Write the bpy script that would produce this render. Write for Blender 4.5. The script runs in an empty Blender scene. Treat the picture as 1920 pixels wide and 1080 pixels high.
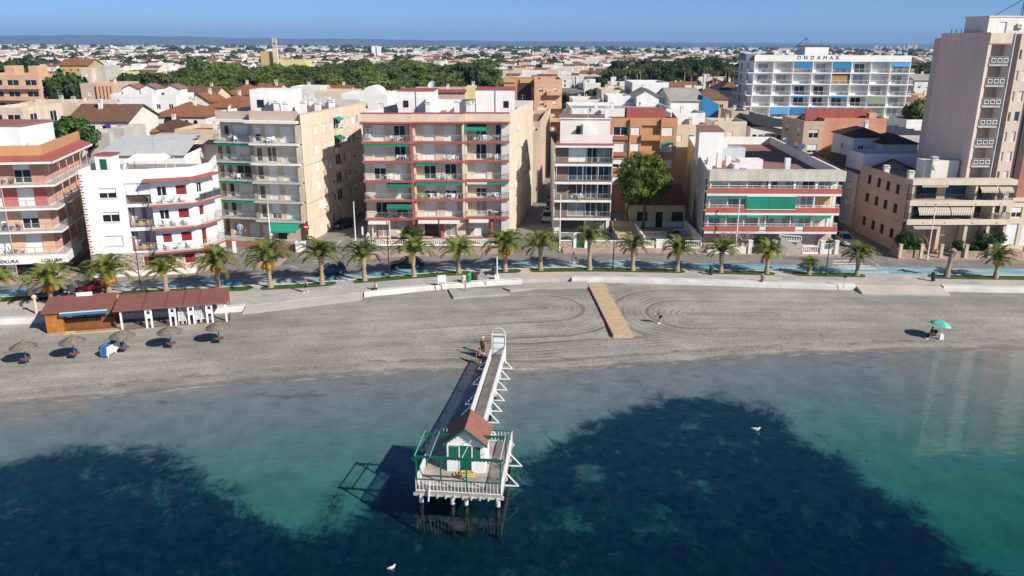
import bpy, bmesh, math, random
import numpy as np
from mathutils import Vector, Matrix, noise as mnoise
R = math.radians
rnd = random.Random(11)
sc = bpy.context.scene
col = sc.collection
# ------------------------------------------------------------------ camera, sky, sun, exposure
CAM_H = 29.0
FPX = 1480.0
PITCH = math.atan(457 / FPX)
ROLL = R(.25)
cd = bpy.data.cameras.new('camera')
cd.sensor_width = 36
cd.lens = FPX / 1920 * 36
cd.clip_start = .5
cd.clip_end = 60000
cam = bpy.data.objects.new('camera', cd)
col.objects.link(cam)
cam.matrix_world = Matrix.Translation((0, 0, CAM_H)) @ Matrix.Rotation(R(90) - PITCH, 4, 'X') @ Matrix.Rotation(ROLL, 4, 'Z')
sc.camera = cam
SUN_EL, SUN_AZ = R(34), R(127)
world = bpy.data.worlds.new('World')
sc.world = world
world.use_nodes = True
wn = world.node_tree
wn.nodes.clear()
sky = wn.nodes.new('ShaderNodeTexSky')
sky.sky_type = 'NISHITA'
sky.sun_disc = False
sky.sun_elevation = SUN_EL
sky.sun_rotation = SUN_AZ
sky.altitude = 5000
sky.air_density = 1.0
sky.dust_density = 0
sky.ozone_density = 8
bg = wn.nodes.new('ShaderNodeBackground')
bg.inputs[1].default_value = .076
wo = wn.nodes.new('ShaderNodeOutputWorld')
wn.links.new(sky.outputs[0], bg.inputs[0])
wn.links.new(bg.outputs[0], wo.inputs[0])
sl = bpy.data.lights.new('sun', 'SUN')
sl.energy = 4.35
sl.angle = R(.5)
sl.color = (1, .945, .86)
sun = bpy.data.objects.new('sun', sl)
col.objects.link(sun)
sdir = Vector((math.sin(SUN_AZ) * math.cos(SUN_EL), math.cos(SUN_AZ) * math.cos(SUN_EL), math.sin(SUN_EL)))
sun.rotation_euler = sdir.to_track_quat('Z', 'Y').to_euler()
sun.location = (200, -120, 160)
sc.view_settings.view_transform = 'Standard'
sc.view_settings.look = 'None'
sc.view_settings.exposure = 0.56
sc.view_settings.gamma = 1
sc.cycles.transparent_max_bounces = 14
sc.cycles.max_bounces = 7
sc.cycles.volume_bounces = 0

# ------------------------------------------------------------------ measuring helpers (a pixel of the 1920 px photograph -> a real place)
def ray(px, py):
    u = (px - 960) / FPX
    v = -(py - 540) / FPX
    c, s = math.cos(ROLL), math.sin(ROLL)
    u, v = u * c - v * s, u * s + v * c
    cp, sp = math.cos(PITCH), math.sin(PITCH)
    return u, cp + v * sp, -sp + v * cp
def P(px, py, z=0.):
    d = ray(px, py)
    t = (z - CAM_H) / d[2]
    return d[0] * t, d[1] * t
def PY(px, py, Y):
    d = ray(px, py)
    t = Y / d[1]
    return d[0] * t, CAM_H + d[2] * t
G0 = 1.2      # street level above the sea

# ------------------------------------------------------------------ mesh builder
class MB:
    def __init__(s):
        s.v, s.f, s.m = [], [], []
    def poly(s, pts, m=0):
        n = len(s.v)
        s.v += [tuple(p) for p in pts]
        s.f.append(tuple(range(n, n + len(pts))))
        s.m.append(m)
    def hexa(s, c, m=0):
        n = len(s.v)
        s.v += [tuple(p) for p in c]
        for f in ((0, 3, 2, 1), (4, 5, 6, 7), (0, 1, 5, 4), (1, 2, 6, 5), (2, 3, 7, 6), (3, 0, 4, 7)):
            s.f.append(tuple(n + i for i in f))
            s.m.append(m)
    def box(s, x0, x1, y0, y1, z0, z1, m=0):
        s.hexa([(x0, y0, z0), (x1, y0, z0), (x1, y1, z0), (x0, y1, z0), (x0, y0, z1), (x1, y0, z1), (x1, y1, z1), (x0, y1, z1)], m)
    def obox(s, o, a, b, c, m=0):
        o, a, b, c = Vector(o), Vector(a), Vector(b), Vector(c)
        s.hexa([o, o + a, o + a + b, o + b, o + c, o + a + c, o + a + b + c, o + b + c], m)
    def bar(s, p, q, w, h=None, m=0, up=(0, 0, 1)):
        p, q = Vector(p), Vector(q)
        h = h or w
        d = q - p
        u = Vector(up)
        if abs(d.normalized().dot(u)) > .95: u = Vector((1, 0, 0))
        x = d.cross(u).normalized() * w
        y = x.cross(d).normalized() * h
        s.obox(p - x / 2 - y / 2, x, d, y, m)
    def tube(s, p, q, r0, r1=None, n=8, m=0):
        p, q = Vector(p), Vector(q)
        r1 = r0 if r1 is None else r1
        d = (q - p)
        if d.length < 1e-6: return
        d.normalize()
        a = d.orthogonal().normalized()
        b = d.cross(a)
        k = len(s.v)
        for c, r in ((p, r0), (q, r1)):
            for i in range(n):
                t = 2 * math.pi * i / n
                s.v.append(tuple(c + (a * math.cos(t) + b * math.sin(t)) * r))
        for i in range(n):
            j = (i + 1) % n
            s.f.append((k + i, k + j, k + n + j, k + n + i)); s.m.append(m)
        s.f.append(tuple(k + i for i in reversed(range(n)))); s.m.append(m)
        s.f.append(tuple(k + n + i for i in range(n))); s.m.append(m)
    def path(s, pts, r, n=8, m=0):
        pts = [Vector(p) for p in pts]
        rs = r if isinstance(r, (list, tuple)) else [r] * len(pts)
        k = len(s.v)
        a = None
        for i, p in enumerate(pts):
            d = (pts[min(i + 1, len(pts) - 1)] - pts[max(i - 1, 0)]).normalized()
            if a is None: a = d.orthogonal().normalized()
            a = (a - d * a.dot(d)).normalized()
            b = d.cross(a)
            for j in range(n):
                t = 2 * math.pi * j / n
                s.v.append(tuple(p + (a * math.cos(t) + b * math.sin(t)) * rs[i]))
        for i in range(len(pts) - 1):
            for j in range(n):
                j2 = (j + 1) % n
                s.f.append((k + i * n + j, k + i * n + j2, k + (i + 1) * n + j2, k + (i + 1) * n + j)); s.m.append(m)
        s.f.append(tuple(k + j for j in reversed(range(n)))); s.m.append(m)
        e = k + (len(pts) - 1) * n
        s.f.append(tuple(e + j for j in range(n))); s.m.append(m)
    def lathe(s, c, prof, n=16, m=0):
        k = len(s.v)
        for r, z in prof:
            for i in range(n):
                t = 2 * math.pi * i / n
                s.v.append((c[0] + r * math.cos(t), c[1] + r * math.sin(t), c[2] + z))
        for a in range(len(prof) - 1):
            for i in range(n):
                j = (i + 1) % n
                s.f.append((k + a * n + i, k + a * n + j, k + (a + 1) * n + j, k + (a + 1) * n + i)); s.m.append(m)
        s.f.append(tuple(k + i for i in reversed(range(n)))); s.m.append(m)
        e = k + (len(prof) - 1) * n
        s.f.append(tuple(e + i for i in range(n))); s.m.append(m)
    def prism(s, poly, z0, z1, m=0, mt=None):
        n = len(poly)
        z0f = z0 if callable(z0) else (lambda x, y: z0)
        z1f = z1 if callable(z1) else (lambda x, y: z1)
        k = len(s.v)
        s.v += [(x, y, z0f(x, y)) for x, y in poly] + [(x, y, z1f(x, y)) for x, y in poly]
        for i in range(n):
            j = (i + 1) % n
            s.f.append((k + i, k + j, k + n + j, k + n + i)); s.m.append(m)
        s.f.append(tuple(k + n + i for i in range(n))); s.m.append(m if mt is None else mt)
        s.f.append(tuple(k + i for i in reversed(range(n)))); s.m.append(m)
    def blob(s, c, r, seg=10, rings=6, m=0):
        k = len(s.v)
        c = Vector(c)
        for a in range(1, rings):
            t = math.pi * a / rings
            for i in range(seg):
                p = 2 * math.pi * i / seg
                s.v.append((c.x + r[0] * math.sin(t) * math.cos(p), c.y + r[1] * math.sin(t) * math.sin(p), c.z + r[2] * math.cos(t)))
        s.v.append((c.x, c.y, c.z + r[2])); s.v.append((c.x, c.y, c.z - r[2]))
        T = len(s.v) - 2
        for a in range(rings - 2):
            for i in range(seg):
                j = (i + 1) % seg
                s.f.append((k + a * seg + i, k + (a + 1) * seg + i, k + (a + 1) * seg + j, k + a * seg + j)); s.m.append(m)
        for i in range(seg):
            j = (i + 1) % seg
            s.f.append((T, k + i, k + j)); s.m.append(m)
            b = k + (rings - 2) * seg
            s.f.append((T + 1, b + j, b + i)); s.m.append(m)
    def mesh(s, name, mats, smooth=False):
        me = bpy.data.meshes.new(name)
        me.from_pydata(s.v, [], s.f)
        mats = mats if isinstance(mats, (list, tuple)) else [mats]
        for m in mats: me.materials.append(m)
        if len(mats) > 1: me.polygons.foreach_set('material_index', s.m)
        if smooth: me.polygons.foreach_set('use_smooth', [True] * len(s.f))
        me.update()
        return me
    def build(s, name, mats, parent=None, smooth=False):
        o = bpy.data.objects.new(name, s.mesh(name, mats, smooth))
        col.objects.link(o)
        if parent: o.parent = parent
        return o

def tag(o, label=None, cat=None, group=None, kind=None):
    if label: o['label'] = label
    if cat: o['category'] = cat
    if group: o['group'] = group
    if kind: o['kind'] = kind
    return o
def thing(name, label, cat, loc=(0, 0, 0), rz=0, group=None):
    o = bpy.data.objects.new(name, None)
    col.objects.link(o)
    o.empty_display_size = .3
    o.location = loc
    o.rotation_euler = (0, 0, rz)
    return tag(o, label, cat, group)
def dup(o, loc=None, rz=None, scale=None, label=None, parent=None):
    c = o.copy()
    col.objects.link(c)
    if parent: c.parent = parent
    if loc is not None: c.location = loc
    if rz is not None: c.rotation_euler = (0, 0, rz)
    if scale is not None: c.scale = scale if isinstance(scale, (tuple, list)) else (scale,) * 3
    if label: c['label'] = label
    for ch in KIDS.get(o.name, ()): dup(ch, parent=c)
    return c
KIDS = {}
def reg(o):
    k = [x for x in bpy.data.objects if x.parent == o]
    KIDS[o.name] = k
    for x in k: reg(x)

# ------------------------------------------------------------------ materials
MATS = {}
def mat(name, c, rough=.8, var=.12, scale=.6, streak=0., bump=0., bscale=8., metal=0., spec=.3, trans=0., fine=0.):
    if name in MATS: return MATS[name]
    m = bpy.data.materials.new(name)
    m.use_nodes = True
    nt = m.node_tree
    b = nt.nodes['Principled BSDF']
    b.inputs['Roughness'].default_value = rough
    b.inputs['Metallic'].default_value = metal
    b.inputs['Specular IOR Level'].default_value = spec
    L = nt.links.new
    geo = nt.nodes.new('ShaderNodeNewGeometry')
    def nz(sc_, detail=4, vec=None):
        t = nt.nodes.new('ShaderNodeTexNoise')
        t.inputs['Scale'].default_value = sc_
        t.inputs['Detail'].default_value = detail
        L(vec or geo.outputs['Position'], t.inputs['Vector'])
        return t.outputs['Fac']
    def ramp(f, lo, hi, a=.3, b_=.7):
        r = nt.nodes.new('ShaderNodeMapRange')
        r.inputs[1].default_value = a; r.inputs[2].default_value = b_
        r.inputs[3].default_value = lo; r.inputs[4].default_value = hi
        L(f, r.inputs[0])
        return r.outputs[0]
    def mul(x, y):
        q = nt.nodes.new('ShaderNodeMath'); q.operation = 'MULTIPLY'
        L(x, q.inputs[0]); L(y, q.inputs[1])
        return q.outputs[0]
    f = None
    if trans:
        oi = nt.nodes.new('ShaderNodeObjectInfo')
        f0 = ramp(oi.outputs['Random'], .72, 1.3, 0, 1)
    if var: f = ramp(nz(scale), 1 - var, 1 + var * .6)
    if streak:
        mp = nt.nodes.new('ShaderNodeMapping')
        mp.inputs['Scale'].default_value = (1, 1, .16)
        L(geo.outputs['Position'], mp.inputs[0])
        g = ramp(nz(1.1, 6, mp.outputs[0]), 1 - streak, 1, .36, .6)
        f = mul(f, g) if f else g
    if trans: f = mul(f, f0)
    if fine:
        g = ramp(nz(9, 3), 1 - fine, 1 + fine * .5)
        f = mul(f, g) if f else g
    col_out = None
    if f is not None:
        mx = nt.nodes.new('ShaderNodeVectorMath'); mx.operation = 'SCALE'
        mx.inputs[0].default_value = c[:3]
        L(f, mx.inputs['Scale'])
        col_out = mx.outputs[0]
        L(col_out, b.inputs['Base Color'])
    else: b.inputs['Base Color'].default_value = (*c[:3], 1)
    if bump:
        bp = nt.nodes.new('ShaderNodeBump')
        bp.inputs['Strength'].default_value = bump
        bp.inputs['Distance'].default_value = .05
        L(nz(bscale, 4), bp.inputs['Height'])
        L(bp.outputs[0], b.inputs['Normal'])
    if trans:
        t = nt.nodes.new('ShaderNodeBsdfTranslucent')
        if col_out: L(col_out, t.inputs[0])
        else: t.inputs[0].default_value = (*c[:3], 1)
        ms = nt.nodes.new('ShaderNodeMixShader')
        ms.inputs[0].default_value = trans
        L(b.outputs[0], ms.inputs[1]); L(t.outputs[0], ms.inputs[2])
        L(ms.outputs[0], nt.nodes['Material Output'].inputs[0])
    MATS[name] = m
    return m
def lined(name, c, c2, period, width=.25, axis='Z', rough=.7, var=.08):
    """surface with thin dark joints every `period` metres along an axis (slats, planks, tiles, courses)"""
    m = mat(name, c, rough, var, 1.2)
    nt = m.node_tree
    b = nt.nodes['Principled BSDF']
    L = nt.links.new
    src = b.inputs['Base Color'].links[0].from_socket
    geo = nt.nodes.new('ShaderNodeNewGeometry')
    tc = nt.nodes.new('ShaderNodeTexCoord')
    sp = nt.nodes.new('ShaderNodeSeparateXYZ')
    L(tc.outputs['Object'], sp.inputs[0])
    q = nt.nodes.new('ShaderNodeMath'); q.operation = 'DIVIDE'; q.inputs[1].default_value = period
    L(sp.outputs[axis], q.inputs[0])
    fr = nt.nodes.new('ShaderNodeMath'); fr.operation = 'FRACT'
    L(q.outputs[0], fr.inputs[0])
    lt = nt.nodes.new('ShaderNodeMath'); lt.operation = 'LESS_THAN'; lt.inputs[1].default_value = width
    L(fr.outputs[0], lt.inputs[0])
    mx = nt.nodes.new('ShaderNodeMix'); mx.data_type = 'RGBA'
    mx.inputs['B'].default_value = (*c2, 1)
    L(lt.outputs[0], mx.inputs['Factor']); L(src, mx.inputs['A'])
    L(mx.outputs['Result'], b.inputs['Base Color'])
    return m
W = {}
def setup_mats():
    d = W
    d['cream'] = mat('cream_render', (.66, .55, .42), .85, .09, .35, .1)
    d['beige'] = mat('beige_render', (.60, .50, .37), .85, .09, .35, .1)
    d['greyb'] = mat('grey_beige_render', (.52, .48, .42), .85, .09, .35, .1)
    d['white'] = mat('white_render', (.80, .79, .76), .85, .06, .4, .07)
    d['offw'] = mat('offwhite_render', (.72, .69, .63), .85, .06, .4, .05)
    d['salmon'] = mat('salmon_render', (.58, .28, .19), .85, .1, .4, .1)
    d['orange'] = mat('orange_render', (.52, .27, .135), .85, .1, .4, .06)
    d['pink'] = mat('pink_render', (.62, .36, .29), .85, .1, .4, .1)
    d['rosered'] = mat('rose_red_render', (.50, .13, .12), .85, .1, .4, .08)
    d['peach'] = mat('peach_render', (.64, .40, .26), .85, .1, .4, .08)
    d['yellow'] = mat('yellow_render', (.66, .55, .27), .85, .08, .4, .08)
    d['ochre'] = mat('ochre_render', (.55, .38, .16), .85, .08, .4, .08)
    d['tan'] = mat('tan_render', (.54, .41, .32), .85, .07, .3, .05)
    d['towerw'] = mat('tower_render', (.62, .48, .38), .85, .07, .25, .04)
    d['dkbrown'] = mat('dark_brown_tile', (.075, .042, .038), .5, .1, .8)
    d['brick'] = lined('red_brick', (.34, .13, .09), (.42, .28, .22), .075, .14)
    d['stone'] = None
    d['slabred'] = mat('red_slab_edge', (.36, .10, .085), .75, .12, .9, .08)
    d['slabgrey'] = mat('concrete_slab', (.50, .48, .45), .85, .1, .8, .1)
    d['slabwhite'] = mat('white_slab', (.76, .75, .72), .85, .06, .7, .08)
    d['redband'] = mat('brick_red_band', (.44, .11, .07), .8, .1, .9, .06)
    d['rooft'] = mat('terracotta_roof_deck', (.30, .145, .115), .9, .18, .25, 0, .2, 4, fine=.12)
    d['roofg'] = mat('grey_roof_deck', (.36, .33, .30), .9, .2, .3, 0, .2, 4, fine=.12)
    d['tile'] = lined('clay_roof_tile', (.30, .125, .062), (.16, .065, .035), .26, .3, 'X', .85, .25)
    d['tileb'] = lined('brown_roof_tile', (.20, .105, .065), (.11, .055, .035), .26, .3, 'X', .85, .25)
    d['tiled'] = lined('dark_roof_tile', (.105, .055, .045), (.06, .03, .025), .26, .3, 'X', .85, .2)
    d['shutw'] = lined('white_roller_shutter', (.76, .76, .74), (.58, .58, .57), .07, .22)
    d['shutc'] = lined('cream_roller_shutter', (.66, .61, .52), (.50, .46, .39), .07, .22)
    d['shutr'] = lined('dark_red_shutter', (.22, .022, .028), (.14, .012, .016), .07, .25)
    d['frame'] = mat('white_frame', (.78, .78, .76), .5, .04)
    d['frameb'] = mat('brown_frame', (.10, .055, .035), .5, .1)
    d['framed'] = mat('dark_frame', (.03, .03, .032), .4, .05)
    d['glass'] = mat('window_glass', (.018, .024, .03), .06, .3, .5, spec=.6)
    d['glassb'] = mat('bluish_window_glass', (.03, .075, .11), .05, .25, .5, spec=.7)
    d['glassc'] = mat('curtained_glass', (.30, .31, .31), .15, .3, 1.5, spec=.6)
    d['rail'] = mat('grey_painted_metal', (.34, .34, .34), .45, .1, metal=.2)
    d['railw'] = mat('white_painted_metal', (.74, .74, .73), .45, .06)
    d['raild'] = mat('dark_painted_metal', (.045, .04, .04), .45, .1)
    d['railp'] = mat('pink_painted_metal', (.60, .35, .30), .5, .08)
    d['green'] = mat('green_awning_cloth', (.02, .26, .17), .85, .12, 1.2, trans=.15)
    d['greend'] = mat('dark_green_paint', (.008, .11, .072), .6, .12, 2)
    d['blue'] = mat('blue_awning_cloth', (.03, .21, .42), .85, .1, 1)
    d['bluel'] = mat('light_blue_cloth', (.10, .34, .62), .85, .1, 1)
    d['strip'] = lined('striped_awning_cloth', (.60, .54, .42), (.22, .17, .12), .24, .45, 'X', .85, .06)
    d['metal'] = mat('galvanised_metal', (.45, .46, .47), .4, .15, 3, metal=.6)
    d['acw'] = mat('white_plastic', (.78, .78, .76), .45, .05)
    d['wood'] = lined('brown_planks', (.22, .085, .03), (.10, .04, .015), .14, .1, 'Z', .7, .25)
    d['woodo'] = lined('orange_planks', (.40, .16, .035), (.22, .08, .02), .14, .1, 'Z', .65, .3)
    d['deck'] = lined('weathered_deck_planks', (.45, .385, .335), (.15, .12, .10), .15, .14, 'Y', .85, .3)
    d['felt'] = mat('brown_felt_roof', (.235, .095, .075), .9, .1, .5, 0, .2, 12, fine=.08)
    d['trunk'] = mat('bark', (.16, .115, .08), .95, .3, 4, 0, .6, 10)
    d['palmtrunk'] = lined('palm_trunk_bark', (.40, .31, .21), (.22, .165, .11), .045, .3, 'Z', .95, .3)
    d['frond'] = mat('palm_frond', (.20, .225, .05), .5, .4, 1.2, trans=.3)
    d['frondd'] = mat('old_palm_frond', (.16, .13, .04), .7, .35, 1.2, trans=.2)
    d['date'] = mat('orange_date_cluster', (.62, .30, .03), .7, .2, 3)
    d['pine'] = mat('pine_needles', (.11, .15, .032), .8, .45, .12, trans=.28)
    d['pined'] = mat('dark_pine_needles', (.04, .07, .022), .8, .45, .3, trans=.2)
    d['leaf'] = mat('broad_leaves', (.05, .10, .02), .6, .4, .8, trans=.2)
    d['hedge'] = mat('hedge_leaves', (.03, .085, .012), .6, .35, 2.5, trans=.2)
    d['tyre'] = mat('tyre_rubber', (.02, .02, .02), .85, .1)
    d['rim'] = mat('alloy_rim', (.5, .5, .5), .3, .05, metal=.7)
    d['light'] = mat('headlamp_lens', (.7, .7, .68), .1, .02)
    d['tail'] = mat('red_lamp_lens', (.35, .015, .015), .2, .02)
    d['skin'] = mat('skin', (.48, .27, .19), .6, .06, 6)
    d['thatch'] = mat('brushwood_thatch', (.23, .19, .155), .95, .4, 5, 0, .8, 25, fine=.3)
    d['concrete'] = mat('pale_concrete', (.40, .37, .335), .9, .14, .4, 0, .15, 5, fine=.08)
setup_mats()
# ------------------------------------------------------------------ curves of the shore and the road (x -> y, metres)
def curve(pts):
    xs = [p[0] for p in pts]; ys = [p[1] for p in pts]
    gx = np.linspace(xs[0], xs[-1], 521)
    gy = np.interp(gx, xs, ys)
    k = np.ones(15) / 15
    gy = np.convolve(np.pad(gy, 7, mode='edge'), k, 'valid')
    return lambda x: np.interp(x, gx, gy)
WL = curve([(-130, 44), (-60, 56), (-42.7, 60.1), (-34.6, 61.7), (-26.5, 64.3), (-17.3, 65.8), (-12, 67.2), (-7.7, 67.8), (-3.5, 67.4), (-.9, 66.6), (7, 68.2), (17.4, 70.3), (28.3, 72.2), (39.2, 73), (51.3, 73.8), (90, 75), (130, 76)])
SEA = curve([(-130, 66), (-90, 72), (-53, 77.6), (-40, 79.6), (-29, 82.3), (-17.4, 87.4), (-8.4, 90.7), (0, 92.8), (10, 93.9), (22, 93), (35, 91.6), (61, 90.4), (130, 90)])
PALM = curve([(-130, 70), (-90, 78), (-58, 84.3), (-47, 86.8), (-40, 87.9), (-34.8, 88.6), (-28.5, 89.4), (-22.8, 90.8), (-18, 92.6), (-12.2, 94.4), (-6.8, 96.1), (3.6, 97.6), (10, 98), (21, 97.4), (37, 96.2), (60, 95), (130, 94)])
FAR = curve([(-130, 78), (-90, 84.5), (-60, 90.5), (-51.5, 92.4), (-44, 94.9), (-30, 99.8), (-20, 103.2), (-11.8, 105), (0, 106.3), (17.8, 106.7), (35, 105.8), (53.7, 104.2), (100, 102), (130, 101)])
class N:
    """a few short cuts for writing node trees"""
    def __init__(s, name):
        s.m = bpy.data.materials.new(name)
        s.m.use_nodes = True
        s.t = s.m.node_tree
        s.b = s.t.nodes['Principled BSDF']
        s.out = s.t.nodes['Material Output']
        s.geo = s.t.nodes.new('ShaderNodeNewGeometry')
        s.pos = s.geo.outputs['Position']
        MATS[name] = s.m
    def link(s, a, b): s.t.links.new(a, b)
    def put(s, v, sock):
        if isinstance(v, (int, float)): sock.default_value = v
        elif isinstance(v, tuple): sock.default_value = v if len(v) == 4 or sock.type == 'VECTOR' else (*v, 1)
        else: s.link(v, sock)
    def math(s, op, a, b=0., c=None):
        n = s.t.nodes.new('ShaderNodeMath'); n.operation = op
        s.put(a, n.inputs[0]); s.put(b, n.inputs[1])
        if c is not None: s.put(c, n.inputs[2])
        return n.outputs[0]
    def noise(s, scale, detail=4, vec=None, rough=.5, dist=0.):
        n = s.t.nodes.new('ShaderNodeTexNoise')
        n.inputs['Scale'].default_value = scale; n.inputs['Detail'].default_value = detail
        n.inputs['Roughness'].default_value = rough; n.inputs['Distortion'].default_value = dist
        s.link(vec or s.pos, n.inputs['Vector'])
        return n.outputs['Fac']
    def scaled(s, v, vec=None):
        n = s.t.nodes.new('ShaderNodeMapping'); n.inputs['Scale'].default_value = v
        s.link(vec or s.pos, n.inputs[0])
        return n.outputs[0]
    def rng(s, f, a, b, lo=0., hi=1., smooth=False):
        n = s.t.nodes.new('ShaderNodeMapRange')
        if smooth: n.interpolation_type = 'SMOOTHSTEP'
        s.put(f, n.inputs[0])
        for i, v in enumerate((a, b, lo, hi)): n.inputs[i + 1].default_value = v
        return n.outputs[0]
    def mix(s, f, a, b):
        n = s.t.nodes.new('ShaderNodeMix'); n.data_type = 'RGBA'
        s.put(f, n.inputs['Factor']); s.put(a, n.inputs['A']); s.put(b, n.inputs['B'])
        return n.outputs['Result']
    def mulc(s, c, f):
        n = s.t.nodes.new('ShaderNodeVectorMath'); n.operation = 'SCALE'
        if isinstance(c, tuple): n.inputs[0].default_value = c[:3]
        else: s.link(c, n.inputs[0])
        s.put(f, n.inputs['Scale'])
        return n.outputs[0]
    def attr(s, name):
        n = s.t.nodes.new('ShaderNodeAttribute'); n.attribute_name = name
        return n.outputs['Fac']
    def bump(s, h, strength, dist):
        n = s.t.nodes.new('ShaderNodeBump')
        n.inputs['Strength'].default_value = strength; n.inputs['Distance'].default_value = dist
        s.link(h, n.inputs['Height']); s.link(n.outputs[0], s.b.inputs['Normal'])
        return n.outputs[0]
    def done(s, c, rough=.9, spec=.2):
        s.put(c, s.b.inputs['Base Color']); s.put(rough, s.b.inputs['Roughness'])
        s.b.inputs['Specular IOR Level'].default_value = spec
        return s.m

# ---- town ground out to the horizon
n = N('town_ground')
a = n.noise(.05, 6); b = n.noise(1.5, 4)
c = n.mix(n.rng(a, .38, .62), (.15, .14, .13), (.27, .23, .19))
y = n.t.nodes.new('ShaderNodeSeparateXYZ'); n.link(n.pos, y.inputs[0])
farf = n.rng(y.outputs['Y'], 700, 1600)
fields = n.mix(n.rng(n.noise(.004, 5, n.scaled((1, .35, 1))), .42, .56), (.10, .12, .06), (.36, .30, .24))
c = n.mix(farf, c, fields)
c = n.mulc(c, n.rng(b, .25, .75, .8, 1.15))
M_ground = n.done(c, .95)
n = N('asphalt')
s1 = n.noise(.5, 5); s2 = n.noise(14, 3); s3 = n.noise(.25, 4, n.scaled((.15, 1.6, 1)))
c = n.mulc((.235, .215, .20), n.math('MULTIPLY', n.rng(s1, .3, .7, .82, 1.15), n.rng(s2, .3, .7, .85, 1.12)))
c = n.mulc(c, n.rng(s3, .3, .7, .85, 1.12))
M_asph = n.done(c, .88)
n = N('blue_painted_asphalt')
s1 = n.noise(.45, 6, n.scaled((.35, 1, 1)), .65); s2 = n.noise(12, 3)
c = n.mix(n.rng(s1, .44, .60), (.14, .35, .42), (.44, .46, .46))
c = n.mulc(c, n.rng(s2, .3, .7, .85, 1.1))
M_blue = n.done(c, .8)
n = N('promenade_paving')
br = n.t.nodes.new('ShaderNodeTexBrick')
br.inputs['Scale'].default_value = .55
for k, v in (('Color1', (.40, .38, .36, 1)), ('Color2', (.50, .45, .39, 1)), ('Mortar', (.33, .31, .29, 1))): br.inputs[k].default_value = v
br.inputs['Mortar Size'].default_value = .012
n.link(n.pos, br.inputs['Vector'])
c = n.mix(n.rng(n.noise(.16, 3), .46, .56), br.outputs['Color'], (.52, .45, .38))
c = n.mix(n.rng(n.noise(.22, 4, n.scaled((1, 1.7, 1))), .56, .62), c, (.34, .35, .36))
c = n.mulc(c, n.rng(n.noise(3, 5), .3, .7, .88, 1.1))
M_prom = n.done(c, .85)
n = N('pink_pavement')
br = n.t.nodes.new('ShaderNodeTexBrick')
br.inputs['Scale'].default_value = 2.2
for k, v in (('Color1', (.43, .29, .24, 1)), ('Color2', (.49, .34, .28, 1)), ('Mortar', (.3, .22, .19, 1))): br.inputs[k].default_value = v
n.link(n.pos, br.inputs['Vector'])
M_pave = n.done(n.mulc(br.outputs['Color'], n.rng(n.noise(.7, 5), .3, .7, .85, 1.12)), .9)
n = N('artificial_turf')
M_turf = n.done(n.mulc((.055, .10, .02), n.math('MULTIPLY', n.rng(n.noise(9, 4), .3, .7, .6, 1.3), n.rng(n.noise(.8, 4), .3, .7, .8, 1.15))), .95)
W['turf'] = M_turf
n = N('worn_white_road_paint')
M_paint = n.done(n.mix(n.rng(n.noise(5, 5), .5, .68), (.62, .61, .59), (.28, .27, .26)), .8)
n = N('white_seawall_plaster')
M_swall = n.done(n.mulc((.64, .62, .58), n.math('MULTIPLY', n.rng(n.noise(.5, 5), .3, .7, .8, 1.08), n.rng(n.noise(6, 4), .3, .7, .92, 1.05))), .85)

xs_near = np.linspace(-130, 130, 261)
def strip(name, ya, yb, z, m, x0=-130, x1=130, thick=0., step=1., kind='structure', parent=None, ends=0.):
    k = max(2, int(abs(x1 - x0) / step) + 1)
    xs = np.linspace(x0, x1, k)
    mb = MB()
    A = []; B = []
    for x in xs:
        a, b = float(ya(x)), float(yb(x))
        if ends:      # rounded bed ends
            d = min(x - x0, x1 - x) / ends
            if d < 1:
                w = math.sqrt(max(0, 1 - (1 - d) ** 2)); mid = (a + b) / 2
                a, b = mid + (a - mid) * w, mid + (b - mid) * w
        A.append((x, a)); B.append((x, b))
    for i in range(k - 1):
        mb.poly([(*A[i], z), (*A[i + 1], z), (*B[i + 1], z), (*B[i], z)])
        if thick:
            mb.poly([(*A[i], z - thick), (*A[i + 1], z - thick), (*A[i + 1], z), (*A[i], z)])
            mb.poly([(*B[i], z), (*B[i + 1], z), (*B[i + 1], z - thick), (*B[i], z - thick)])
    if thick:
        mb.poly([(*A[0], z), (*B[0], z), (*B[0], z - thick), (*A[0], z - thick)])
        mb.poly([(*B[-1], z), (*A[-1], z), (*A[-1], z - thick), (*B[-1], z - thick)])
    o = mb.build(name, m, parent)
    if kind: o['kind'] = kind
    return o
off = lambda f, d: (lambda x: f(x) + d)
mb = MB()
for i in range(260):
    xa, xb = xs_near[i], xs_near[i + 1]
    mb.poly([(xa, float(SEA(xa)) + .6, G0), (xb, float(SEA(xb)) + .6, G0), (xb, 240, G0), (xa, 240, G0)])
for (xa, xb, ya, yb) in ((-2500, -130, 60, 240), (130, 2500, 80, 240), (-2500, 2500, 240, 3000), (-26000, 26000, 3000, 30000), (-26000, -2500, 300, 3000), (2500, 26000, 300, 3000)):
    mb.poly([(xa, ya, G0), (xb, ya, G0), (xb, yb, G0), (xa, yb, G0)])
mb.build('ground', M_ground)['kind'] = 'structure'
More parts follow.
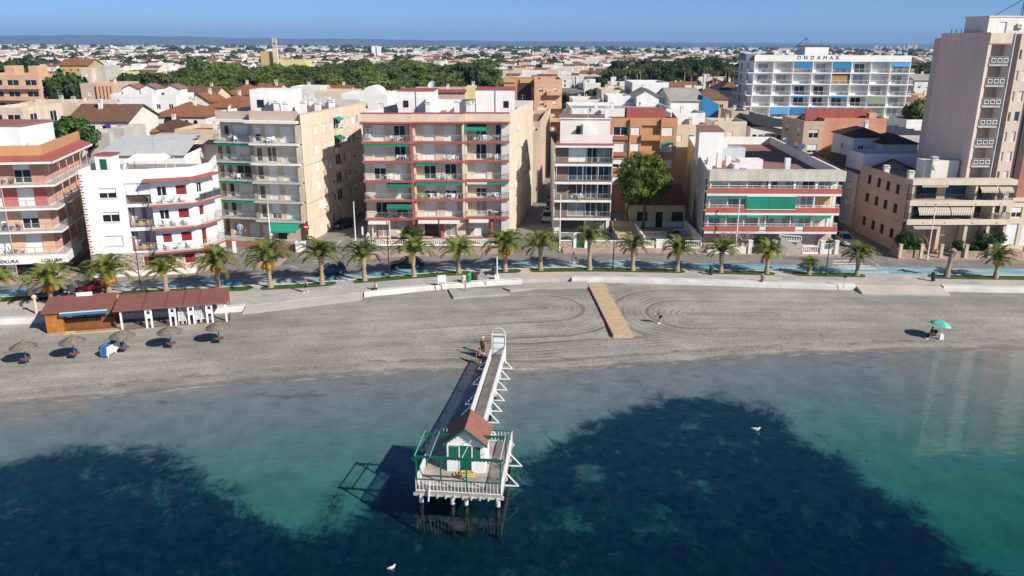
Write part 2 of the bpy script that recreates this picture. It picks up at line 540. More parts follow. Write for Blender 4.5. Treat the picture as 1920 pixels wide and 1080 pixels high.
# side streets then sea front road, each sheet a little above the one below
def lane(name, pts, w, z, m):
    mb = MB()
    L_, R_ = [], []
    for i, p in enumerate(pts):
        q = Vector(pts[min(i + 1, len(pts) - 1)]) - Vector(pts[max(i - 1, 0)])
        nn = Vector((-q.y, q.x)).normalized() * w / 2
        L_.append(Vector(p) + nn); R_.append(Vector(p) - nn)
    for i in range(len(pts) - 1):
        mb.poly([(*R_[i], z), (*R_[i + 1], z), (*L_[i + 1], z), (*L_[i], z)])
    o = mb.build(name, m)
    o['kind'] = 'structure'
lane('side_street', [(3.2, 106), (3.8, 117), (4.9, 131), (7, 150), (10, 180), (22, 320), (40, 520)], 5.2, G0 + .006, M_asph)
lane('side_street', [(-26, 103), (-25, 113), (-19.5, 142), (-15, 170)], 8.5, G0 + .006, M_asph)
lane('side_street', [(-36.5, 97.5), (-40, 108), (-47, 125), (-54, 145)], 5.5, G0 + .006, M_asph)
lane('side_street', [(49.2, 104), (49.8, 120), (52, 150), (56, 200)], 6.4, G0 + .006, M_asph)
lane('side_street', [(-53.4, 92), (-57.2, 108), (-60, 120)], 2.6, G0 + .006, M_asph)
strip('road', off(PALM, 1.0), FAR, G0 + .012, M_asph)
strip('parking_strip', off(PALM, 1.0), off(PALM, 4.5), G0 + .018, M_blue)
strip('promenade', off(SEA, .5), off(PALM, .96), G0 + .1, M_prom, thick=.7)
for x0, x1 in ((-130, -54.6), (-51.6, -39), (-33.5, -30.4), (-21, .2), (7.1, 45.7), (52.8, 130)):
    strip('pavement', FAR, off(FAR, 3.4), G0 + .12, M_pave, x0, x1, thick=.14, step=.7)
# low white sea wall in lengths, each a thing
def seawall(x0, x1, label):
    k = int((x1 - x0) / .8) + 2
    mb = MB()
    prof = ((-.06, .2), (.06, 1.2), (.12, 1.36), (.85, 1.40), (.9, G0 + .02))
    xs = np.linspace(x0, x1, k)
    for i in range(k - 1):
        for (a, za), (b, zb) in zip(prof, prof[1:]):
            xa, xb = xs[i], xs[i + 1]; ya, yb = float(SEA(xa)), float(SEA(xb))
            mb.poly([(xa, ya + a, za), (xb, yb + a, za), (xb, yb + b, zb), (xa, ya + b, zb)])
    for x in (x0, x1):
        yy = float(SEA(x)); mb.poly([(x, yy + a, za) for a, za in prof])
    tag(mb.build('sea_wall', M_swall), label, 'wall', 'lengths of the low white sea wall')
seawall(-125, -29.6, 'low white sea wall behind the wooden beach kiosk and the brown roofed shelter')
seawall(-17.2, 1.2, 'short low white sea wall behind the beach taps and bins')
seawall(7.4, 41.6, 'long low white sea wall right of the wooden boardwalk')
seawall(52, 125, 'low white sea wall at the far right of the beach')
# turf beds round the palms
BEDS = [(-100, -47.5), (-45.5, -36.5), (-34.6, -30.7), (-29.8, -21.2), (-19.4, -5.2), (-3.2, 1.2), (2.2, 22.2), (24.6, 33.4), (35.6, 44.6), (52.3, 100)]
for x0, x1 in BEDS:
    strip('turf_bed', off(PALM, -.95), off(PALM, .85), G0 + .13, M_turf, x0, x1, thick=.04, step=.25, kind='stuff', ends=.9)
strip('kerb', off(PALM, .97), off(PALM, 1.14), G0 + .135, mat('pale_kerb_stone', (.62, .60, .56), .85, .1, 2), -130, 42, thick=.14)
strip('kerb', off(PALM, .97), off(PALM, 1.14), G0 + .135, MATS['pale_kerb_stone'], 51.5, 130, thick=.14)
# paint on the road
for i, (a, b, yy) in enumerate(((1564, 1599, 488.5), (1562, 1622, 494), (1574, 1633, 498.5), (1587, 1645, 504), (1612, 1668, 510), (1615, 1672, 514))):
    mb = MB()
    z = G0 + .024
    q = [P(a, yy + 1.3, z), P(b, yy + 1.3, z), P(b - 2, yy - .9, z), P(a - 2, yy - .9, z)]
    mb.poly([(*p, z) for p in q])
    mb.build('crossing_stripe', M_paint)['kind'] = 'structure'
for (a, b) in (((1634, 490), (1653, 503)), ((629, 461), (640, 451)), ((660, 455), (668, 447)), ((545, 499), (560, 503)), ((585, 489), (630, 492)), ((660, 494), (700, 486)), ((470, 506), (490, 496)), ((1340, 492), (1400, 491)), ((1140, 489), (1200, 488.5))):
    p, q = Vector(P(*a, G0)), Vector(P(*b, G0)); nn = (q - p).orthogonal().normalized() * .09
    z = G0 + .026
    mb = MB(); mb.poly([(*(p - nn), z), (*(q - nn), z), (*(q + nn), z), (*(p + nn), z)])
    mb.build('road_marking', M_paint)['kind'] = 'structure'

# ---- beach and sea bed: one sheet of sand
def capsule(X, Y, a, b):
    a, b = np.array(a), np.array(b)
    d = b - a
    t = np.clip(((X - a[0]) * d[0] + (Y - a[1]) * d[1]) / d.dot(d), 0, 1)
    return np.hypot(X - a[0] - t * d[0], Y - a[1] - t * d[1])
def inside(X, Y, poly):
    c = np.zeros(X.shape, bool); dist = np.full(X.shape, 1e9)
    for i in range(len(poly)):
        (x0, y0), (x1, y1) = poly[i], poly[(i + 1) % len(poly)]
        cond = ((y0 > Y) != (y1 > Y))
        with np.errstate(divide='ignore', invalid='ignore'):
            c ^= cond & (X < (x1 - x0) * (Y - y0) / (y1 - y0) + x0)
        dist = np.minimum(dist, capsule(X, Y, (x0, y0), (x1, y1)))
    return np.where(c, dist, -dist)
def profile(S):
    return np.where(S > 0, .85 * (1 - np.exp(-np.maximum(S, 0) / 8.5)), -(.05 * -np.minimum(S, 0) + .0026 * np.minimum(S, 0) ** 2))
def ground_z(x, y): return float(profile(np.array(y - float(WL(x)))))
gx = np.arange(-90, 90.01, .3)
gy = np.concatenate([np.arange(14, 54, .5), np.arange(54, 95.6, .28)])
X, Y = np.meshgrid(gx, gy)
S = Y - WL(X)
Z = profile(S)
low = np.array([[mnoise.noise((x * .35, y * .35, 3)) for x in gx[::5]] for y in gy[::5]])
iy = np.clip(np.searchsorted(gy[::5], gy) - 1, 0, len(gy[::5]) - 1); ix = np.clip(np.arange(len(gx)) // 5, 0, low.shape[1] - 1)
Z = Z + low[np.ix_(iy, ix)] * .035 * np.clip(S, 0, 4) / 4
Z = np.minimum(Z, 1.0)
ll = [P(*p, -2.) for p in [(-400, 960), (-60, 905), (0, 893), (120, 868), (230, 858), (330, 862), (390, 885), (470, 938), (530, 968), (585, 970), (612, 935), (650, 922), (655, 945), (640, 965), (700, 930), (745, 895), (800, 940), (900, 1080), (960, 1300), (-400, 1400)]]
rr = [P(*p, -2.) for p in [(955, 885), (1050, 832), (1150, 793), (1250, 768), (1350, 766), (1430, 782), (1480, 806), (1560, 850), (1650, 898), (1750, 952), (1850, 1012), (2000, 1085), (2100, 1500), (640, 1500), (760, 1000), (860, 960), (930, 935)]]
pier_weed_shade = [P(*p, -2.) for p in [(735, 905), (790, 915), (968, 905), (1010, 1300), (690, 1300)]]  # weed off the pier, carried under the deck to put in its shade too
weed = np.maximum(np.maximum(inside(X, Y, ll), inside(X, Y, rr)), inside(X, Y, pier_weed_shade))
tR = capsule(X, Y, (19.5, 82.5), (110, 82.5)); tL = capsule(X, Y, (-60, 73.5), (3.6, 84))
tP = np.hypot((X - 1.5) * .8, Y - 71) + 3
rake = np.minimum(np.minimum(tR, tL), np.where(S > 0, S * 1.0 + 2, 50))
track = np.clip(1.25 - np.minimum(np.hypot((X - 11) * .8, Y - 82), np.hypot(X - 2, Y - 74)) / 15, .22, 1)
nv = X.size
me = bpy.data.meshes.new('beach')
ny, nx = X.shape
idx = np.arange(nv).reshape(ny, nx)
faces = np.stack([idx[:-1, :-1], idx[:-1, 1:], idx[1:, 1:], idx[1:, :-1]], -1).reshape(-1, 4)
me.vertices.add(nv); me.vertices.foreach_set('co', np.stack([X, Y, Z], -1).astype(np.float32).ravel())
me.loops.add(faces.size); me.loops.foreach_set('vertex_index', faces.ravel().astype(np.int32))
me.polygons.add(len(faces)); me.polygons.foreach_set('loop_start', np.arange(0, faces.size, 4, dtype=np.int32))
me.polygons.foreach_set('use_smooth', np.ones(len(faces), bool))
me.update(calc_edges=True)
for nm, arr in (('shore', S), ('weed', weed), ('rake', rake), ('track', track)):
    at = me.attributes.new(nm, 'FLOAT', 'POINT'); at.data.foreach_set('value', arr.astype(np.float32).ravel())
n = N('beach_sand')
sh, wd, rk = n.attr('shore'), n.attr('weed'), n.attr('rake')
big = n.noise(.12, 5); mid = n.noise(1.1, 5); fine = n.noise(5.5, 5, n.scaled((1, .55, 1)), .7); speck = n.noise(4.2, 4, n.scaled((1, .5, 1)), .75)
warp = n.math('ADD', rk, n.math('MULTIPLY', mid, .5))
w1 = n.math('SINE', n.math('MULTIPLY', warp, 9.5)); w2 = n.math('SINE', n.math('MULTIPLY', warp, 2.9))
line = n.math('MULTIPLY', n.rng(w1, .1, .95), n.math('MULTIPLY', n.rng(n.noise(.3, 4), .42, .62), n.attr('track')))
line2 = n.math('MULTIPLY', n.rng(n.math('SINE', n.math('MULTIPLY', n.math('ADD', rk, n.math('MULTIPLY', big, 1.5)), 1.55)), .86, 1.), n.attr('track'))
band = n.rng(n.noise(.16, 4, n.scaled((.18, 1, 1))), .38, .62)
c = n.mix(n.rng(big, .35, .65), (.30, .272, .23), (.375, .345, .292))
c = n.mulc(c, n.rng(n.noise(.55, 4, n.scaled((.6, 1, 1))), .3, .7, .88, 1.1))
c = n.mulc(c, n.rng(w2, -1, 1, .94, 1.04))
c = n.mulc(c, n.rng(band, 0, 1, .84, 1.07))
c = n.mulc(c, n.math('SUBTRACT', 1., n.math('MULTIPLY', line, .5)))
c = n.mulc(c, n.math('SUBTRACT', 1., n.math('MULTIPLY', line2, .42)))
c = n.mulc(c, n.rng(speck, .52, .70, 1.04, .66))
c = n.mulc(c, n.rng(fine, .3, .7, .9, 1.08))
wob = n.math('ADD', sh, n.math('MULTIPLY', n.math('SUBTRACT', n.noise(.25, 6, rough=.6), .5), 3.2))
wet = n.rng(wob, .35, 1.15, 1., 0., True)
c = n.mix(n.math('MULTIPLY', wet, .7), c, (.145, .13, .12))
wrack = n.math('MULTIPLY', n.rng(n.math('ABSOLUTE', n.math('SUBTRACT', wob, 2.2)), .1, .9, 1., 0.), n.rng(n.noise(1.6, 6, n.scaled((.5, 1, 1)), .75), .48, .62))
c = n.mix(n.math('MULTIPLY', wrack, .6), c, (.085, .07, .055))
drift = n.math('MULTIPLY', n.rng(n.math('ABSOLUTE', n.math('ADD', sh, 2.6)), .3, 1.8, 1., 0.), n.rng(n.noise(.55, 7, n.scaled((.35, 1, 1)), .78), .56, .66))
# sea bed: pale sand with weed meadows and scattered tufts
under = n.rng(sh, -.6, .1, 1., 0.)
bed = n.mulc(n.mix(n.rng(sh, -9, -24), (.205, .21, .20), (.13, .235, .155)), n.rng(n.noise(.5, 6, rough=.65), .3, .7, .75, 1.15))
tuft = n.math('MULTIPLY', n.rng(n.noise(.9, 7, rough=.75, dist=.6), .63, .70), n.rng(sh, -3, -9))
bed = n.mix(n.math('MULTIPLY', tuft, .8), bed, (.03, .05, .03))
bed = n.mix(n.math('MULTIPLY', drift, .75), bed, (.03, .035, .03))
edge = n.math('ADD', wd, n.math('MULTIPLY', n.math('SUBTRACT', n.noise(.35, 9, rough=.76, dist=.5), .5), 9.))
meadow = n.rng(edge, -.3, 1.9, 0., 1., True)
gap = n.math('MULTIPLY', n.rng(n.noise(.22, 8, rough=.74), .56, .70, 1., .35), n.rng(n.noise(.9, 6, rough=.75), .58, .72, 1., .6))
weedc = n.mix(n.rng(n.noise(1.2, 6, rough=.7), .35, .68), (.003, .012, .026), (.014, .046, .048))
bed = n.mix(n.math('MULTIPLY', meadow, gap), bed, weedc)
c = n.mix(under, c, bed)
foam = n.math('MULTIPLY', n.rng(n.math('ABSOLUTE', n.math('ADD', sh, n.math('MULTIPLY', n.math('SUBTRACT', mid, .5), .8))), .04, .2, 1., 0.), n.rng(n.noise(.4, 5), .48, .6))
c = n.mix(n.math('MULTIPLY', foam, .4), c, (.62, .62, .6))
hgt = n.math('ADD', n.math('MULTIPLY', fine, 1.1), n.math('ADD', n.math('MULTIPLY', speck, .7), n.math('MULTIPLY', w1, .10)))
n.bump(hgt, .55, .09)
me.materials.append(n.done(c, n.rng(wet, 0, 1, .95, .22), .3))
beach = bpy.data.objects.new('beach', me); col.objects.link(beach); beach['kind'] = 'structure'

# ---- the sea: a body of water that soaks up red light, with a rippled surface
n = N('sea_water')
n.t.nodes.remove(n.b)
tr = n.t.nodes.new('ShaderNodeBsdfTransparent'); gl = n.t.nodes.new('ShaderNodeBsdfGlossy'); fr = n.t.nodes.new('ShaderNodeFresnel')
gl.inputs['Roughness'].default_value = .015
fr.inputs['IOR'].default_value = 1.42
bp = n.t.nodes.new('ShaderNodeBump')
h = n.math('ADD', n.math('MULTIPLY', n.noise(.9, 3, n.scaled((.8, 1.6, 1))), n.rng(n.noise(.045, 3, n.scaled((1, .6, 1))), .4, .62, .5, 2.2)), n.math('MULTIPLY', n.noise(4.5, 3, n.scaled((.7, 1.5, 1))), .18))
bp.inputs['Strength'].default_value = .2; bp.inputs['Distance'].default_value = .05
n.link(h, bp.inputs['Height'])
n.link(bp.outputs[0], gl.inputs['Normal']); n.link(bp.outputs[0], fr.inputs['Normal'])
ms = n.t.nodes.new('ShaderNodeMixShader')
n.link(n.math('MULTIPLY', fr.outputs[0], n.math('SUBTRACT', 1., n.geo.outputs['Backfacing'])), ms.inputs[0]); n.link(tr.outputs[0], ms.inputs[1]); n.link(gl.outputs[0], ms.inputs[2])
n.link(ms.outputs[0], n.out.inputs['Surface'])
va = n.t.nodes.new('ShaderNodeVolumeAbsorption')
va.inputs['Color'].default_value = (.765, .917, .94, 1)
va.inputs['Density'].default_value = 1.0
n.link(va.outputs[0], n.out.inputs['Volume'])
mb = MB()
mb.box(-1500, 1500, -600, 90, -9, 0)
sea = mb.build('sea', n.m)
sea['kind'] = 'structure'
# deep floor beyond the surveyed sand
mb = MB()
mb.poly([(-1500, -600, -8.7), (1500, -600, -8.7), (1500, 14.2, -8.7), (-1500, 14.2, -8.7)])
mb.poly([(-1500, 14.2, -8.7), (-89.8, 14.2, -8.7), (-89.8, 40, -6), (-1500, 40, -6)])
mb.build('sea_floor', mat('deep_sea_floor', (.02, .035, .03), .95, .3, .2))['kind'] = 'structure'
mb = MB()
for (xa, xb) in ((-600, -89.8), (89.8, 600)):
    wl = 50 if xa < 0 else 75
    mb.poly([(xa, wl - 30, -5), (xb, wl - 30, -5), (xb, wl, 0), (xa, wl, 0)])
    mb.poly([(xa, wl, 0), (xb, wl, 0), (xb, 96 if xa > 0 else 74, .8), (xa, 96 if xa > 0 else 74, .8)])
mb.build('outer_beach', mat('outer_sand', (.36, .31, .26), .95, .15, .3))['kind'] = 'structure'
# concrete ramps and slab on the sand
mb = MB()
pl = [P(*p, .95) for p in [(840, 541), (940, 541), (957, 551), (850, 558)]]
mb.prism(pl, .3, .97)
mb.build('concrete_slab', W['concrete'])['kind'] = 'structure'
mb = MB()
pl = [P(*p, .95) for p in [(943, 540), (1000, 531), (1100, 528), (1104, 538), (1000, 541), (957, 545)]]
mb.prism(pl, .3, 1.0)
mb.build('beach_path', W['concrete'])['kind'] = 'structure'
mb = MB()
x0, x1 = -29.4, -17.4
for i in range(12):
    xa, xb = x0 + i, x0 + i + 1
    ya, yb = float(SEA(xa)), float(SEA(xb))
    mb.hexa([(xa, ya - 1., .2), (xb, yb - 1., .2), (xb, yb + .7, .2), (xa, ya + .7, .2), (xa, ya - 1., .86), (xb, yb - 1., .86), (xb, yb + .7, G0 + .1), (xa, ya + .7, G0 + .1)])
mb.build('beach_ramp', W['concrete'])['kind'] = 'structure'
mb = MB()
for i in range(11):
    xa, xb = 41.7 + i * .93, 41.7 + (i + 1) * .93
    ya, yb = float(SEA(xa)), float(SEA(xb))
    mb.hexa([(xa, ya - 1.6, .2), (xb, yb - 1.6, .2), (xb, yb + .7, .2), (xa, ya + .7, .2), (xa, ya - 1.6, .9), (xb, yb - 1.6, .9), (xb, yb + .7, G0 + .1), (xa, ya + .7, G0 + .1)])
mb.build('beach_ramp', mat('beige_paving', (.52, .45, .38), .9, .12, .6))['kind'] = 'structure'

# ---- far hills
def hills(name, Y, pts, depth, m, seed):
    mb = MB()
    px = np.linspace(-2600, 4500, 240)
    el = np.interp(px, [p[0] for p in pts], [p[1] for p in pts])
    rows = []
    for x, e in zip(px, el):
        wx = (x - 960) / FPX * Y
        h = 29 + e / FPX * Y + (mnoise.fractal((x * .012, seed, 0), 1., 2., 5) * 22 * (.3 + e / 14))
        h = max(h, 3)
        rows.append([(wx, Y - depth, 0), (wx, Y - depth * .45, h * .42 + mnoise.noise((x * .03, seed, 5)) * 9), (wx, Y, h), (wx, Y + depth, 0)])
    for a, b in zip(rows, rows[1:]):
        for i in range(3): mb.poly([a[i], b[i], b[i + 1], a[i + 1]])
    mb.build(name, m, smooth=True)['kind'] = 'structure'
n = N('hill_scrub')
M_hill = n.done(n.mix(n.rng(n.noise(.0016, 6), .35, .65), (.045, .065, .05), (.11, .105, .075)), .95)
hills('hills', 13500, [(-2600, 14), (-300, 9), (0, 10), (180, 13.5), (300, 11), (450, 10), (560, 8), (700, 8), (860, 5), (960, 4.5), (1160, 5), (1270, 2), (1450, 1.5), (1700, .5), (2200, .5), (4500, 3)], 2200, M_hill, 3.)
hills('distant_hills', 20000, [(-2600, 8), (0, 6), (500, 8), (900, 6), (1300, 5), (1500, 4.5), (1900, 4), (4500, 4)], 2500, M_hill, 9.)
# ------------------------------------------------------------------ building kit
class Bld:
    def __init__(s, name, label, x, y, cat='building', group=None):
        s.x, s.y = x, y
        s.root = thing(name, label, cat, (x, y, G0), group=group)
    def put(s, mb, name, mats, parent=None, label=None, smooth=False):
        mb.v = [(v[0] - s.x, v[1] - s.y, v[2]) for v in mb.v]
        o = mb.build(name, mats, parent or s.root, smooth)
        if label: o['label'] = label
        return o
    def prism(s, name, poly, z0, z1, m, mt=None, parent=None):
        mb = MB(); mb.prism(poly, z0, z1, 0, 1 if mt else None)
        return s.put(mb, name, [m, mt] if mt else m, parent)
    def boxp(s, name, x0, x1, y0, y1, z0, z1, m, parent=None, label=None):
        mb = MB(); mb.box(x0, x1, y0, y1, z0, z1)
        return s.put(mb, name, m, parent, label)
class Face:
    """a wall line p0 -> p1 seen from outside with u to the right; o = metres out from it"""
    def __init__(s, b, p0, p1):
        s.b = b; s.p = Vector(p0); d = Vector(p1) - s.p
        s.w = d.length; s.d = d.normalized(); s.n = Vector((s.d.y, -s.d.x))
    def xy(s, u, o=0.): return s.p + s.d * u + s.n * o
    def pt(s, u, o, z):
        q = s.xy(u, o); return (q.x, q.y, z)
    def box(s, mb, u0, u1, o0, o1, z0, z1, m=0):
        c = [s.pt(u0, o1, z0), s.pt(u1, o1, z0), s.pt(u1, o0, z0), s.pt(u0, o0, z0)]
        mb.hexa(c + [(x, y, z1) for x, y, _ in c], m)
    def wall(s, mb, u0, u1, z0, z1, holes=(), m=0, rev=.16, o=0.):
        us = sorted({u0, u1, *[min(max(h[i], u0), u1) for h in holes for i in (0, 1)]})
        zs = sorted({z0, z1, *[min(max(h[i], z0), z1) for h in holes for i in (2, 3)]})
        for a, b_ in zip(us, us[1:]):
            run = None
            for c, d in zip(zs, zs[1:]):
                mu, mz = (a + b_) / 2, (c + d) / 2
                if any(h[0] < mu < h[1] and h[2] < mz < h[3] for h in holes):
                    if run: mb.poly([s.pt(a, o, run[0]), s.pt(b_, o, run[0]), s.pt(b_, o, run[1]), s.pt(a, o, run[1])], m); run = None
                else: run = (run[0] if run else c, d)
            if run: mb.poly([s.pt(a, o, run[0]), s.pt(b_, o, run[0]), s.pt(b_, o, run[1]), s.pt(a, o, run[1])], m)
        for h in holes:
            a, b_, c, d = h[:4]; e = o - rev
            mb.poly([s.pt(a, o, c), s.pt(b_, o, c), s.pt(b_, e, c), s.pt(a, e, c)], m)
            mb.poly([s.pt(a, e, d), s.pt(b_, e, d), s.pt(b_, o, d), s.pt(a, o, d)], m)
            mb.poly([s.pt(a, o, c), s.pt(a, e, c), s.pt(a, e, d), s.pt(a, o, d)], m)
            mb.poly([s.pt(b_, e, c), s.pt(b_, o, c), s.pt(b_, o, d), s.pt(b_, e, d)], m)
    def window(s, a, b, c, d, kind='glass', frame='frame', rec=.16, o=0., name='window', shut=None, sill=False):
        """kind: blind / half / glass / curtain / double / door"""
        e = o - rec
        mb = MB(); t = .07
        s.box(mb, a, b, e - .05, e + .05, d - t, d); s.box(mb, a, b, e - .05, e + .05, c, c + t)
        s.box(mb, a, a + t, e - .05, e + .05, c + t, d - t); s.box(mb, b - t, b, e - .05, e + .05, c + t, d - t)
        if kind != 'blind' and b - a > .9: s.box(mb, (a + b) / 2 - t / 2, (a + b) / 2 + t / 2, e - .04, e + .04, c + t, d - t)
        if sill: s.box(mb, a - .08, b + .08, e + .05, o + .07, c - .06, c)
        f = s.b.put(mb, name, W[frame])
        sh = shut or ('shutw' if rnd.random() < .7 else 'shutc')
        cut = {'blind': c + t, 'half': c + (d - c) * rnd.uniform(.3, .6), 'third': c + (d - c) * .72}.get(kind)
        if cut is not None:
            mb = MB(); s.box(mb, a + t, b - t, e - .03, e + .03, cut, d - t)
            s.b.put(mb, 'shutter', W[sh], f)
        top = cut if cut is not None else d - t
        if top - c - t > .05:
            mb = MB(); s.box(mb, a + t, b - t, e - .02, e, c + t, top)
            s.b.put(mb, 'pane', W[{'curtain': 'glassc', 'blue': 'glassb'}.get(kind, 'glass')], f)
        return f
    def railing(s, path, z, h=.95, m='rail', gap=.14, parent=None, name='railing', solid=None, post=.04):
        """path: list of (u, o)"""
        mb = MB()
        for (u0, o0), (u1, o1) in zip(path, path[1:]):
            p, q = Vector(s.pt(u0, o0, z)), Vector(s.pt(u1, o1, z)); L = (q - p).length
            up = Vector((0, 0, 1))
            mb.bar(p + up * h, q + up * h, .05, .05)
            mb.bar(p + up * .1, q + up * .1, .035, .035)
            k = max(1, int(L / gap)); kp = max(1, int(L / 1.5))
            for i in range(k + 1):
                r = p + (q - p) * (i / k); mb.bar(r + up * .1, r + up * h, .018, .018)
            for i in range(kp + 1):
                r = p + (q - p) * (i / kp); mb.bar(r, r + up * h, post, post)
            if solid: mb.obox(p + up * .14, q - p, Vector((s.n.x, s.n.y, 0)) * -.02, up * (h - .22), 1)
        return s.b.put(mb, name, [W[m], W[solid]] if solid else W[m], parent)
    def balcony(s, u0, u1, out, z, m='slabgrey', th=.22, rail='rail', left=True, right=True, solid=None, edge=None, gap=.14, o=0.):
        mb = MB(); s.box(mb, u0, u1, o - .12, o + out, z - th, z)
        if edge: s.box(mb, u0 - .03, u1 + .03, o + out, o + out + .06, z - th - .06, z + .1, 1)
        b = s.b.put(mb, 'balcony', [W[m], W[edge]] if edge else W[m])
        if rail:
            i = .06
            path = ([(u0 + i, o)] if left else []) + [(u0 + i, o + out - i), (u1 - i, o + out - i)] + ([(u1 - i, o)] if right else [])
            s.railing(path, z, m=rail, parent=b, solid=solid, gap=gap)
        return b
    def awning(s, u0, u1, z, out, drop, m='green', o=0., label=None):
        mb = MB(); n = max(3, int((u1 - u0) / .3))
        for i in range(n):
            a, b = u0 + (u1 - u0) * i / n, u0 + (u1 - u0) * (i + 1) / n
            mb.hexa([s.pt(a, o, z - .03), s.pt(b, o, z - .03), s.pt(b, o + out, z - drop - .03), s.pt(a, o + out, z - drop - .03),
                     s.pt(a, o, z), s.pt(b, o, z), s.pt(b, o + out, z - drop), s.pt(a, o + out, z - drop)])
            mb.poly([s.pt(a, o + out, z - drop), s.pt(b, o + out, z - drop), s.pt(b, o + out + .02, z - drop - .2), s.pt((a + b) / 2, o + out + .02, z - drop - .27), s.pt(a, o + out + .02, z - drop - .2)])
        return s.b.put(mb, 'awning', W[m], label=label)
    def rolled(s, u0, u1, z, m='green', o=0.):
        mb = MB(); s.box(mb, u0, u1, o, o + .16, z - .16, z); s.box(mb, u0 + .05, u1 - .05, o + .16, o + .2, z - .36, z - .04)
        return s.b.put(mb, 'awning', W[m])
    def ac(s, u, o, z):
        mb = MB(); s.box(mb, u, u + .8, o, o + .32, z, z + .58)
        p = Vector(s.pt(u + .3, o + .325, z + .29)); nn = Vector((s.n.x, s.n.y, 0))
        a = s.b.put(mb, 'air_conditioner', W['acw'])
        mb = MB(); mb.tube(p, p + nn * .02, .22, n=14); s.b.put(mb, 'fan_grille', W['rail'], a)
# movable things on balconies
CH = MB()
CH.box(-.24, .24, -.24, .24, .40, .44); CH.obox((-.24, .2, .44), (.48, 0, 0), (0, .04, 0), (0, .12, .48))
for x in (-.22, .18):
    for y in (-.22, .18): CH.box(x, x + .04, y, y + .04, 0, .40)
    CH.box(x, x + .04, -.22, .24, .60, .64); CH.box(x, x + .04, -.22, -.18, .44, .60)
CH_ME = CH.mesh('plastic_chair', W['acw'])
CHD_ME = CH.mesh('dark_chair', W['raild'])
TB = MB()
TB.lathe((0, 0, 0), [(.42, .70), (.45, .705), (.45, .735), (.42, .74)], 18)
for i in range(4):
    t = i * math.pi / 2 + .78; TB.bar((math.cos(t) * .3, math.sin(t) * .3, .7), (math.cos(t) * .38, math.sin(t) * .38, 0), .04)
TB_ME = TB.mesh('plastic_table', W['acw'])
ORD = ['first', 'second', 'third', 'fourth', 'fifth', 'sixth']
def furn(F, u, o, z, kind, rz, label, group):
    q = F.xy(u, o)
    me = {'chair': CH_ME, 'dark': CHD_ME, 'table': TB_ME}[kind]
    ob = bpy.data.objects.new({'chair': 'plastic_chair', 'dark': 'dark_chair', 'table': 'plastic_table'}[kind], me)
    col.objects.link(ob); ob.location = (q.x, q.y, G0 + z); ob.rotation_euler = (0, 0, rz)
    tag(ob, label, 'table' if kind == 'table' else 'chair', group)
def sitting_set(F, u, o, z, where, n=3, dark=False):
    k = 'dark chair' if dark else 'white plastic chair'
    g = 'chairs ' + where
    furn(F, u, o, z, 'table', 0, 'small white table among chairs ' + where, 'tables ' + where)
    for i in range(n):
        du = (-.85, .8, .3)[i % 3]; do = (.05, -.05, .55)[i % 3]
        furn(F, u + du, o + do, z, 'dark' if dark else 'chair', rnd.uniform(0, 6), k + ' ' + where, g)
def chimney(b, x, y, z, h, w=.7, m='white', cap=True):
    mb = MB(); mb.box(x - w / 2, x + w / 2, y - w / 2, y + w / 2, z, z + h)
    c = b.put(mb, 'chimney', W[m])
    if cap:
        mb = MB(); mb.box(x - w * .62, x + w * .62, y - w * .62, y + w * .62, z + h, z + h + .1)
        for dx in (-.4, .4): mb.box(x + dx * w - .05, x + dx * w + .05, y - .3 * w, y + .3 * w, z + h + .1, z + h + .3)
        mb.box(x - w * .55, x + w * .55, y - w * .55, y + w * .55, z + h + .3, z + h + .38)
        b.put(mb, 'chimney_cap', W[m], c)
def dish(b, x, y, z, r=.45, az=-.6):
    mb = MB(); mb.tube((x, y, z), (x, y, z + .8), .03, n=6)
    d = Vector((math.sin(az) * .8, -math.cos(az) * .8, .6)).normalized()
    c = Vector((x, y, z + .9)); a = d.orthogonal().normalized(); e = d.cross(a)
    rings = [(0, 0), (.5, .04), (.85, .12), (1, .17)]
    n = 16; k = len(mb.v)
    for rr, dd in rings:
        for i in range(n):
            t = 2 * math.pi * i / n; mb.v.append(tuple(c + (a * math.cos(t) + e * math.sin(t)) * r * rr + d * dd))
    for j in range(3):
        for i in range(n):
            i2 = (i + 1) % n; mb.f.append((k + j * n + i, k + j * n + i2, k + (j + 1) * n + i2, k + (j + 1) * n + i)); mb.m.append(0)
    mb.tube(c, c + d * .5, .015, n=5)
    b.put(mb, 'satellite_dish', W['acw'])
def aerial(b, x, y, z, h=3.):
    mb = MB(); mb.tube((x, y, z), (x, y, z + h), .025, n=5)
    for k in range(3):
        zz = z + h - .15 - k * .45; mb.tube((x - .5, y, zz), (x + .5, y, zz), .012, n=4)
        for i in range(5): mb.tube((x - .4 + i * .2, y - .3, zz), (x - .4 + i * .2, y + .3, zz), .008, n=4)
    b.put(mb, 'aerial', W['metal'])
def parapet(b, poly, z0, z1, m, t=.22, mc=None, coping=None):
    """ring wall round a flat roof"""
    mb = MB(); n = len(poly)
    cx = sum(p[0] for p in poly) / n; cy = sum(p[1] for p in poly) / n
    inn = [(p[0] + (cx - p[0]) * t / max(.1, math.hypot(cx - p[0], cy - p[1])) * 1.4, p[1] + (cy - p[1]) * t / max(.1, math.hypot(cx - p[0], cy - p[1])) * 1.4) for p in poly]
    for i in range(n):
        j = (i + 1) % n
        mb.hexa([(*poly[i], z0), (*poly[j], z0), (*inn[j], z0), (*inn[i], z0), (*poly[i], z1), (*poly[j], z1), (*inn[j], z1), (*inn[i], z1)])
        if coping:
            mb.hexa([(*poly[i], z1), (*poly[j], z1), (*inn[j], z1), (*inn[i], z1), (*poly[i], z1 + .06), (*poly[j], z1 + .06), (*inn[j], z1 + .06), (*inn[i], z1 + .06)], 1)
    return b.put(mb, 'parapet', [m, coping] if coping else m)
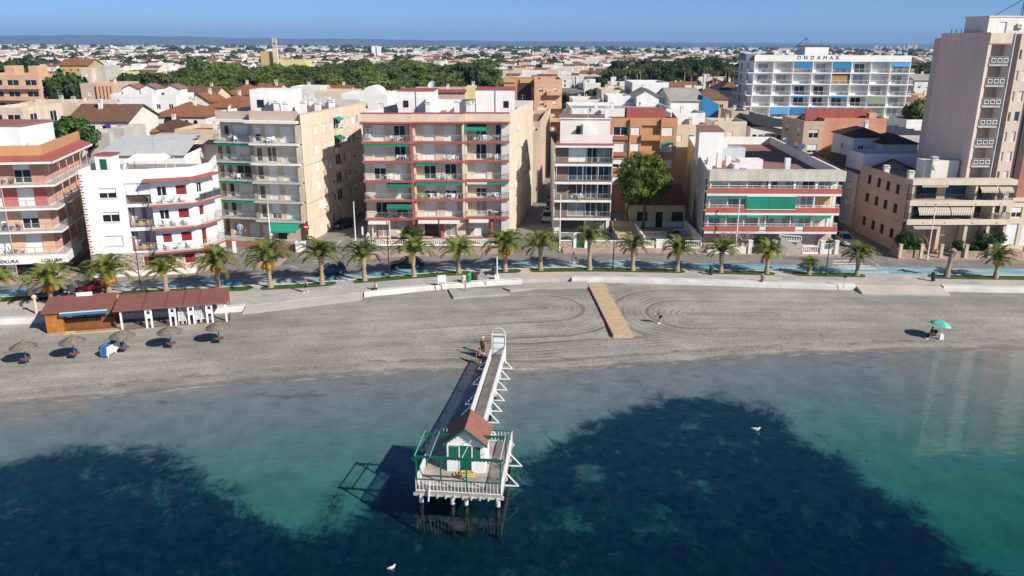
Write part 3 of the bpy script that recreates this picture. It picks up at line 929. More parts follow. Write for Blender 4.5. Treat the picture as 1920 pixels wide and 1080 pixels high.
def lettering(b, F, text, u, o, z, size, m, gapf=1.0, name='lettering'):
    cu = bpy.data.curves.new(name, 'FONT')
    cu.body = text; cu.size = size; cu.extrude = .03; cu.space_character = gapf
    cu.materials.append(m)
    o_ = bpy.data.objects.new('tmp', cu); col.objects.link(o_)
    me = bpy.data.meshes.new_from_object(o_.evaluated_get(bpy.context.evaluated_depsgraph_get())); bpy.data.objects.remove(o_)
    o_ = bpy.data.objects.new(name, me); col.objects.link(o_); o_.parent = b.root
    q = F.pt(u, o, z)
    o_.location = (q[0] - b.x, q[1] - b.y, z)
    o_.rotation_euler = (R(90), 0, math.atan2(F.d.y, F.d.x))
    return o_

# ================================================================== A  pink block with the shop (far left)
b = Bld('apartment_block', 'pink apartment block with wraparound balconies above a white fronted shop', -54.6, 93.2)
F = Face(b, (-72.7, 91.6), (-56.4, 94.6))         # wall lines; balconies run out 1.4
S_ = Face(b, (-56.4, 94.6), (-60.2, 110.4))
zs = [3.1, 6.0, 8.8, 11.6]
cols = ['peach', 'peach', 'rosered', 'salmon']
b.prism('core', [(-73, 92.2), (-57, 95.1), (-60.6, 110), (-76, 107)], 0, 14.3, W['pink'], W['roofg'])
for i, z in enumerate(zs):
    mb = MB(); holes = []
    for (a, kind) in ((1.0, 'blind'), (5.2, 'blind'), (9.7, 'blind'), (13.3, ('blind', 'half', 'blind', 'third')[i])):
        holes.append((a, a + 1.9, z + .02, z + 2.2, kind))
    F.wall(mb, 0, F.w, z, z + 2.8, holes); b.put(mb, 'wall', W[cols[i]])
    for h in holes: F.window(*h[:4], kind=h[4], shut='shutw', name='balcony_door')
    mb = MB(); holes = [(a, a + 1.2, z + .8, z + 2.1, 'blind') for a in (2, 5.5, 9, 12.5)]
    S_.wall(mb, 0, S_.w, z, z + 2.8, holes); b.put(mb, 'wall', W['pink'])
    for h in holes: S_.window(*h[:4], kind=h[4], shut='shutw')
    mb = MB(); F.box(mb, -.3, F.w + 1.55, -.1, 1.5, z - .25, z); S_.box(mb, -1.49, S_.w, -.1, 1.5, z - .252, z - .002)
    bl = b.put(mb, 'balcony', W['offw'])
    F.railing([(0, 1.42), (F.w + 1.42, 1.42)], z, parent=bl)
    S_.railing([(-1.42, 1.42), (S_.w, 1.42)], z, parent=bl, gap=.2)
    if i != 2:
        for u in (3.6, 8.3, 12.4): sitting_set(F, u, .75, z, 'on the %s balcony of the pink block' % ORD[i], 2, dark=i in (1, 3))
mb = MB()
for u in (.6, 6.9, 12.3): mb.tube(F.pt(u, 1.44, 0), F.pt(u, 1.44, 14.2), .06, n=8)
b.put(mb, 'balcony_posts', W['railp'])
for u in (1.6, 4.6, 7.6, 10.6, 13.6):
    mb = MB(); mb.tube(S_.pt(u, 1.44, 3), S_.pt(u, 1.44, 14.2), .06, n=8); b.put(mb, 'post', W['railp'])
mb = MB()      # sloping red eaves, then the orange parapet
c0 = [F.xy(-.4, 1.7), F.xy(F.w + 1.7, 1.7), S_.xy(S_.w, 1.7)]
c1 = [F.xy(-.4, .3), F.xy(F.w + .3, .3), S_.xy(S_.w, .3)]
for i in range(2):
    mb.hexa([(*c0[i], 14.15), (*c0[i + 1], 14.15), (*c1[i + 1], 14.2), (*c1[i], 14.2), (*c0[i], 14.4), (*c0[i + 1], 14.4), (*c1[i + 1], 14.95), (*c1[i], 14.95)])
b.put(mb, 'eaves', [W['slabred']])
mb = MB(); F.box(mb, -.4, F.w + 1.74, 1.71, 1.76, 14.1, 14.36); S_.box(mb, -1.7, S_.w, 1.71, 1.76, 14.1, 14.36); b.put(mb, 'fascia', W['offw'])
mb = MB(); F.box(mb, -.4, F.w + .3, .05, .3, 14.3, 16.1); S_.box(mb, .05, S_.w, .05, .3, 14.3, 16.1); b.put(mb, 'parapet', W['orange'])
b.boxp('penthouse', -70, -60.2, 97.6, 105, 14.3, 18.0, W['white'])
b.boxp('penthouse', -68, -62.6, 95.6, 97.59, 14.3, 16.6, W['white'])
b.boxp('roof', -70.2, -60, 97.5, 105.2, 18.0, 18.15, W['rooft'])
dish(b, -59.6, 97.6, 14.6); dish(b, -62.4, 107, 15.6)
# shop front
mb = MB(); F.box(mb, -.3, F.w + 1.5, .0, 1.55, 2.0, 2.86); S_.box(mb, -1.5, 5, 0, 1.55, 2.0, 2.858); b.put(mb, 'shop_fascia', W['white'])
mb = MB(); F.wall(mb, 0, F.w, 0, 2.86, [(1, 5, .1, 2), (6.6, 10.6, .1, 2), (11.5, 14.6, .1, 2)], rev=.3); b.put(mb, 'wall', W['white'])
for a, c in ((1, 5), (6.6, 10.6), (11.5, 14.6)): F.window(a, c, .1, 2.0, 'glass', 'framed', rec=.3, name='shop_window')
mb = MB(); S_.wall(mb, 0, S_.w, 0, 2.86, [(1, 2.2, 0, 2.2), (6, 9, .9, 2.1)]); b.put(mb, 'wall', W['tan'])
lettering(b, F, 'LOKURA', 10.4, 1.57, 2.2, .58, W['framed'], 1.05)
lettering(b, F, 'LOKURA', 15.3, 1.57, 2.2, .58, W['framed'], 1.05)
F.awning(1.2, 5.4, 2.0, 1.6, .5, 'white', o=1.5)
# shop board outside
t = thing('shop_board', 'rounded white and green advertising board standing before the shop', 'sign', (*F.xy(16.6, 2.6), G0 + .12), .2)
mb = MB(); mb.prism([(-.45, -.05), (.45, -.05), (.45, .05), (-.45, .05)], .1, 1.2); mb.tube((0, -.05, 1.2), (0, .05, 1.2), .45, n=20); mb.box(-.5, .5, -.2, .2, 0, .1)
mb.build('board', W['white'], t)
mb = MB(); mb.tube((0, -.06, .95), (0, -.051, .95), .33, n=18); mb.box(-.3, .3, -.06, -.051, .45, .8); mb.build('picture', W['greend'], t)

# ================================================================== B  white four storey corner block
b = Bld('apartment_block', 'white four storey block with dark red shutters, red balcony edges and stone ground floor', -46, 96)
p0, pm, p1, p2 = (-51.5, 93.3), (-43.9, 94.8), (-39.5, 96.6), (-38.5, 100.6)
FL, FR, FC, FS = Face(b, p0, pm), Face(b, pm, p1), Face(b, p1, p2), None
b.prism('core', [(-51.2, 93.9), (-43.9, 97.0), (-40.0, 97.5), (-39.1, 100.6), (-40.6, 107), (-54, 106)], 0, 12.2, W['white'], W['roofg'])
zs = [3.25, 6.2, 9.1]
holesL = []
for i, z in enumerate([3.25, 6.2, 9.1]):
    holesL.append((1.9, 3.9, z + .75, z + 2.0, ('blind', 'third', 'half')[i]))
mb = MB()
lg = [(4.9, 7.75, z + .0, z + 2.5) for z in zs]
FL.wall(mb, 0, FL.w, 3, 13.3, holesL + lg, rev=.16); b.put(mb, 'wall', W['white'])
for h in holesL: FL.window(*h[:4], kind=h[4], shut='shutw', sill=True)
mauve = mat('mauve_render', (.33, .22, .26), .85, .08, .5); W['mauve'] = mauve
for i, z in enumerate(zs):
    LF = Face(b, FL.xy(4.9, -1.5), FL.xy(7.75, -1.5))
    mb = MB(); hs = [(.35, 1.2, z + .7, z + 2.1), (1.7, 2.6, z + .7, z + 2.1)]
    LF.wall(mb, 0, LF.w, z, z + 2.6, hs); FL.box(mb, 4.9, 7.75, -1.5, -.01, z - .12, z); FL.box(mb, 4.9, 7.75, -1.5, -.17, z + 2.45, z + 2.55)
    FL.box(mb, 4.75, 4.9, -1.5, -.17, z, z + 2.5)
    b.put(mb, 'loggia_wall', W['mauve' if i < 2 else 'tan'])
    for h in hs: LF.window(*h, kind='blind', shut='shutw')
    if i == 2:
        mb = MB(); FL.box(mb, 4.95, 6.3, -.14, -.1, z + 1.1, z + 2.4); FL.box(mb, 6.38, 7.7, -.14, -.1, z + 1.1, z + 2.4); b.put(mb, 'sun_blind', W['shutw'])
    FL.railing([(4.9, -.05), (7.75, -.05)], z, m='raild' if i == 2 else 'rail', solid=None)
    if i < 2:
        mb = MB(); 
        for k in range(3): FL.box(mb, 5.1 + k * .9, 5.55 + k * .9, .0, .02, z + .25, z + .8)
        b.put(mb, 'hanging_cloth', W['ochre'])
mb = MB(); hs = []
for i, z in enumerate(zs):
    hs += [(.7, 1.8, z + .8, z + 2.05, ('blind', 'glass', 'third')[i]), (2.8, 4.1, z + .8, z + 2.1, 'blind')]
FR.wall(mb, 0, FR.w, 3, 11.9, hs); b.put(mb, 'wall', W['white'])
for h in hs: FR.window(*h[:4], kind=h[4], shut='shutr', name='window')
mb = MB(); hc = [(.9, 2.0, z + (.0 if i == 0 else .8), z + 2.1, 'blind' if i < 2 else 'glass') for i, z in enumerate(zs)]
FC.wall(mb, 0, FC.w, 3, 11.9, hc); b.put(mb, 'wall', W['white'])
for h in hc: FC.window(*h[:4], kind=h[4], shut='shutr')
for i, z in enumerate(zs):
    mb = MB()
    o_ = 1.15
    poly = [FR.xy(-.35, 0), FR.xy(-.35, o_), FR.xy(FR.w - .3, o_), FC.xy(.9, o_ - .1), FC.xy(FC.w + .1, o_ - .1), FC.xy(FC.w, 0), FR.xy(FR.w, 0)]
    mb.prism([tuple(q) for q in poly], z - .28, z - .02)
    bl = b.put(mb, 'balcony', W['slabred'])
    mb = MB(); mb.prism([tuple(q) for q in poly], z - .018, z); b.put(mb, 'floor', W['offw'], bl)
    FR.railing([(-.3, 0), (-.3, 1.05), (FR.w - .3, 1.05)], z, parent=bl)
    FC.railing([(-.1, .98), (.9, 1.0), (FC.w + .05, 1.0), (FC.w, 0)], z, parent=bl, solid='framed' if i == 2 else None)
    for u in (1.2, 2.4, 3.7): furn(FR, u, .6, z, 'chair', rnd.uniform(0, 6), 'white plastic chair on the %s balcony of the white corner block' % ORD[i], 'chairs on the white corner block')
mb = MB()
poly = [FR.xy(-.6, 0), FR.xy(-.6, 1.3), FR.xy(FR.w - .3, 1.3), FC.xy(.9, 1.25), FC.xy(FC.w + .2, 1.2), FC.xy(FC.w, 0), FR.xy(FR.w, 0)]
mb.prism([tuple(q) for q in poly], 11.9, 12.12); b.put(mb, 'eaves', W['slabred'])
mb = MB(); FR.box(mb, 0, FR.w, -.2, .02, 12.12, 13.3); FC.box(mb, 0, FC.w, -.2, .02, 12.12, 13.3)
b.put(mb, 'parapet', W['white']); mb = MB(); mb.obox((*FC.xy(FC.w), 12.1), (-1.7, 6.8, 0), (-.2, 0, 0), (0, 0, 1.2)); b.put(mb, 'parapet', W['white']); mb = MB(); mb.obox((-51.5, 93.3, 12.1), (-2.4, 12.6, 0), (.2, 0, 0), (0, 0, 1.2)); b.put(mb, 'parapet', W['white'])
n = N('rubble_stone')
vo = n.t.nodes.new('ShaderNodeTexVoronoi'); vo.inputs['Scale'].default_value = 3.2; n.link(n.scaled((1, 1, 2)), vo.inputs['Vector'])
vd = n.t.nodes.new('ShaderNodeTexVoronoi'); vd.feature = 'DISTANCE_TO_EDGE'; vd.inputs['Scale'].default_value = 3.2; n.link(n.scaled((1, 1, 2)), vd.inputs['Vector'])
bw = n.t.nodes.new('ShaderNodeRGBToBW'); n.link(vo.outputs['Color'], bw.inputs[0])
cc = n.mix(n.rng(bw.outputs[0], .2, .8), (.16, .11, .08), (.42, .33, .26))
W['stone'] = n.done(n.mix(n.rng(vd.outputs['Distance'], .02, .07), (.62, .58, .52), cc), .9)
mb = MB(); hs = [(2.5, 3.8, 1.1, 2.4), (5.7, 7.1, 1.1, 2.4)]; FL.wall(mb, 0, FL.w, 0, 3, [(5.9, 7.2, 1.2, 2.5)]); b.put(mb, 'plinth_wall', W['stone']); FL.window(5.9, 7.2, 1.2, 2.5, 'blind', shut='shutr')
mb = MB(); hs = [(.6, 1.9, 1.2, 2.5), (2.9, 4.2, 1.2, 2.5)]; FR.wall(mb, 0, FR.w, 0, 3, hs); b.put(mb, 'plinth_wall', W['stone'])
for h in hs: FR.window(*h, kind='blind', shut='shutr')
mb = MB(); FC.wall(mb, 0, FC.w, 0, 3, [(1, 2, .2, 2.3)]); b.put(mb, 'plinth_wall', W['stone']); FC.window(1, 2, .2, 2.3, 'blind', shut='shutr')
mb = MB(); SB = Face(b, p2, (-40.2, 107.6)); SB.wall(mb, 0, SB.w, 0, 12, [(1.5, 2.6, z + .9, z + 2) for z in zs]); b.put(mb, 'wall', W['white'])
mb = MB()
for k in range(38):      # brick quoins up the left edge
    z = .2 + k * .335; w = .38 if k % 2 else .22
    FL.box(mb, -.02, w, .0, .035, z, z + .17)
b.put(mb, 'brick_quoins', mat('quoin_brick', (.36, .16, .13), .85, .2, 3))
mb = MB(); mb.box(-51.0, -49.2, 96.6, 99, 12.2, 14.6); hut = b.put(mb, 'stair_hut', W['white'])
b.boxp('hut_roof', -51.2, -49.0, 96.5, 99.2, 14.6, 14.75, W['slabred'])
b.boxp('hut_door', -50.4, -49.6, 96.55, 96.599, 12.3, 14.2, W['greend'])
mb = MB()
mb.hexa([(-47.2, 95.9, 14.0), (-42.9, 96.8, 14.0), (-43.2, 100.4, 14.0), (-47.6, 99.4, 14.0), (-46.4, 97.4, 14.7), (-43.4, 98, 14.7), (-43.6, 99, 14.7), (-46.6, 98.4, 14.7)])
for x, y in ((-47.1, 96), (-42.5, 96.9), (-42.9, 100.3), (-47.5, 99.3)): mb.tube((x, y, 12.2), (x, y, 14), .05, n=6)
b.put(mb, 'roof_canopy', W['offw'])
aerial(b, -45.6, 101, 12.2, 4.4); dish(b, -46.6, 95.4, 12.6)
# low stone kerb wall before it
mb = MB()
LW = Face(b, (-51.4, 92.9), (-39.6, 95.9)); LW.box(mb, 0, LW.w, -.18, 0, 0, .75)
tag(mb.build('garden_wall', W['offw']), 'low white wall at the foot of the white corner block', 'wall'); bpy.data.objects['garden_wall'].location.z = G0

# ================================================================== C  beige block with the long sunlit side wall
b = Bld('apartment_block', 'beige six storey block with grey balconies and a long windowed side wall', -36, 114)
pL0, pL1 = (-42.3, 115.8), (-37.0, 114.9)
pR0, pR1 = (-37.0, 113.6), (-30.4, 112.9)
CL, CR, CS = Face(b, pL0, pL1), Face(b, pR0, pR1), Face(b, (-29.6, 111.9), (-25.2, 138.4))
b.prism('core', [(-42, 116.6), (-37, 115.6), (-37, 114.6), (-30.3, 113.6), (-25.6, 138.2), (-38, 141)], 0, 17.6, W['beige'], W['rooft'])
zs = [3.25, 6.05, 8.85, 11.5, 14.3]
for i, z in enumerate(zs):
    mb = MB(); hs = [(.5, 1.3, z, z + 2.2, 'glass'), (1.9, 4.2, z, z + 2.2, ('blind', 'blind', 'glass', 'blind', 'blind')[i])]
    CL.wall(mb, 0, CL.w, z, z + 2.8, hs); b.put(mb, 'wall', W['greyb'])
    for h in hs: CL.window(*h[:4], kind=h[4], shut='shutw', name='balcony_door')
    CL.balcony(-.5, CL.w + .0, 1.3, z, 'slabgrey', right=False)
    if i in (1, 3, 4) or i == 2: CL.rolled(-.4, CL.w - .4, z - .24, 'green', o=1.0)
    mb = MB(); hs = [(.3, 1.2, z + .1, z + 2.1, ('glass', 'glass', 'glass', 'glass', 'half')[i]), (1.9, 3.3, z, z + 2.2, ('half', 'blind', 'blind', 'glass', 'blind')[i]), (4.1, 6.0, z, z + 2.2, 'blind')]
    CR.wall(mb, 0, CR.w, z, z + 2.8, hs); b.put(mb, 'wall', W['beige'])
    for h in hs: CR.window(*h[:4], kind=h[4], name='balcony_door', shut='shutw' if i != 3 else 'shutc')
    CR.balcony(-.1, CR.w + .55, 1.35, z, 'slabwhite' if i > 2 else 'slabgrey', th=.26, left=True, right=False)
    mb = MB(); CR.box(mb, CR.w + .0, CR.w + .8, .0, .93, z, z + 2.54); b.put(mb, 'fin_wall', W['beige'])
    if i in (2, 4): sitting_set(CL, 2.6, .7, z, 'on a left hand balcony of the beige block', 3)
    if i == 4: sitting_set(CR, 2.6, .7, z, 'on the top right balcony of the beige block', 3)
mb = MB(); CL.box(mb, -.8, CL.w, -.2, 1.6, 17.1, 17.4); CR.box(mb, -.4, CR.w + .55, -.2, 1.62, 17.1, 17.42); b.put(mb, 'eaves', W['slabwhite'])
mb = MB(); CL.box(mb, -.5, CL.w, -.1, .15, 17.42, 18.5); CR.box(mb, .0, CR.w + .3, -.1, .2, 17.42, 18.7); CR.box(mb, -.2, 0, -1.5, .2, 17.42, 18.7); b.put(mb, 'parapet', W['tan'])
mb = MB(); mb.poly([(-30.35, 113.2, 0), (-29.6, 111.9, 0), (-29.6, 111.9, 18.3), (-30.35, 113.2, 18.3)]); b.put(mb, 'corner_wall', W['beige'])
hs = []
k = 0
for u in (4.5, 7.6, 10.4, 15.2, 17.4, 19.8, 21.8, 24.2):
    for i, z in enumerate(zs):
        hs.append((u, u + 1.15, z + .8, z + 2.1, 'blind' if u < 15 and not (u > 9 and i < 3) else rnd.choice(['half', 'glass', 'blind'])))
hs += [(12.0, 14.4, z + .75, z + 2.3, 'glass') for z in zs]
hs += [(4, 5.4, 1, 2.2, 'blind'), (9.5, 10.6, .3, 2.4, 'glass'), (12, 13, .3, 2.4, 'glass'), (14.5, 15.3, .3, 2.4, 'blind'), (18, 19, .3, 2.4, 'glass')]
mb = MB(); CS.wall(mb, 0, CS.w, 0, 18.3, hs); b.put(mb, 'side_wall', W['cream'])
for h in hs: CS.window(*h[:4], kind=h[4], sill=True)
for i, z in enumerate(zs):
    mb = MB(); CS.box(mb, 11.9, 14.5, 0, .45, z - .1, z + .75); b.put(mb, 'balcony', W['cream'])
CS.awning(11.9, 14.5, 14.3 + 2.6, .7, .25, 'green', o=.02); CS.awning(11.9, 14.5, 11.5 + 2.6, .8, .4, 'green', o=.02)
mb = MB(); CS.box(mb, .0, CS.w, .0, .03, 2.95, 3.05); CS.box(mb, 0, CS.w, 0, .06, 18.3, 18.42); b.put(mb, 'string_course', W['tan'])
mb = MB(); mb.tube(CS.pt(15.0, .06, 3), CS.pt(15.0, .06, 18.2), .05, n=6); b.put(mb, 'downpipe', W['white'])
CS.ac(14.6, .02, 15.2); CS.ac(9.2, .02, 9.6); CS.ac(17, .02, 6.6); CS.ac(22.9, .02, 12.2); CS.ac(6.2, .02, 3.9)
for z in (5.6, 11.1): mb = MB(); CS.box(mb, .2, CS.w - 1, .0, .025, z, z + .04); b.put(mb, 'cable', W['raild'])
mb = MB(); CL.wall(mb, 0, CL.w, 0, 3.2, [(.6, 2.2, .1, 2.2), (3, 4.7, .1, 2.2)]); CR.wall(mb, 0, CR.w, 0, 3.2, [(.2, 2.0, .1, 2.3), (2.6, 3.9, .1, 2.3)]); b.put(mb, 'wall', W['tan'])
CL.window(.6, 2.2, .1, 2.2, 'curtain', name='ground_floor_door'); CL.window(3, 4.7, .1, 2.2, 'blind', name='ground_floor_door'); CR.window(.2, 2.0, .1, 2.3, 'blind', name='ground_floor_door'); CR.window(2.6, 3.9, .1, 2.3, 'glass', 'framed', name='ground_floor_door')
CR.awning(2.2, 6.5, 3.0, 1.9, .9, 'green', o=1.0, label='large extended green awning over the ground floor terrace')
mb = MB(); CR.box(mb, CR.w, CR.w + .6, -.2, .0, 0, 3.2); b.put(mb, 'wall', W['cream'])
b.boxp('penthouse', -38.5, -32.3, 118.6, 124, 17.6, 21.3, W['white'])
b.boxp('penthouse_window', -37.5, -36.5, 118.54, 118.598, 18.8, 19.9, W['glass'])
b.boxp('stair_hut', -35.4, -33.9, 117.4, 118.59, 17.6, 20, W['white'])
for x, y, h in ((-34.0, 116.5, 2.0), (-32.7, 116.3, 1.9), (-30.6, 118, 1.9), (-30.2, 122, 2), (-29.2, 121, 1.5), (-28.8, 126, 1.8), (-28, 125, 1.6)): chimney(b, x, y, 17.6, h, .8)
mb = MB(); mb.obox((-26, 138, 17.6), (-12.4, 2.6, 0), (0, -.2, 0), (0, 0, 1.1)); mb.obox((-42.3, 116, 17.6), (4.3, 24, 0), (.2, 0, 0), (0, 0, .9)); b.put(mb, 'parapet', W['offw'])
aerial(b, -33, 128, 17.6, 3.2); dish(b, -41, 117.4, 17.9); dish(b, -38, 122, 19)
# garden wall of C
mb = MB(); GW = Face(b, (-43, 110.2), (-30.2, 107.2)); GW.box(mb, 0, GW.w, -.2, 0, 0, .9)
tw = mb.build('garden_wall', W['brick']); tag(tw, 'low red brick wall with railing before the beige block', 'wall'); tw.location.z = G0
mb = MB()
for k in range(60):
    u = .1 + k * GW.w / 61; q = GW.pt(u, -.1, .9); mb.bar(q, (q[0], q[1], 1.5), .025)
mb.bar(GW.pt(0, -.1, 1.5), GW.pt(GW.w, -.1, 1.5), .05); mb.build('railing', W['railw'], tw)
mb = MB(); mb.box(-30.1, -28.9, 106.4, 107.4, 0, 1.3); mb.box(-30.2, -28.8, 106.3, 107.5, 1.3, 1.42); o = mb.build('gate_pillar', W['white']); o.location.z = G0; tag(o, 'white gate pillar at the corner of the beige block garden', 'pillar')
# ================================================================== D  cream block with red slabs, three stepped bays
b = Bld('apartment_block', 'cream six storey block with red balcony slabs in three stepped bays', -10, 116)
bays = [(-21.5, -14.35, 114.8), (-14.3, -6.95, 115.4), (-6.9, -.5, 116.2)]
zs = [3.3, 6.05, 8.85, 11.65, 14.4]
b.prism('core', [(-21.3, 115.4), (-14.3, 115.6), (-7, 116.2), (-.6, 116.8), (3.4, 142), (-17, 144)], 0, 17.2, W['cream'], W['rooft'])
kinds = [  # per floor, per bay: two doors
    [('glass', 'glass'), ('blind', 'blind'), ('curtain', 'half')],
    [('blind', 'blind'), ('half', 'half'), ('half', 'blind')],
    [('third', 'blind'), ('glass', 'glass'), ('blind', 'blind')],
    [('blind', 'glass'), ('blind', 'blind'), ('glass', 'glass')],
    [('blind', 'glass'), ('blind', 'blind'), ('blue', 'glass')]]
for bi, (x0, x1, y) in enumerate(bays):
    F = Face(b, (x0, y), (x1, y))
    w = F.w
    bay = ('left', 'middle', 'right')[bi]
    for i, z in enumerate(zs):
        hs = [(1.35, 3.1, z, z + 2.25, kinds[i][bi][0]), (4.4, 6.1 if bi < 2 else 5.9, z, z + 2.25, kinds[i][bi][1])]
        mb = MB(); F.wall(mb, 0, w, z, z + 2.8, hs); b.put(mb, 'wall', W['cream'])
        for h in hs: F.window(*h[:4], kind=h[4], shut='shutw' if (i + bi) % 3 else 'shutc', name='balcony_door')
        F.balcony(0, w, 1.4, z, 'cream', th=.18, left=bi == 0, right=bi == 2, edge='slabred')
        mb = MB(); F.box(mb, w - .32, w, 0, 1.15, z, z + 2.6); b.put(mb, 'fin_wall', W['slabred' if bi == 0 else 'cream'])
        if bi: 
            mb = MB(); F.box(mb, .0, .3, 0, 1.1, z, z + 2.6); b.put(mb, 'fin_wall', W['cream'])
    mb = MB(); F.box(mb, -.1, w + (.1 if bi == 2 else 0), -.1, 1.75, 17.0, 17.22); F.box(mb, -.1, w, .9, 1.6, 16.9, 17.0); b.put(mb, 'eaves', W['slabred'])
    mb = MB(); F.box(mb, 0, w, -.1, 1.2, 17.22, 18.35); b.put(mb, 'parapet', W['cream'])
    mb = MB(); F.box(mb, -.03, w + .03, -.12, 1.24, 18.35, 18.43); b.put(mb, 'coping', W['slabred'])
    # ground floor
    mb = MB(); hs = [(1.2, 3.3, .3, 2.5), (4.3, 6.0, .3 if bi == 1 else .9, 2.5)]; F.wall(mb, 0, w, 0, 3.3, hs); b.put(mb, 'wall', W['cream'])
    F.window(*hs[0], kind=('curtain', 'glass', 'blind')[bi], frame='framed' if bi == 1 else 'frame', name='ground_floor_door'); F.window(*hs[1], kind='curtain' if bi == 1 else 'blind', name='ground_floor_door')
    mb = MB(); F.box(mb, 3.7 if bi else w - .35, 4.1 if bi else w, 0, 1.0, 0, 3.1); b.put(mb, 'pier', W['slabred'])
    F.awning(.5, 3.4, 3.0, .7, .15, 'offw', o=1.42)
    if bi == 1: F.awning(3.6, 6.6, 3.0, .7, .15, 'offw', o=1.42)
    if bi == 0:
        for u in (1.0, 3.5):
            mb = MB(); mb.box(*(lambda q: (q[0] - .08, q[0] + .08, q[1] - .08, q[1] + .08))(F.xy(u, 1.5)), 0, 3.0); b.put(mb, 'post', W['offw'])
    FB = F
    if bi == 0:
        F.awning(3.2, 6.9, 3.3 + 2.45, 1.3, .75, 'green', o=.5); F.awning(3.3, 6.8, 6.05 + 2.45, .9, .3, 'green', o=.9)
        F.rolled(.3, 3.2, 11.65 + 2.5, 'green', 1.2); F.rolled(3.4, 6.8, 11.65 + 2.5, 'green', 1.2); F.ac(.45, .02, 14.4 + 1.3); F.ac(.4, .02, 14.4 + .5)
        sitting_set(F, 4.8, .75, 14.4, 'on the top left balcony of the cream block', 3); sitting_set(F, 5.6, .8, 11.65, 'on the fourth left balcony of the cream block', 2)
        sitting_set(F, 3.4, .8, 8.85, 'on the third left balcony of the cream block', 3); sitting_set(F, 4.2, .8, 3.3, 'on the lowest left balcony of the cream block', 3, True)
        sitting_set(F, 1.1, .8, 6.05, 'on the second left balcony of the cream block', 1, True)
    if bi == 1:
        F.rolled(.3, 3.6, 6.05 + 2.5, 'green', 1.2); F.rolled(3.7, 7, 6.05 + 2.5, 'green', 1.2); F.rolled(.3, 3.4, 8.85 + 2.5, 'green', 1.2)
        sitting_set(F, 5.4, .8, 11.65, 'on the fourth middle balcony of the cream block', 3); sitting_set(F, 4.6, .8, 8.85, 'on the third middle balcony of the cream block', 3)
        sitting_set(F, 2.4, .8, 6.05, 'on the second middle balcony of the cream block', 3); sitting_set(F, 5.2, .8, 6.05, 'on the second middle balcony of the cream block', 3)
        mb = MB(); mb.blob((F.xy(.9, .9).x, F.xy(.9, .9).y, G0 + 6.5), (.55, .4, .42), 14, 8)
        tag(mb.build('beach_ball', mat('lime_rubber', (.3, .5, .05), .5, .05)), 'lime green inflatable on a middle balcony of the cream block', 'inflatable'); F.ac(.1, .35, 11.65 + .4)
    if bi == 2:
        F.awning(.05, 3.1, 14.4 + 2.5, 1.2, .75, 'green', o=.5); F.rolled(3.3, 6.3, 6.05 + 2.5, 'green', 1.2); F.rolled(.2, 3.2, 6.05 + 2.5, 'shutc', 1.2)
        sitting_set(F, 2.6, .8, 14.4, 'on the top right balcony of the cream block', 3); sitting_set(F, 4.6, .8, 14.4, 'on the top right balcony of the cream block', 2)
        sitting_set(F, 4.2, .8, 11.65, 'on the fourth right balcony of the cream block', 3); sitting_set(F, 4.3, .8, 6.05, 'on the second right balcony of the cream block', 3)
        sitting_set(F, 4.4, .8, 3.3, 'on the lowest right balcony of the cream block', 3, True)
DS = Face(b, (-.45, 115.0), (3.6, 141.6))
hs = []
for u in (3.5, 6.5, 9.5, 12.5, 15.5, 18.5, 21.5, 24):
    for z in zs: hs.append((u, u + 1.2, z + .8, z + 2.1, rnd.choice(['blind', 'blind', 'half'])))
hs += [(u, u + 1.3, .4, 2.5, 'blind') for u in (4, 8, 12, 16, 20)]
mb = MB(); DS.wall(mb, 0, DS.w, 0, 18.4, hs); b.put(mb, 'side_wall', W['cream'])
for h in hs: DS.window(*h[:4], kind=h[4], shut='shutc', sill=True)
for u, z in ((5, 6.9), (11.2, 12.4), (17.2, 9.8), (8, 15.2)): DS.ac(u, .02, z)
mb = MB(); mb.poly([DS.pt(0, 0, 0), DS.pt(0, -1.2, 0), DS.pt(0, -1.2, 18.35), DS.pt(0, 0, 18.35)]); DS.box(mb, 0, DS.w, -.2, -.01, 17.2, 18.4); mb.obox((-21.5, 115, 17.2), (4.2, 28.6, 0), (.2, 0, 0), (0, 0, 1.2)); mb.obox((3.4, 141.8, 17.2), (-20.6, 2.1, 0), (0, -.2, 0), (0, 0, 1.2)); b.put(mb, 'parapet', W['offw'])
for (x0, x1, y0, y1, z1) in ((-17.4, -11.9, 122.5, 129, 21.0), (-5.6, .3, 122.5, 130, 21.2)):
    b.boxp('penthouse', x0, x1, y0, y1, 17.2, z1, W['white']); b.boxp('penthouse_roof', x0 - .1, x1 + .1, y0 - .1, y1 + .1, z1, z1 + .12, W['slabred'])
    b.boxp('penthouse_window', x0 + .8 if x0 < -10 else x1 - 1.7, x0 + 1.6 if x0 < -10 else x1 - .9, y0 - .05, y0 - .002, 18.6, 19.6, W['glass'])
    mb = MB(); mb.tube(((x0 + x1) / 2, y0 - .05, 17.3), ((x0 + x1) / 2, y0 - .05, z1), .06, n=6); b.put(mb, 'downpipe', W['metal'])
b.boxp('stair_hut', -11.88, -5.62, 126, 129, 17.2, 19.4, W['white'])
b.boxp('stair_hut', -13.0, -11.9, 121.0, 122.49, 17.2, 20, W['white'])
for x, y in ((-12.6, 120.4), (-6.5, 119.5), (-6.1, 121.5), (-8.6, 124)): chimney(b, x, y, 17.2, 2.1, .75)
dish(b, -13, 131, 20.6, .7); aerial(b, -9, 131, 18, 3.5); aerial(b, 1.5, 126, 17.4, 3)
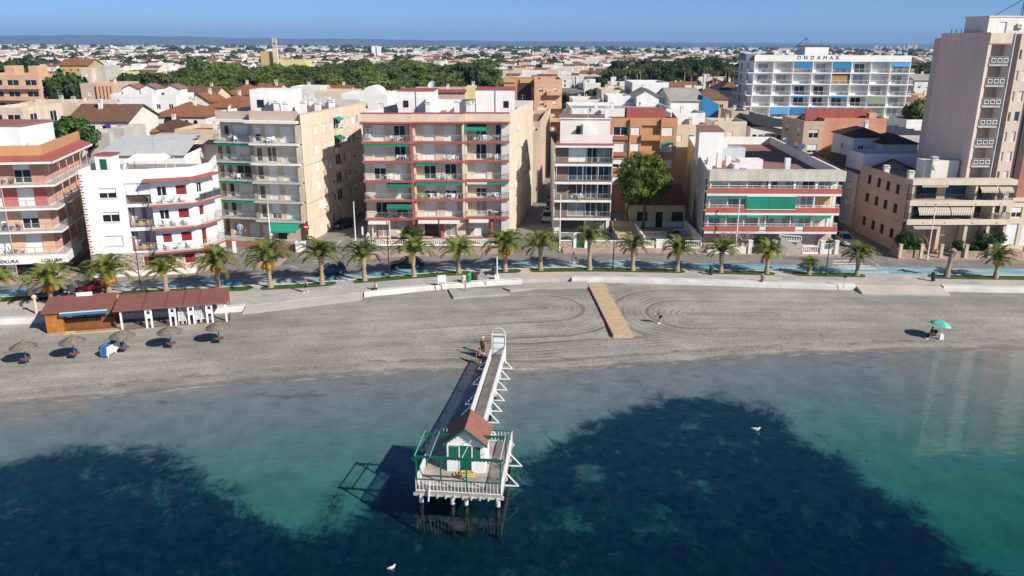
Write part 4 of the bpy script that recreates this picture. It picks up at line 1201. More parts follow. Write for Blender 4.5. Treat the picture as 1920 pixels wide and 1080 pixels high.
# garden in front of D
mb = MB(); mb.box(-21.6, -.4, 110.2, 114.4, 0, .28); o = mb.build('terrace', mat('terrace_tile', (.42, .25, .18), .85, .15, 2)); o.location.z = G0; o['kind'] = 'structure'
def balustrade(p, q, z, h, label, m='white', solid=False, group=None, base=.25):
    p, q = Vector((*p, z)), Vector((*q, z)); L = (q - p).length; up = Vector((0, 0, 1))
    mb = MB(); mb.bar(p + up * base / 2, q + up * base / 2, .25, base); mb.bar(p + up * h, q + up * h, .26, .1)
    k = max(2, int(L / .3))
    for i in range(k + 1):
        r = p + (q - p) * (i / k)
        mb.lathe(tuple(r + up * base), [(.05, 0), (.085, (h - base) * .3), (.045, (h - base) * .65), (.06, h - base - .05)], 6)
    return tag(mb.build('balustrade', W[m]), label, 'balustrade', group)
balustrade((-20.9, 109.9), (-.6, 110.4), G0 + .1, .85, 'white balustrade along the terrace of the cream block')
o = MB(); o.box(-20.8, -20.3, 109.4, 109.9, 0, 1.7); o.lathe((-20.55, 109.65, 1.7), [(.2, 0), (.28, .1), (.1, .3), (.02, .5)], 8); o = o.build('gate_pillar', W['white']); o.location.z = G0; tag(o, 'white gate pillar left of the cream block terrace', 'pillar')
# ================================================================== E  narrow white block with glazed balconies
b = Bld('apartment_block', 'narrow white block with glazed balconies and brown dividing walls', 10.5, 119)
F = Face(b, (6.4, 118.9), (14.9, 118.9))
zs = [2.65, 5.4, 8.15, 10.85]
b.prism('core', [(6.5, 119.2), (14.8, 119.2), (15.6, 131), (7.4, 131)], 0, 13.5, W['white'], W['rooft'])
fk = [[('curtain', 'glass', 'curtain'), 'gap'], [('blue', 'glass', 'blue'), ''], [('glass', 'blue', 'glass'), ''], [('blind', 'curtain', 'curtain'), '']]
W['brownwall'] = mat('brown_partition', (.20, .13, .10), .8, .1, .8)
for i, z in enumerate(zs):
    hs = [(2.0, 4.7, z, z + 2.25, ('curtain', 'glass', 'blue', 'blind')[i]), (4.75, 6.3, z + .0, z + 2.25, ('glass', 'blue', 'glass', 'glass')[i]), (6.5, 8.2, z, z + 2.25, ('blue', 'glass', 'blue', 'curtain')[i])]
    mb = MB(); F.wall(mb, 0, F.w, z, z + 2.75, hs); b.put(mb, 'wall', W['brownwall'])
    for h in hs: F.window(*h[:4], kind=h[4], frame='frame', name='balcony_door')
    mb = MB(); F.box(mb, -.1, F.w, -.1, 1.25, z - .36, z); F.box(mb, 0, F.w, 1.2, 1.24, z, z + .28, 1)
    bl = b.put(mb, 'balcony', [W['slabwhite'], W['brownwall']])
    F.railing([(0, 0), (0, 1.2), (F.w - .03, 1.2), (F.w - .03, 0)], z, parent=bl, gap=.2)
    mb = MB(); F.box(mb, -.1, .0, -.1, .5, z, z + 2.4); F.box(mb, F.w - .08, F.w + .0, -.1, 1.2, z, z + 2.4); b.put(mb, 'fin_wall', W['white'])
    if i in (1, 2): 
        mb = MB(); 
        for u in (.15, 4.1, 6.4): mb.tube(F.pt(u, 1.15, z), F.pt(u, 1.15, z + 2.4), .035, n=6)
        b.put(mb, 'glazing_bars', W['railw'])
    if i == 1: sitting_set(F, 3.4, .7, z, 'on a balcony of the narrow white block', 3)
mb = MB(); F.box(mb, -.12, F.w + .05, -.2, 1.35, 13.25, 13.6); b.put(mb, 'eaves', W['slabwhite'])
mb = MB(); F.box(mb, -.15, F.w + .08, -.2, 1.4, 13.6, 13.72); b.put(mb, 'coping', W['slabred'])
mb = MB(); F.box(mb, .7, F.w, -.3, -.1, 13.5, 15.0); b.put(mb, 'parapet', W['offw'])
EP = Face(b, (7.3, 123.2), (15.0, 123.2))
mb = MB(); EP.wall(mb, 0, EP.w, 13.5, 16.9, [(2.4, 3.2, 13.6, 15.9)]); b.put(mb, 'penthouse', W['offw']); EP.window(2.4, 3.2, 13.6, 15.9, 'blind', shut='greend', name='penthouse_door')
b.prism('penthouse_roof', [(7.2, 123.0), (15.1, 123), (15.1, 130), (7.4, 130)], 16.9, 17.1, W['offw'], W['rooft'])
b.boxp('stair_hut', 10.7, 12.3, 121.9, 123.1, 13.5, 16.2, W['white'])
dish(b, 11.6, 124, 17.1, .6); dish(b, 13.2, 124.5, 16.7, .6); chimney(b, 14.4, 123.6, 17.1, 1.4, .6)
mb = MB(); hs = [(.9, 4.6, .1, 2.1), (5.0, 8.0, .1, 2.1)]; F.wall(mb, 0, F.w, 0, 2.65, hs); b.put(mb, 'wall', W['offw'])
F.window(*hs[0], kind='glass', frame='framed', name='ground_floor_door'); F.window(*hs[1], kind='curtain', frame='framed', name='ground_floor_door')
EW = Face(b, (6.3, 131.2), (6.4, 118.9)); mb = MB(); EW.wall(mb, 0, EW.w, 0, 13.4); b.put(mb, 'side_wall', W['white'])
EW = Face(b, (14.92, 118.9), (15.7, 131.2)); mb = MB(); EW.wall(mb, 0, EW.w, 0, 13.4); b.put(mb, 'side_wall', W['white'])
mb = MB(); mb.box(6.8, 8.9, 109.2, 109.4, 0, 1.1); mb.box(10.5, 15.4, 109.2, 109.4, 0, 1.1); mb.box(6.8, 7.0, 109.4, 117, 0, .9); mb.box(15.2, 15.4, 109.4, 117, 0, 1.3)
o = mb.build('garden_wall', W['stone']); o.location.z = G0; tag(o, 'stone garden wall with white coping before the narrow white block', 'wall')
mb = MB(); mb.box(6.75, 8.95, 109.1, 109.5, 1.1, 1.2); mb.box(10.45, 15.5, 109.1, 109.5, 1.1, 1.2); 
for x in (8.7, 10.3): mb.box(x, x + .4, 109.05, 109.5, 0, 2.3)
mb.build('coping', W['white'], o)
mb = MB(); mb.box(9.1, 10.3, 109.25, 109.33, .1, 2.1); o = mb.build('garden_gate', W['greend']); o.location.z = G0; tag(o, 'green metal gate in the garden wall of the narrow white block', 'gate')
# ================================================================== E2  orange block behind
b = Bld('apartment_block', 'orange brick block with white blinds behind the big pine', 22, 135)
F = Face(b, (16.4, 134.5), (27.6, 134.5))
b.prism('core', [(16.5, 134.9), (27.5, 134.9), (29.5, 150), (18, 150)], 0, 15.0, W['orange'], W['rooft'])
zs = [4.2, 7.2, 9.9, 12.6]
hs = []
for i, z in enumerate(zs):
    hs += [(.5, 3.0, z + .6, z + 2.05, ('blind', 'half', 'blind', 'glass')[i]), (3.5, 5.0, z + .7, z + 2.0, 'blind'), (8.6, 10.6, z + .6, z + 2.0, 'blind')]
lg = [(5.3, 8.2, z + .0, z + 2.3) for z in zs]
mb = MB(); F.wall(mb, 0, F.w, 0, 16.0, hs + lg); b.put(mb, 'wall', W['orange'])
for h in hs: F.window(*h[:4], kind=h[4], shut='shutw')
for i, z in enumerate(zs):
    LF = Face(b, F.xy(5.3, -1.2), F.xy(8.2, -1.2))
    mb = MB(); LF.wall(mb, 0, 2.9, z, z + 2.3, [(.3, 2.5, z + .1, z + 2.1)]); F.box(mb, 5.3, 8.2, -1.2, -.17, z - .1, z); b.put(mb, 'loggia_wall', W['offw'])
    LF.window(.3, 2.5, z + .1, z + 2.1, kind='glass' if i != 3 else 'blind', shut='shutw', name='balcony_door')
    mb = MB(); F.box(mb, 5.2, 8.3, -.1, .5, z - .15, z + .75); b.put(mb, 'balcony', W['orange'])
    mb = MB(); F.box(mb, .2, 3.2, 0, .3, z - .1, z + .55); b.put(mb, 'flower_box', W['brick'])
F.awning(8.5, 10.7, 9.9 + 2.3, .5, .2, 'green', o=.01)
for u in (3.2, 8.4):
    mb = MB(); F.box(mb, u, u + .18, .0, .5, 0, 16); b.put(mb, 'fin_wall', W['orange'])
S2 = Face(b, (27.6, 134.5), (29.6, 150)); mb = MB(); S2.wall(mb, 0, S2.w, 0, 16); b.put(mb, 'side_wall', W['ochre'])
mb = MB(); F.box(mb, 0, F.w, -.4, -.17, 15.0, 16.1); b.put(mb, 'parapet', W['orange'])
mb = MB(); mb.box(20.4, 27.4, 144, 147, 15, 16.9); b.put(mb, 'stair_hut', W['slabred'])
# ================================================================== yellow single storey house under the pine
b = Bld('house', 'small yellow house with a red tiled lean-to roof under the big pine', 22, 122)
F = Face(b, (18.6, 122.2), (27.2, 122.2))
hs = [(1.0, 2.7, 1.2, 2.7, 'glass'), (4.0, 5.1, .1, 2.7, 'glass'), (7.0, 9.0 - .9, 1.2, 2.7, 'glass')]
hs[2] = (6.5, 8.3, 1.2, 2.7, 'glass')
mb = MB(); F.wall(mb, 0, F.w, 0, 4.0, hs); mb.poly([(27.2, 122.2, 0), (27.2, 128, 0), (27.2, 128, 5.9), (27.2, 122.2, 4)]); mb.poly([(18.6, 128, 0), (18.6, 122.2, 0), (18.6, 122.2, 4), (18.6, 128, 5.9)]); mb.poly([(27.2, 128, 0), (18.6, 128, 0), (18.6, 128, 5.9), (27.2, 128, 5.9)])
b.put(mb, 'wall', W['yellow'])
mb = MB(); 
for a, c in ((-.02, 4.0), (5.1, 8.62)): F.box(mb, a, c, .0, .04, 0, 1.1)
b.put(mb, 'plinth', W['white'])
for h in hs: F.window(*h[:4], kind=h[4], frame='frameb', name='door' if h[2] < .5 else 'window')
mb = MB(); mb.hexa([(18.3, 121.7, 3.85), (27.5, 121.7, 3.85), (27.5, 128.1, 5.95), (18.3, 128.1, 5.95), (18.3, 121.7, 4.05), (27.5, 121.7, 4.05), (27.5, 128.1, 6.15), (18.3, 128.1, 6.15)]); b.put(mb, 'roof', lined('red_roof_tile', (.25, .085, .05), (.10, .035, .025), .3, .4, 'X', .85, .25))
mb = MB(); mb.box(15.5, 27.2, 112, 121.9, 0, .3); o = mb.build('terrace', mat('ochre_paving', (.46, .32, .18), .9, .15, 1)); o.location.z = G0; o['kind'] = 'structure'
mb = MB(); mb.hexa([(15.5, 110, .0), (18.8, 110, .0), (18.8, 121, .0), (15.5, 121, .0), (15.5, 110, .2), (18.8, 110, .2), (18.8, 121, 1.5), (15.5, 121, 1.5)]); o = mb.build('driveway', MATS['ochre_paving']); o.location.z = G0; o['kind'] = 'structure'
balustrade((15.6, 109.5), (20.4, 109.5), G0 + .1, 1.0, 'white balustrade left of the plain white wall near the pine')
balustrade((23.8, 109.3), (26.8, 109.3), G0 + .1, 1.1, 'white balustrade left of the red banded block')
balustrade((19.6, 114.8), (23, 114.8), G0 + .3, .9, 'white balustrade on the terrace below the yellow house, left of the steps', group=None)
balustrade((24.4, 116.5), (27, 116.5), G0 + .3, .9, 'white balustrade on the terrace below the yellow house, right of the steps')
for (x0, x1, y0, y1, h, lb) in ((20.5, 23.7, 109.2, 109.5, 1.3, 'plain white wall between two balustrades near the pine'), (18.9, 19.1, 110, 119, 1.4, 'white side wall of the ochre driveway'), (26.9, 27.1, 109.6, 121.5, 1.6, 'pale side wall left of the red banded block')):
    mb = MB(); mb.box(x0, x1, y0, y1, 0, h); mb.box(x0 - .05, x1 + .05, y0 - .05, y1 + .05, h, h + .1); o = mb.build('garden_wall', W['white']); o.location.z = G0; tag(o, lb, 'wall')
# ================================================================== F  red banded block
b = Bld('apartment_block', 'low white block with brick red bands, green blinds and a broad red roof deck', 36, 110)
F = Face(b, (27.2, 109.6), (45.4, 109.6))
W['pillar'] = W['offw']
foot = [(27.2, 109.9), (45.3, 109.9), (48.6, 150), (33.4, 150)]
b.prism('core', foot, 0, 10.0, W['offw'], W['rooft'])
zs = [3.05, 5.7, 8.4]
for i, z in enumerate(zs):
    hs = []
    for k, u in enumerate((.5, 2.9, 5.4, 8.2, 10.9, 13.3, 15.6)):
        hs.append((u, u + 1.7, z, z + 1.9, rnd.choice(['curtain', 'glass', 'blind', 'curtain']) if (k != 3 or i != 2) else 'blue'))
    mb = MB(); F.wall(mb, 0, F.w, z, z + 2.4, hs); b.put(mb, 'wall', W['offw'])
    for h in hs: F.window(*h[:4], kind=h[4], shut='shutc', name='balcony_door')
    mb = MB(); F.box(mb, -.3, F.w + .1, -.1, 1.5, z - .2, z); F.box(mb, -.3, F.w + .1, 1.38, 1.5, z - .5, z - .2)
    bl = b.put(mb, 'balcony', W['offw'])
    mb = MB()
    for a, c in ([(-.3, F.w + .1)] if i else [(-.3, 7.4), (8.4, 12.4), (13.6, F.w + .1)]): F.box(mb, a, c, 1.5, 1.58, z - .1, z + .55)
    b.put(mb, 'balcony_front', W['redband'], bl)
    mb = MB(); F.box(mb, -.3, F.w + .1, 1.42, 1.5, z - .1, z + .5); b.put(mb, 'parapet', W['offw'], bl)
    F.railing([(-.25, 0), (-.25, 1.45), (F.w + .05, 1.45), (F.w + .05, 0)], z + .5, h=.42, m='railw', parent=bl, gap=.3)
    for u in (.1, 2.6, 5.1, 8.1, 11.6, 14.6, 17.2):
        mb = MB(); w_ = .14 if i < 2 or u < 8 else .3; F.box(mb, u, u + w_, 1.2, 1.36, z, z + 2.3); b.put(mb, 'pillar', W['white'])
    mb = MB(); F.box(mb, 7.2, 7.4, 0, 1.2, z, z + 2.3); b.put(mb, 'fin_wall', W['ochre' if i == 2 else 'tan'])
    furn(F, 16.2, .7, z, 'table', 0, 'small table on the %s balcony of the red banded block' % ORD[i], 'tables on the red banded block')
for u, w_ in ((5.2, 3.1), (8.35, 3.7)):
    mb = MB(); F.box(mb, u, u + w_, 1.6, 1.64, 5.7 + .35, 5.7 + 2.15); F.box(mb, u, u + w_, 1.6, 1.7, 5.7 + 2.15, 5.7 + 2.25, 1); F.box(mb, u, u + w_, 1.59, 1.66, 5.7 + .28, 5.7 + .36, 1); b.put(mb, 'sun_blind', [W['green'], W['white']])
for u in (.1, 2.7): F.awning(u, u + 2.4, 5.7 + 2.2, .5, .15, 'green', o=1.3)
for u in (.1, 2.7, 5.4, 8.4, 11.7, 14.7): F.awning(u, u + 2.4, 3.05 + 2.2, .5, .15, 'green', o=1.3)
mb = MB(); F.box(mb, 15.2, 17.4, .05, .1, 5.9, 7.6); b.put(mb, 'curtain', W['ochre'])
mb = MB(); F.box(mb, -.2, F.w + .3, -.3, 1.75, 10.0, 11.35); b.put(mb, 'roof_fascia', mat('fascia_concrete', (.58, .53, .45), .9, .1, .5, .2))
LF = Face(b, (33.0, 150), (27.0, 109.7)); RF = Face(b, (45.5, 109.7), (48.7, 150.2)); BF = Face(b, (48.7, 150.2), (33, 150))
mb = MB(); LF.wall(mb, 0, LF.w, 0, 11.4, [(u, u + .35, z, z + .5) for z in (5.5, 8.5) for u in (22, 23.5, 25, 26.5)]); b.put(mb, 'side_wall', mat('shaded_side_render', (.52, .49, .45), .9, .1, .3, .15))  # shade of this side put into a greyer render colour
for u in (6, 15, 24, 33): mb = MB(); mb.tube(LF.pt(u, .06, .2), LF.pt(u, .06, 10.8), .05, n=6); b.put(mb, 'downpipe', W['acw'])
LF.ac(30, .02, 6.2)
mb = MB(); RF.wall(mb, 0, RF.w, 0, 11.3, [(u, u + 1.2, z + .8, z + 2) for z in zs for u in (4, 9, 14, 20, 26, 32)]); b.put(mb, 'side_wall', W['tan'])
mb = MB(); LF.box(mb, 0, LF.w, -.25, -.01, 10, 11.4); RF.box(mb, 0, RF.w, -.3, -.01, 10, 11.3); RF.box(mb, 0, RF.w, -.34, .04, 11.3, 11.4); BF.box(mb, 0, BF.w, -.3, 0, 10, 11.4); b.put(mb, 'parapet', W['white'])
mb = MB(); mb.prism([(28.5, 122), (32.2, 122), (33.4, 131), (30.0, 131)], 10, 15.2); b.put(mb, 'lift_house', W['white'])
mb = MB(); mb.prism([(28.4, 121.9), (32.3, 121.9), (33.5, 131.1), (29.9, 131.1)], 15.2, 15.35); b.put(mb, 'lift_roof', W['rooft'])
for x, y, h in ((28.5, 114.5, 2.3), (31.9, 117.3, 2.2), (31.4, 120.5, 2.2), (31.7, 123.4, 2.2), (34.6, 130, 2.4), (39.4, 113.5, 2.4)): chimney(b, x, y, 10, h, .72, cap=False)
for (x0, x1, y0, y1, h) in ((32.3, 35.9, 115.2, 117.2, 1.2), (34.1, 37.6, 118.8, 121.2, 1.4)): b.boxp('roof_plant_box', x0, x1, y0, y1, 10, 10 + h, W['white'])
F2 = Face(b, (33.1, 115.1), (35, 115.1)); F2.ac(.3, .02, 10.3)
b.boxp('rooflight', 33.5, 37.5, 128, 131, 10, 12.0, mat('pale_glass', (.52, .58, .62), .2, .1, 1))
dish(b, 46.5, 128, 11.3, .6); dish(b, 47.2, 138, 11.2, .5)
# ground floor of F: dark undercroft, pillars, stair with balustrade, gates
mb = MB(); F.wall(mb, 0, F.w, 0, 2.7, [(2.5, 5.5, .05, 2.2), (11.4, 13.4, .05, 2.2), (14.2, 16.4, .3, 2.2)], rev=.6); b.put(mb, 'wall', W['tan'])
F.window(2.5, 5.5, .05, 2.2, 'glass', 'framed', rec=.6, name='garage_door'); F.window(11.4, 13.4, .05, 2.2, 'glass', 'framed', rec=.6, name='garage_door'); F.window(14.2, 16.4, .3, 2.2, 'curtain', rec=.6)
balustrade((37.4, 107.9), (40.2, 106.9), G0 + 1.6, .85, 'white stair balustrade sloping at the entrance of the red banded block')
mb = MB()
for k in range(9): mb.box(37.2 + k * .42, 37.62 + k * .42, 106.4, 108.0, 0, 2.3 - k * .25)
o = mb.build('outside_stair', W['concrete']); o.location.z = G0; tag(o, 'pale stone steps curving up to the red banded block', 'stair')
balustrade((40.3, 106.4), (43, 106.5), G0 + .1, 1.1, 'white balustrade between the steps and the white gate')
balustrade((45.2, 106.8), (45.3, 109.4), G0 + .1, 1.1, 'white balustrade at the street corner of the red banded block')
for x, lb in ((33.0, 'left of the dark garage gate'), (36.4, 'right of the dark garage gate'), (43.0, 'left of the white entrance gate'), (45.0, 'right of the white entrance gate at the street corner')):
    mb = MB(); mb.box(x - .25, x + .25, 106.2, 106.7, 0, 1.9); mb.box(x - .32, x + .32, 106.13, 106.77, 1.9, 2.02); o = mb.build('gate_pillar', W['offw']); o.location.z = G0; tag(o, 'pale gate pillar ' + lb, 'pillar')
def bar_gate(x0, x1, y, h, m, label):
    mb = MB(); mb.bar((x0, y, .15), (x1, y, .15), .05); mb.bar((x0, y, h), (x1, y, h), .05)
    k = int((x1 - x0) / .13)
    for i in range(k + 1): mb.bar((x0 + (x1 - x0) * i / k, y, .15), (x0 + (x1 - x0) * i / k, y, h), .025)
    mb.box(x0, x1, y, y + .02, .15, h * .5); o = mb.build('gate', W[m]); o.location.z = G0; tag(o, label, 'gate')
bar_gate(33.3, 36.1, 106.45, 1.9, 'raild', 'dark barred double gate of the red banded block')
bar_gate(43.3, 44.7, 106.45, 1.6, 'railw', 'white barred gate at the street corner of the red banded block')
mb = MB(); mb.box(27.2, 32.7, 106.4, 106.6, 0, 1.1); o = mb.build('garden_wall', W['offw']); o.location.z = G0; tag(o, 'low wall left of the dark garage gate', 'wall')
# ================================================================== G  beige block on the right with striped awnings
b = Bld('apartment_block', 'beige low block with striped awnings and a clipped round hedge in front', 61, 108)
F = Face(b, (54.9, 108.0), (68.3, 108.4))
LF = Face(b, (53.6, 121.5), (54.2, 107.4))
b.prism('core', [(54.7, 108.4), (68.3, 108.8), (68.6, 121), (54.2, 121.4)], 0, 9.6, W['beige'], W['roofg'])
hs = []
for i, z in enumerate((1.0, 4.6, 7.3)):
    for u in (2.6, 5.5, 8.2, 11.0): hs.append((u, u + 1.05, z + .7, z + 1.95, 'glass'))
mb = MB(); LF.wall(mb, 0, LF.w, 0, 10.4, hs); LF.box(mb, 0, LF.w, .0, .12, 4.05, 4.35); b.put(mb, 'side_wall', W['tan'])
for h in hs: LF.window(*h[:4], kind=h[4], frame='frameb', sill=True)
for i, z in enumerate((4.95, 7.6)):
    hs = [(.8, 3.7, z, z + 2.1, 'glass'), (4.9, 7.8, z, z + 2.1, ('curtain', 'blue')[i]), (8.6, 10.4, z, z + 2.1, 'glass'), (11.4, 13.0, z, z + 2.1, 'glass')]
    mb = MB(); F.wall(mb, 0, F.w, z, z + 2.6, hs); b.put(mb, 'wall', W['tan'])
    for h in hs: F.window(*h[:4], kind=h[4], frame='frameb', name='balcony_door')
    mb = MB(); F.box(mb, -.7, F.w + .25, -.1, 1.6, z - .3, z); F.box(mb, -.75, F.w + .3, 1.6, 1.68, z - .65, z + .12)
    bl = b.put(mb, 'balcony', W['cream'])
    F.railing([(-.6, 0), (-.6, 1.52), (F.w + .15, 1.52), (F.w + .15, 0)], z, h=.9, m='raild', parent=bl, gap=.13)
    for u in (8.15, 11.0): 
        mb = MB(); F.box(mb, u, u + .3, 0, 1.5, z, z + 2.35); b.put(mb, 'fin_wall', W['cream'])
    mb = MB(); F.box(mb, -.6, -.3, .2, 1.5, z, z + 2.35); b.put(mb, 'pier', W['tan'])
    sitting_set(F, 12.2, .8, z, 'on the %s balcony of the beige low block' % ('lower', 'upper')[i], 3)
    for u in (1.5, 4.5, 8.4, 11.8): mb = MB(); F.box(mb, u, u + .16, 1.68, 1.76, z - .42, z - .3); b.put(mb, 'wall_lamp', W['tan'])
F.awning(.6, 5.0, 4.95 + 2.3, 1.0, 1.3, 'strip', o=1.0); F.awning(5.1, 8.1, 4.95 + 2.3, 1.0, 1.3, 'strip', o=1.0)
F.awning(.6, 4.2, 7.6 + 2.3, .7, .15, 'strip', o=1.0); F.awning(8.7, 11.1, 7.6 + 2.3, 1.0, .85, 'strip', o=1.0); F.awning(11.3, 13.2, 7.6 + 2.3, 1.0, .85, 'strip', o=1.0)
mb = MB(); F.box(mb, -.75, F.w + .3, -.2, 1.7, 9.8, 10.5); b.put(mb, 'roof_fascia', W['cream'])
mb = MB(); hs = [(.9, 3.4, 1.2, 3.3), (4.6, 7.0, .1, 2.4), (8.4, 10.4, 1.4, 3.4), (11.4, 13.0, 1.4, 3.4)]; F.wall(mb, 0, F.w, 0, 4.3, hs, rev=.5); b.put(mb, 'wall', W['tan'])
for h in hs: F.window(*h, kind='glass', frame='framed', rec=.5, name='door' if h[2] < .5 else 'window')
for u in (3.8, 7.6, 10.7, 13.1):
    mb = MB(); F.box(mb, u, u + .45, .1, 1.4, 0, 4.3); b.put(mb, 'pillar', W['beige'])
F.awning(.2, 3.6, 4.2, 1.0, .2, 'strip', o=1.0)
b.boxp('stair_hut', 58.2, 63.0, 111.6, 114, 9.6, 12.4, W['offw']); b.boxp('roof_terrace_wall', 63.02, 69.4, 112.2, 112.5, 9.6, 11.1, W['cream'])
b.boxp('roof_terrace_wall', 69.2, 69.4, 112.51, 119, 9.6, 11.1, W['cream'])
for x, y, h in ((59.3, 111.4, 3.0), (65, 112.9, 2.3), (67.3, 112.9, 2.3), (54.9, 116, 1.1), (56.1, 111, 1.1)): chimney(b, x, y, 9.6, h, .7, 'offw')
mb = MB(); mb.tube((59.4, 111.5, 11.6), (59.4, 110.9, 11.6), .33, n=14); b.put(mb, 'vent_cowl', W['offw'])
aerial(b, 60.5, 112.6, 12.4, 5.5)
mb = MB(); mb.box(52.9, 55.9, 104.5, 104.75, 0, 1.2); mb.box(52.9, 53.15, 104.76, 107.3, 0, 1.2); o = mb.build('garden_wall', mat('brown_stone_wall', (.40, .27, .19), .9, .2, 2)); o.location.z = G0; tag(o, 'brown garden wall round the clipped hedge', 'wall')
mb = MB(); mb.box(60.6, 70, 104.7, 104.95, 0, 1.0); o = mb.build('garden_wall', MATS['brown_stone_wall']); o.location.z = G0; tag(o, 'brown garden wall below the dark windows of the beige low block', 'wall')
for x, lb in ((53.0, 'at the street corner by the clipped hedge'), (55.9, 'between the clipped hedge and the brick steps'), (58.6, 'right of the red ramp'), (62.0, 'in the middle of the long brown garden wall'), (65.2, 'near the broad leaved tree')):
    mb = MB(); mb.box(x - .2, x + .2, 104.4, 104.8, 0, 1.9); mb.box(x - .24, x + .24, 104.36, 104.84, 1.9, 2.0); o = mb.build('gate_pillar', W['beige']); o.location.z = G0; tag(o, 'beige wall pillar ' + lb, 'pillar')
mb = MB()
for k in range(9): mb.box(56.3, 57.5, 105.0 + k * .3, 105.3 + k * .3, 0, .2 + k * .17)
mb.bar((57.6, 104.9, .9), (57.6, 107.6, 2.5), .06); mb.bar((56.2, 104.9, .9), (56.2, 107.6, 2.5), .06)
o = mb.build('outside_stair', mat('brick_steps', (.44, .26, .16), .9, .2, 3)); o.location.z = G0; tag(o, 'brick steps right of the clipped hedge', 'stair')
b = Bld('annex', 'cream annex with white garage shutters at the foot of the tower', 75, 110)
F = Face(b, (68.9, 108.6), (90, 109.4)); b.prism('core', [(69, 109), (90, 110), (90, 118), (69.2, 118)], 0, 7.4, W['cream'])
mb = MB(); hs = [(.3, 2.3, .9, 4.0, 'blind'), (2.9, 8, .9, 4.0, 'blind'), (.9, 2.4, 4.9, 6.4, 'half'), (3.6, 4.6, 4.9, 6.4, 'glass'), (6, 7.5, 4.9, 6.4, 'half')]
F.wall(mb, 0, F.w, 0, 7.5, hs); F.box(mb, 0, F.w, 0, .2, 7.2, 7.6); b.put(mb, 'wall', W['cream'])
for h in hs: F.window(*h[:4], kind=h[4], shut='shutw', name='garage_shutter' if h[2] < 1 else 'window')
mb = MB(); mb.box(70.1, 90, 104.9, 105.2, 0, 1.6); o = mb.build('garden_wall', W['peach']); o.location.z = G0; tag(o, 'peach wall at the far right behind the last palm', 'wall')
# ================================================================== H  tower
b = Bld('tower_block', 'tall tan tower with a blank side wall and one column of balconies', 66, 112, cat='tower')
fl = Vector((math.cos(R(3)), math.sin(R(3)))); c0 = Vector((63.4, 110.2))
bk = Vector((-fl.y, fl.x))
def tp(u, v): return tuple(c0 + fl * u + bk * v)
b.prism('core', [tp(.1, 1.7), tp(24, 1.7), tp(24, 13), tp(0.02, 13)], 0, 28.9, W['towerw'], W['rooft'])
LF = Face(b, tp(0, 11.4), tp(0, 0)); mb = MB(); LF.wall(mb, 0, LF.w, 0, 29.6); mb.poly([tp(0, 0) + (0,), tp(.45, 0) + (0,), tp(.45, 0) + (28.4,), tp(0, 0) + (28.4,)]); mb.poly([tp(0.45, 0) + (0,), tp(.45, 1.7) + (0,), tp(.45, 1.7) + (28.4,), tp(.45, 0) + (28.4,)]); b.put(mb, 'side_wall', mat('tower_lifted_shade_render', (.77, .60, .51), .9, .07, .12, .08))  # front wall's render made paler here to lift the shade on this side
F = Face(b, tp(0, 0), tp(24, 0))
for i in range(10):
    z = 25.5 - i * 2.72
    if z < .5: break
    RF = Face(b, F.xy(.45, -1.6), F.xy(3.3, -1.6)); mb = MB(); RF.wall(mb, 0, RF.w, z, z + 2.72, [(.4, 2.4, z, z + 2.15)]); b.put(mb, 'loggia_wall', W['tan'])
    RF.window(.4, 2.4, z, z + 2.15, kind=('glass', 'half', 'blind', 'curtain', 'curtain', 'blind', 'glass', 'blind', 'blind', 'blind')[i], name='balcony_door', shut='shutw')
    mb = MB(); F.box(mb, .46, 3.3, -1.6, .12, z - .22, z); bl = b.put(mb, 'balcony', W['slabgrey'])
    F.railing([(.5, .08), (3.26, .08)], z, h=1.0, m='rail', parent=bl, gap=.12)
    for k in range(3):
        mb = MB(); u = .7 + k * .85
        for (a, c, d, e) in ((0, .62, .25, .33), (0, .62, .72, .8), (0, .07, .33, .72), (.55, .62, .33, .72)): F.box(mb, u + a, u + c, .1, .14, z + d, z + e)
        b.put(mb, 'railing_panel', W['railw'], bl)
mb = MB(); F.box(mb, .02, 3.3, -2, .14, 28.2, 29.5); F.box(mb, .0, 3.32, -.2, .1, 28.1, 28.25); b.put(mb, 'parapet', W['cream'])
mb = MB(); F.box(mb, 3.3, 3.42, -1.6, .3, 0, 29.5); b.put(mb, 'edge_fin', W['white'])
mb = MB(); F.box(mb, 3.43, 4.1, -1.6, .35, 0, 29.4); b.put(mb, 'dark_strip', W['dkbrown'])
hs = []
for i in range(10):
    z = 25.5 - i * 2.72; hs += [(4.5, 4.85, z + .6, z + 1.9, 'glass' if i % 3 == 0 else 'blind'), (5.4, 6.1, z + .6, z + 1.95, 'blind' if i != 3 else 'blue')]
mb = MB(); F.wall(mb, 4.1, 6.7, 0, 29.5, [h for h in hs if h[2] > 0]); b.put(mb, 'wall', W['towerw'])
for h in hs:
    if h[2] > 0: F.window(*h[:4], kind=h[4], shut='shutc')
mb = MB(); F.box(mb, 6.7, 7.6, -1.6, .3, 0, 29.4); b.put(mb, 'dark_strip', W['dkbrown'])
mb = MB(); F.box(mb, 7.61, 12, -1.6, .1, 0, 29.5); F.box(mb, 15.5, 24, -1.6, .1, 0, 29.5); b.put(mb, 'brick_panel', W['brick'])
mb = MB(); F.box(mb, 12.01, 15.49, -1.6, .05, 0, 29.5); b.put(mb, 'wall', W['cream'])
PF = Face(b, tp(.9, 2.2), tp(20, 2.2)); mb = MB(); PF.wall(mb, 0, PF.w, 28.9, 31.6, [(1.6, 2.6, 29.3, 31), (6.3, 7.3, 29.3, 31)]); mb.poly([tp(.9, 2.2) + (28.9,), tp(.9, 7.5) + (28.9,), tp(.9, 7.5) + (31.6,), tp(.9, 2.2) + (31.6,)]); b.put(mb, 'penthouse', W['offw'])
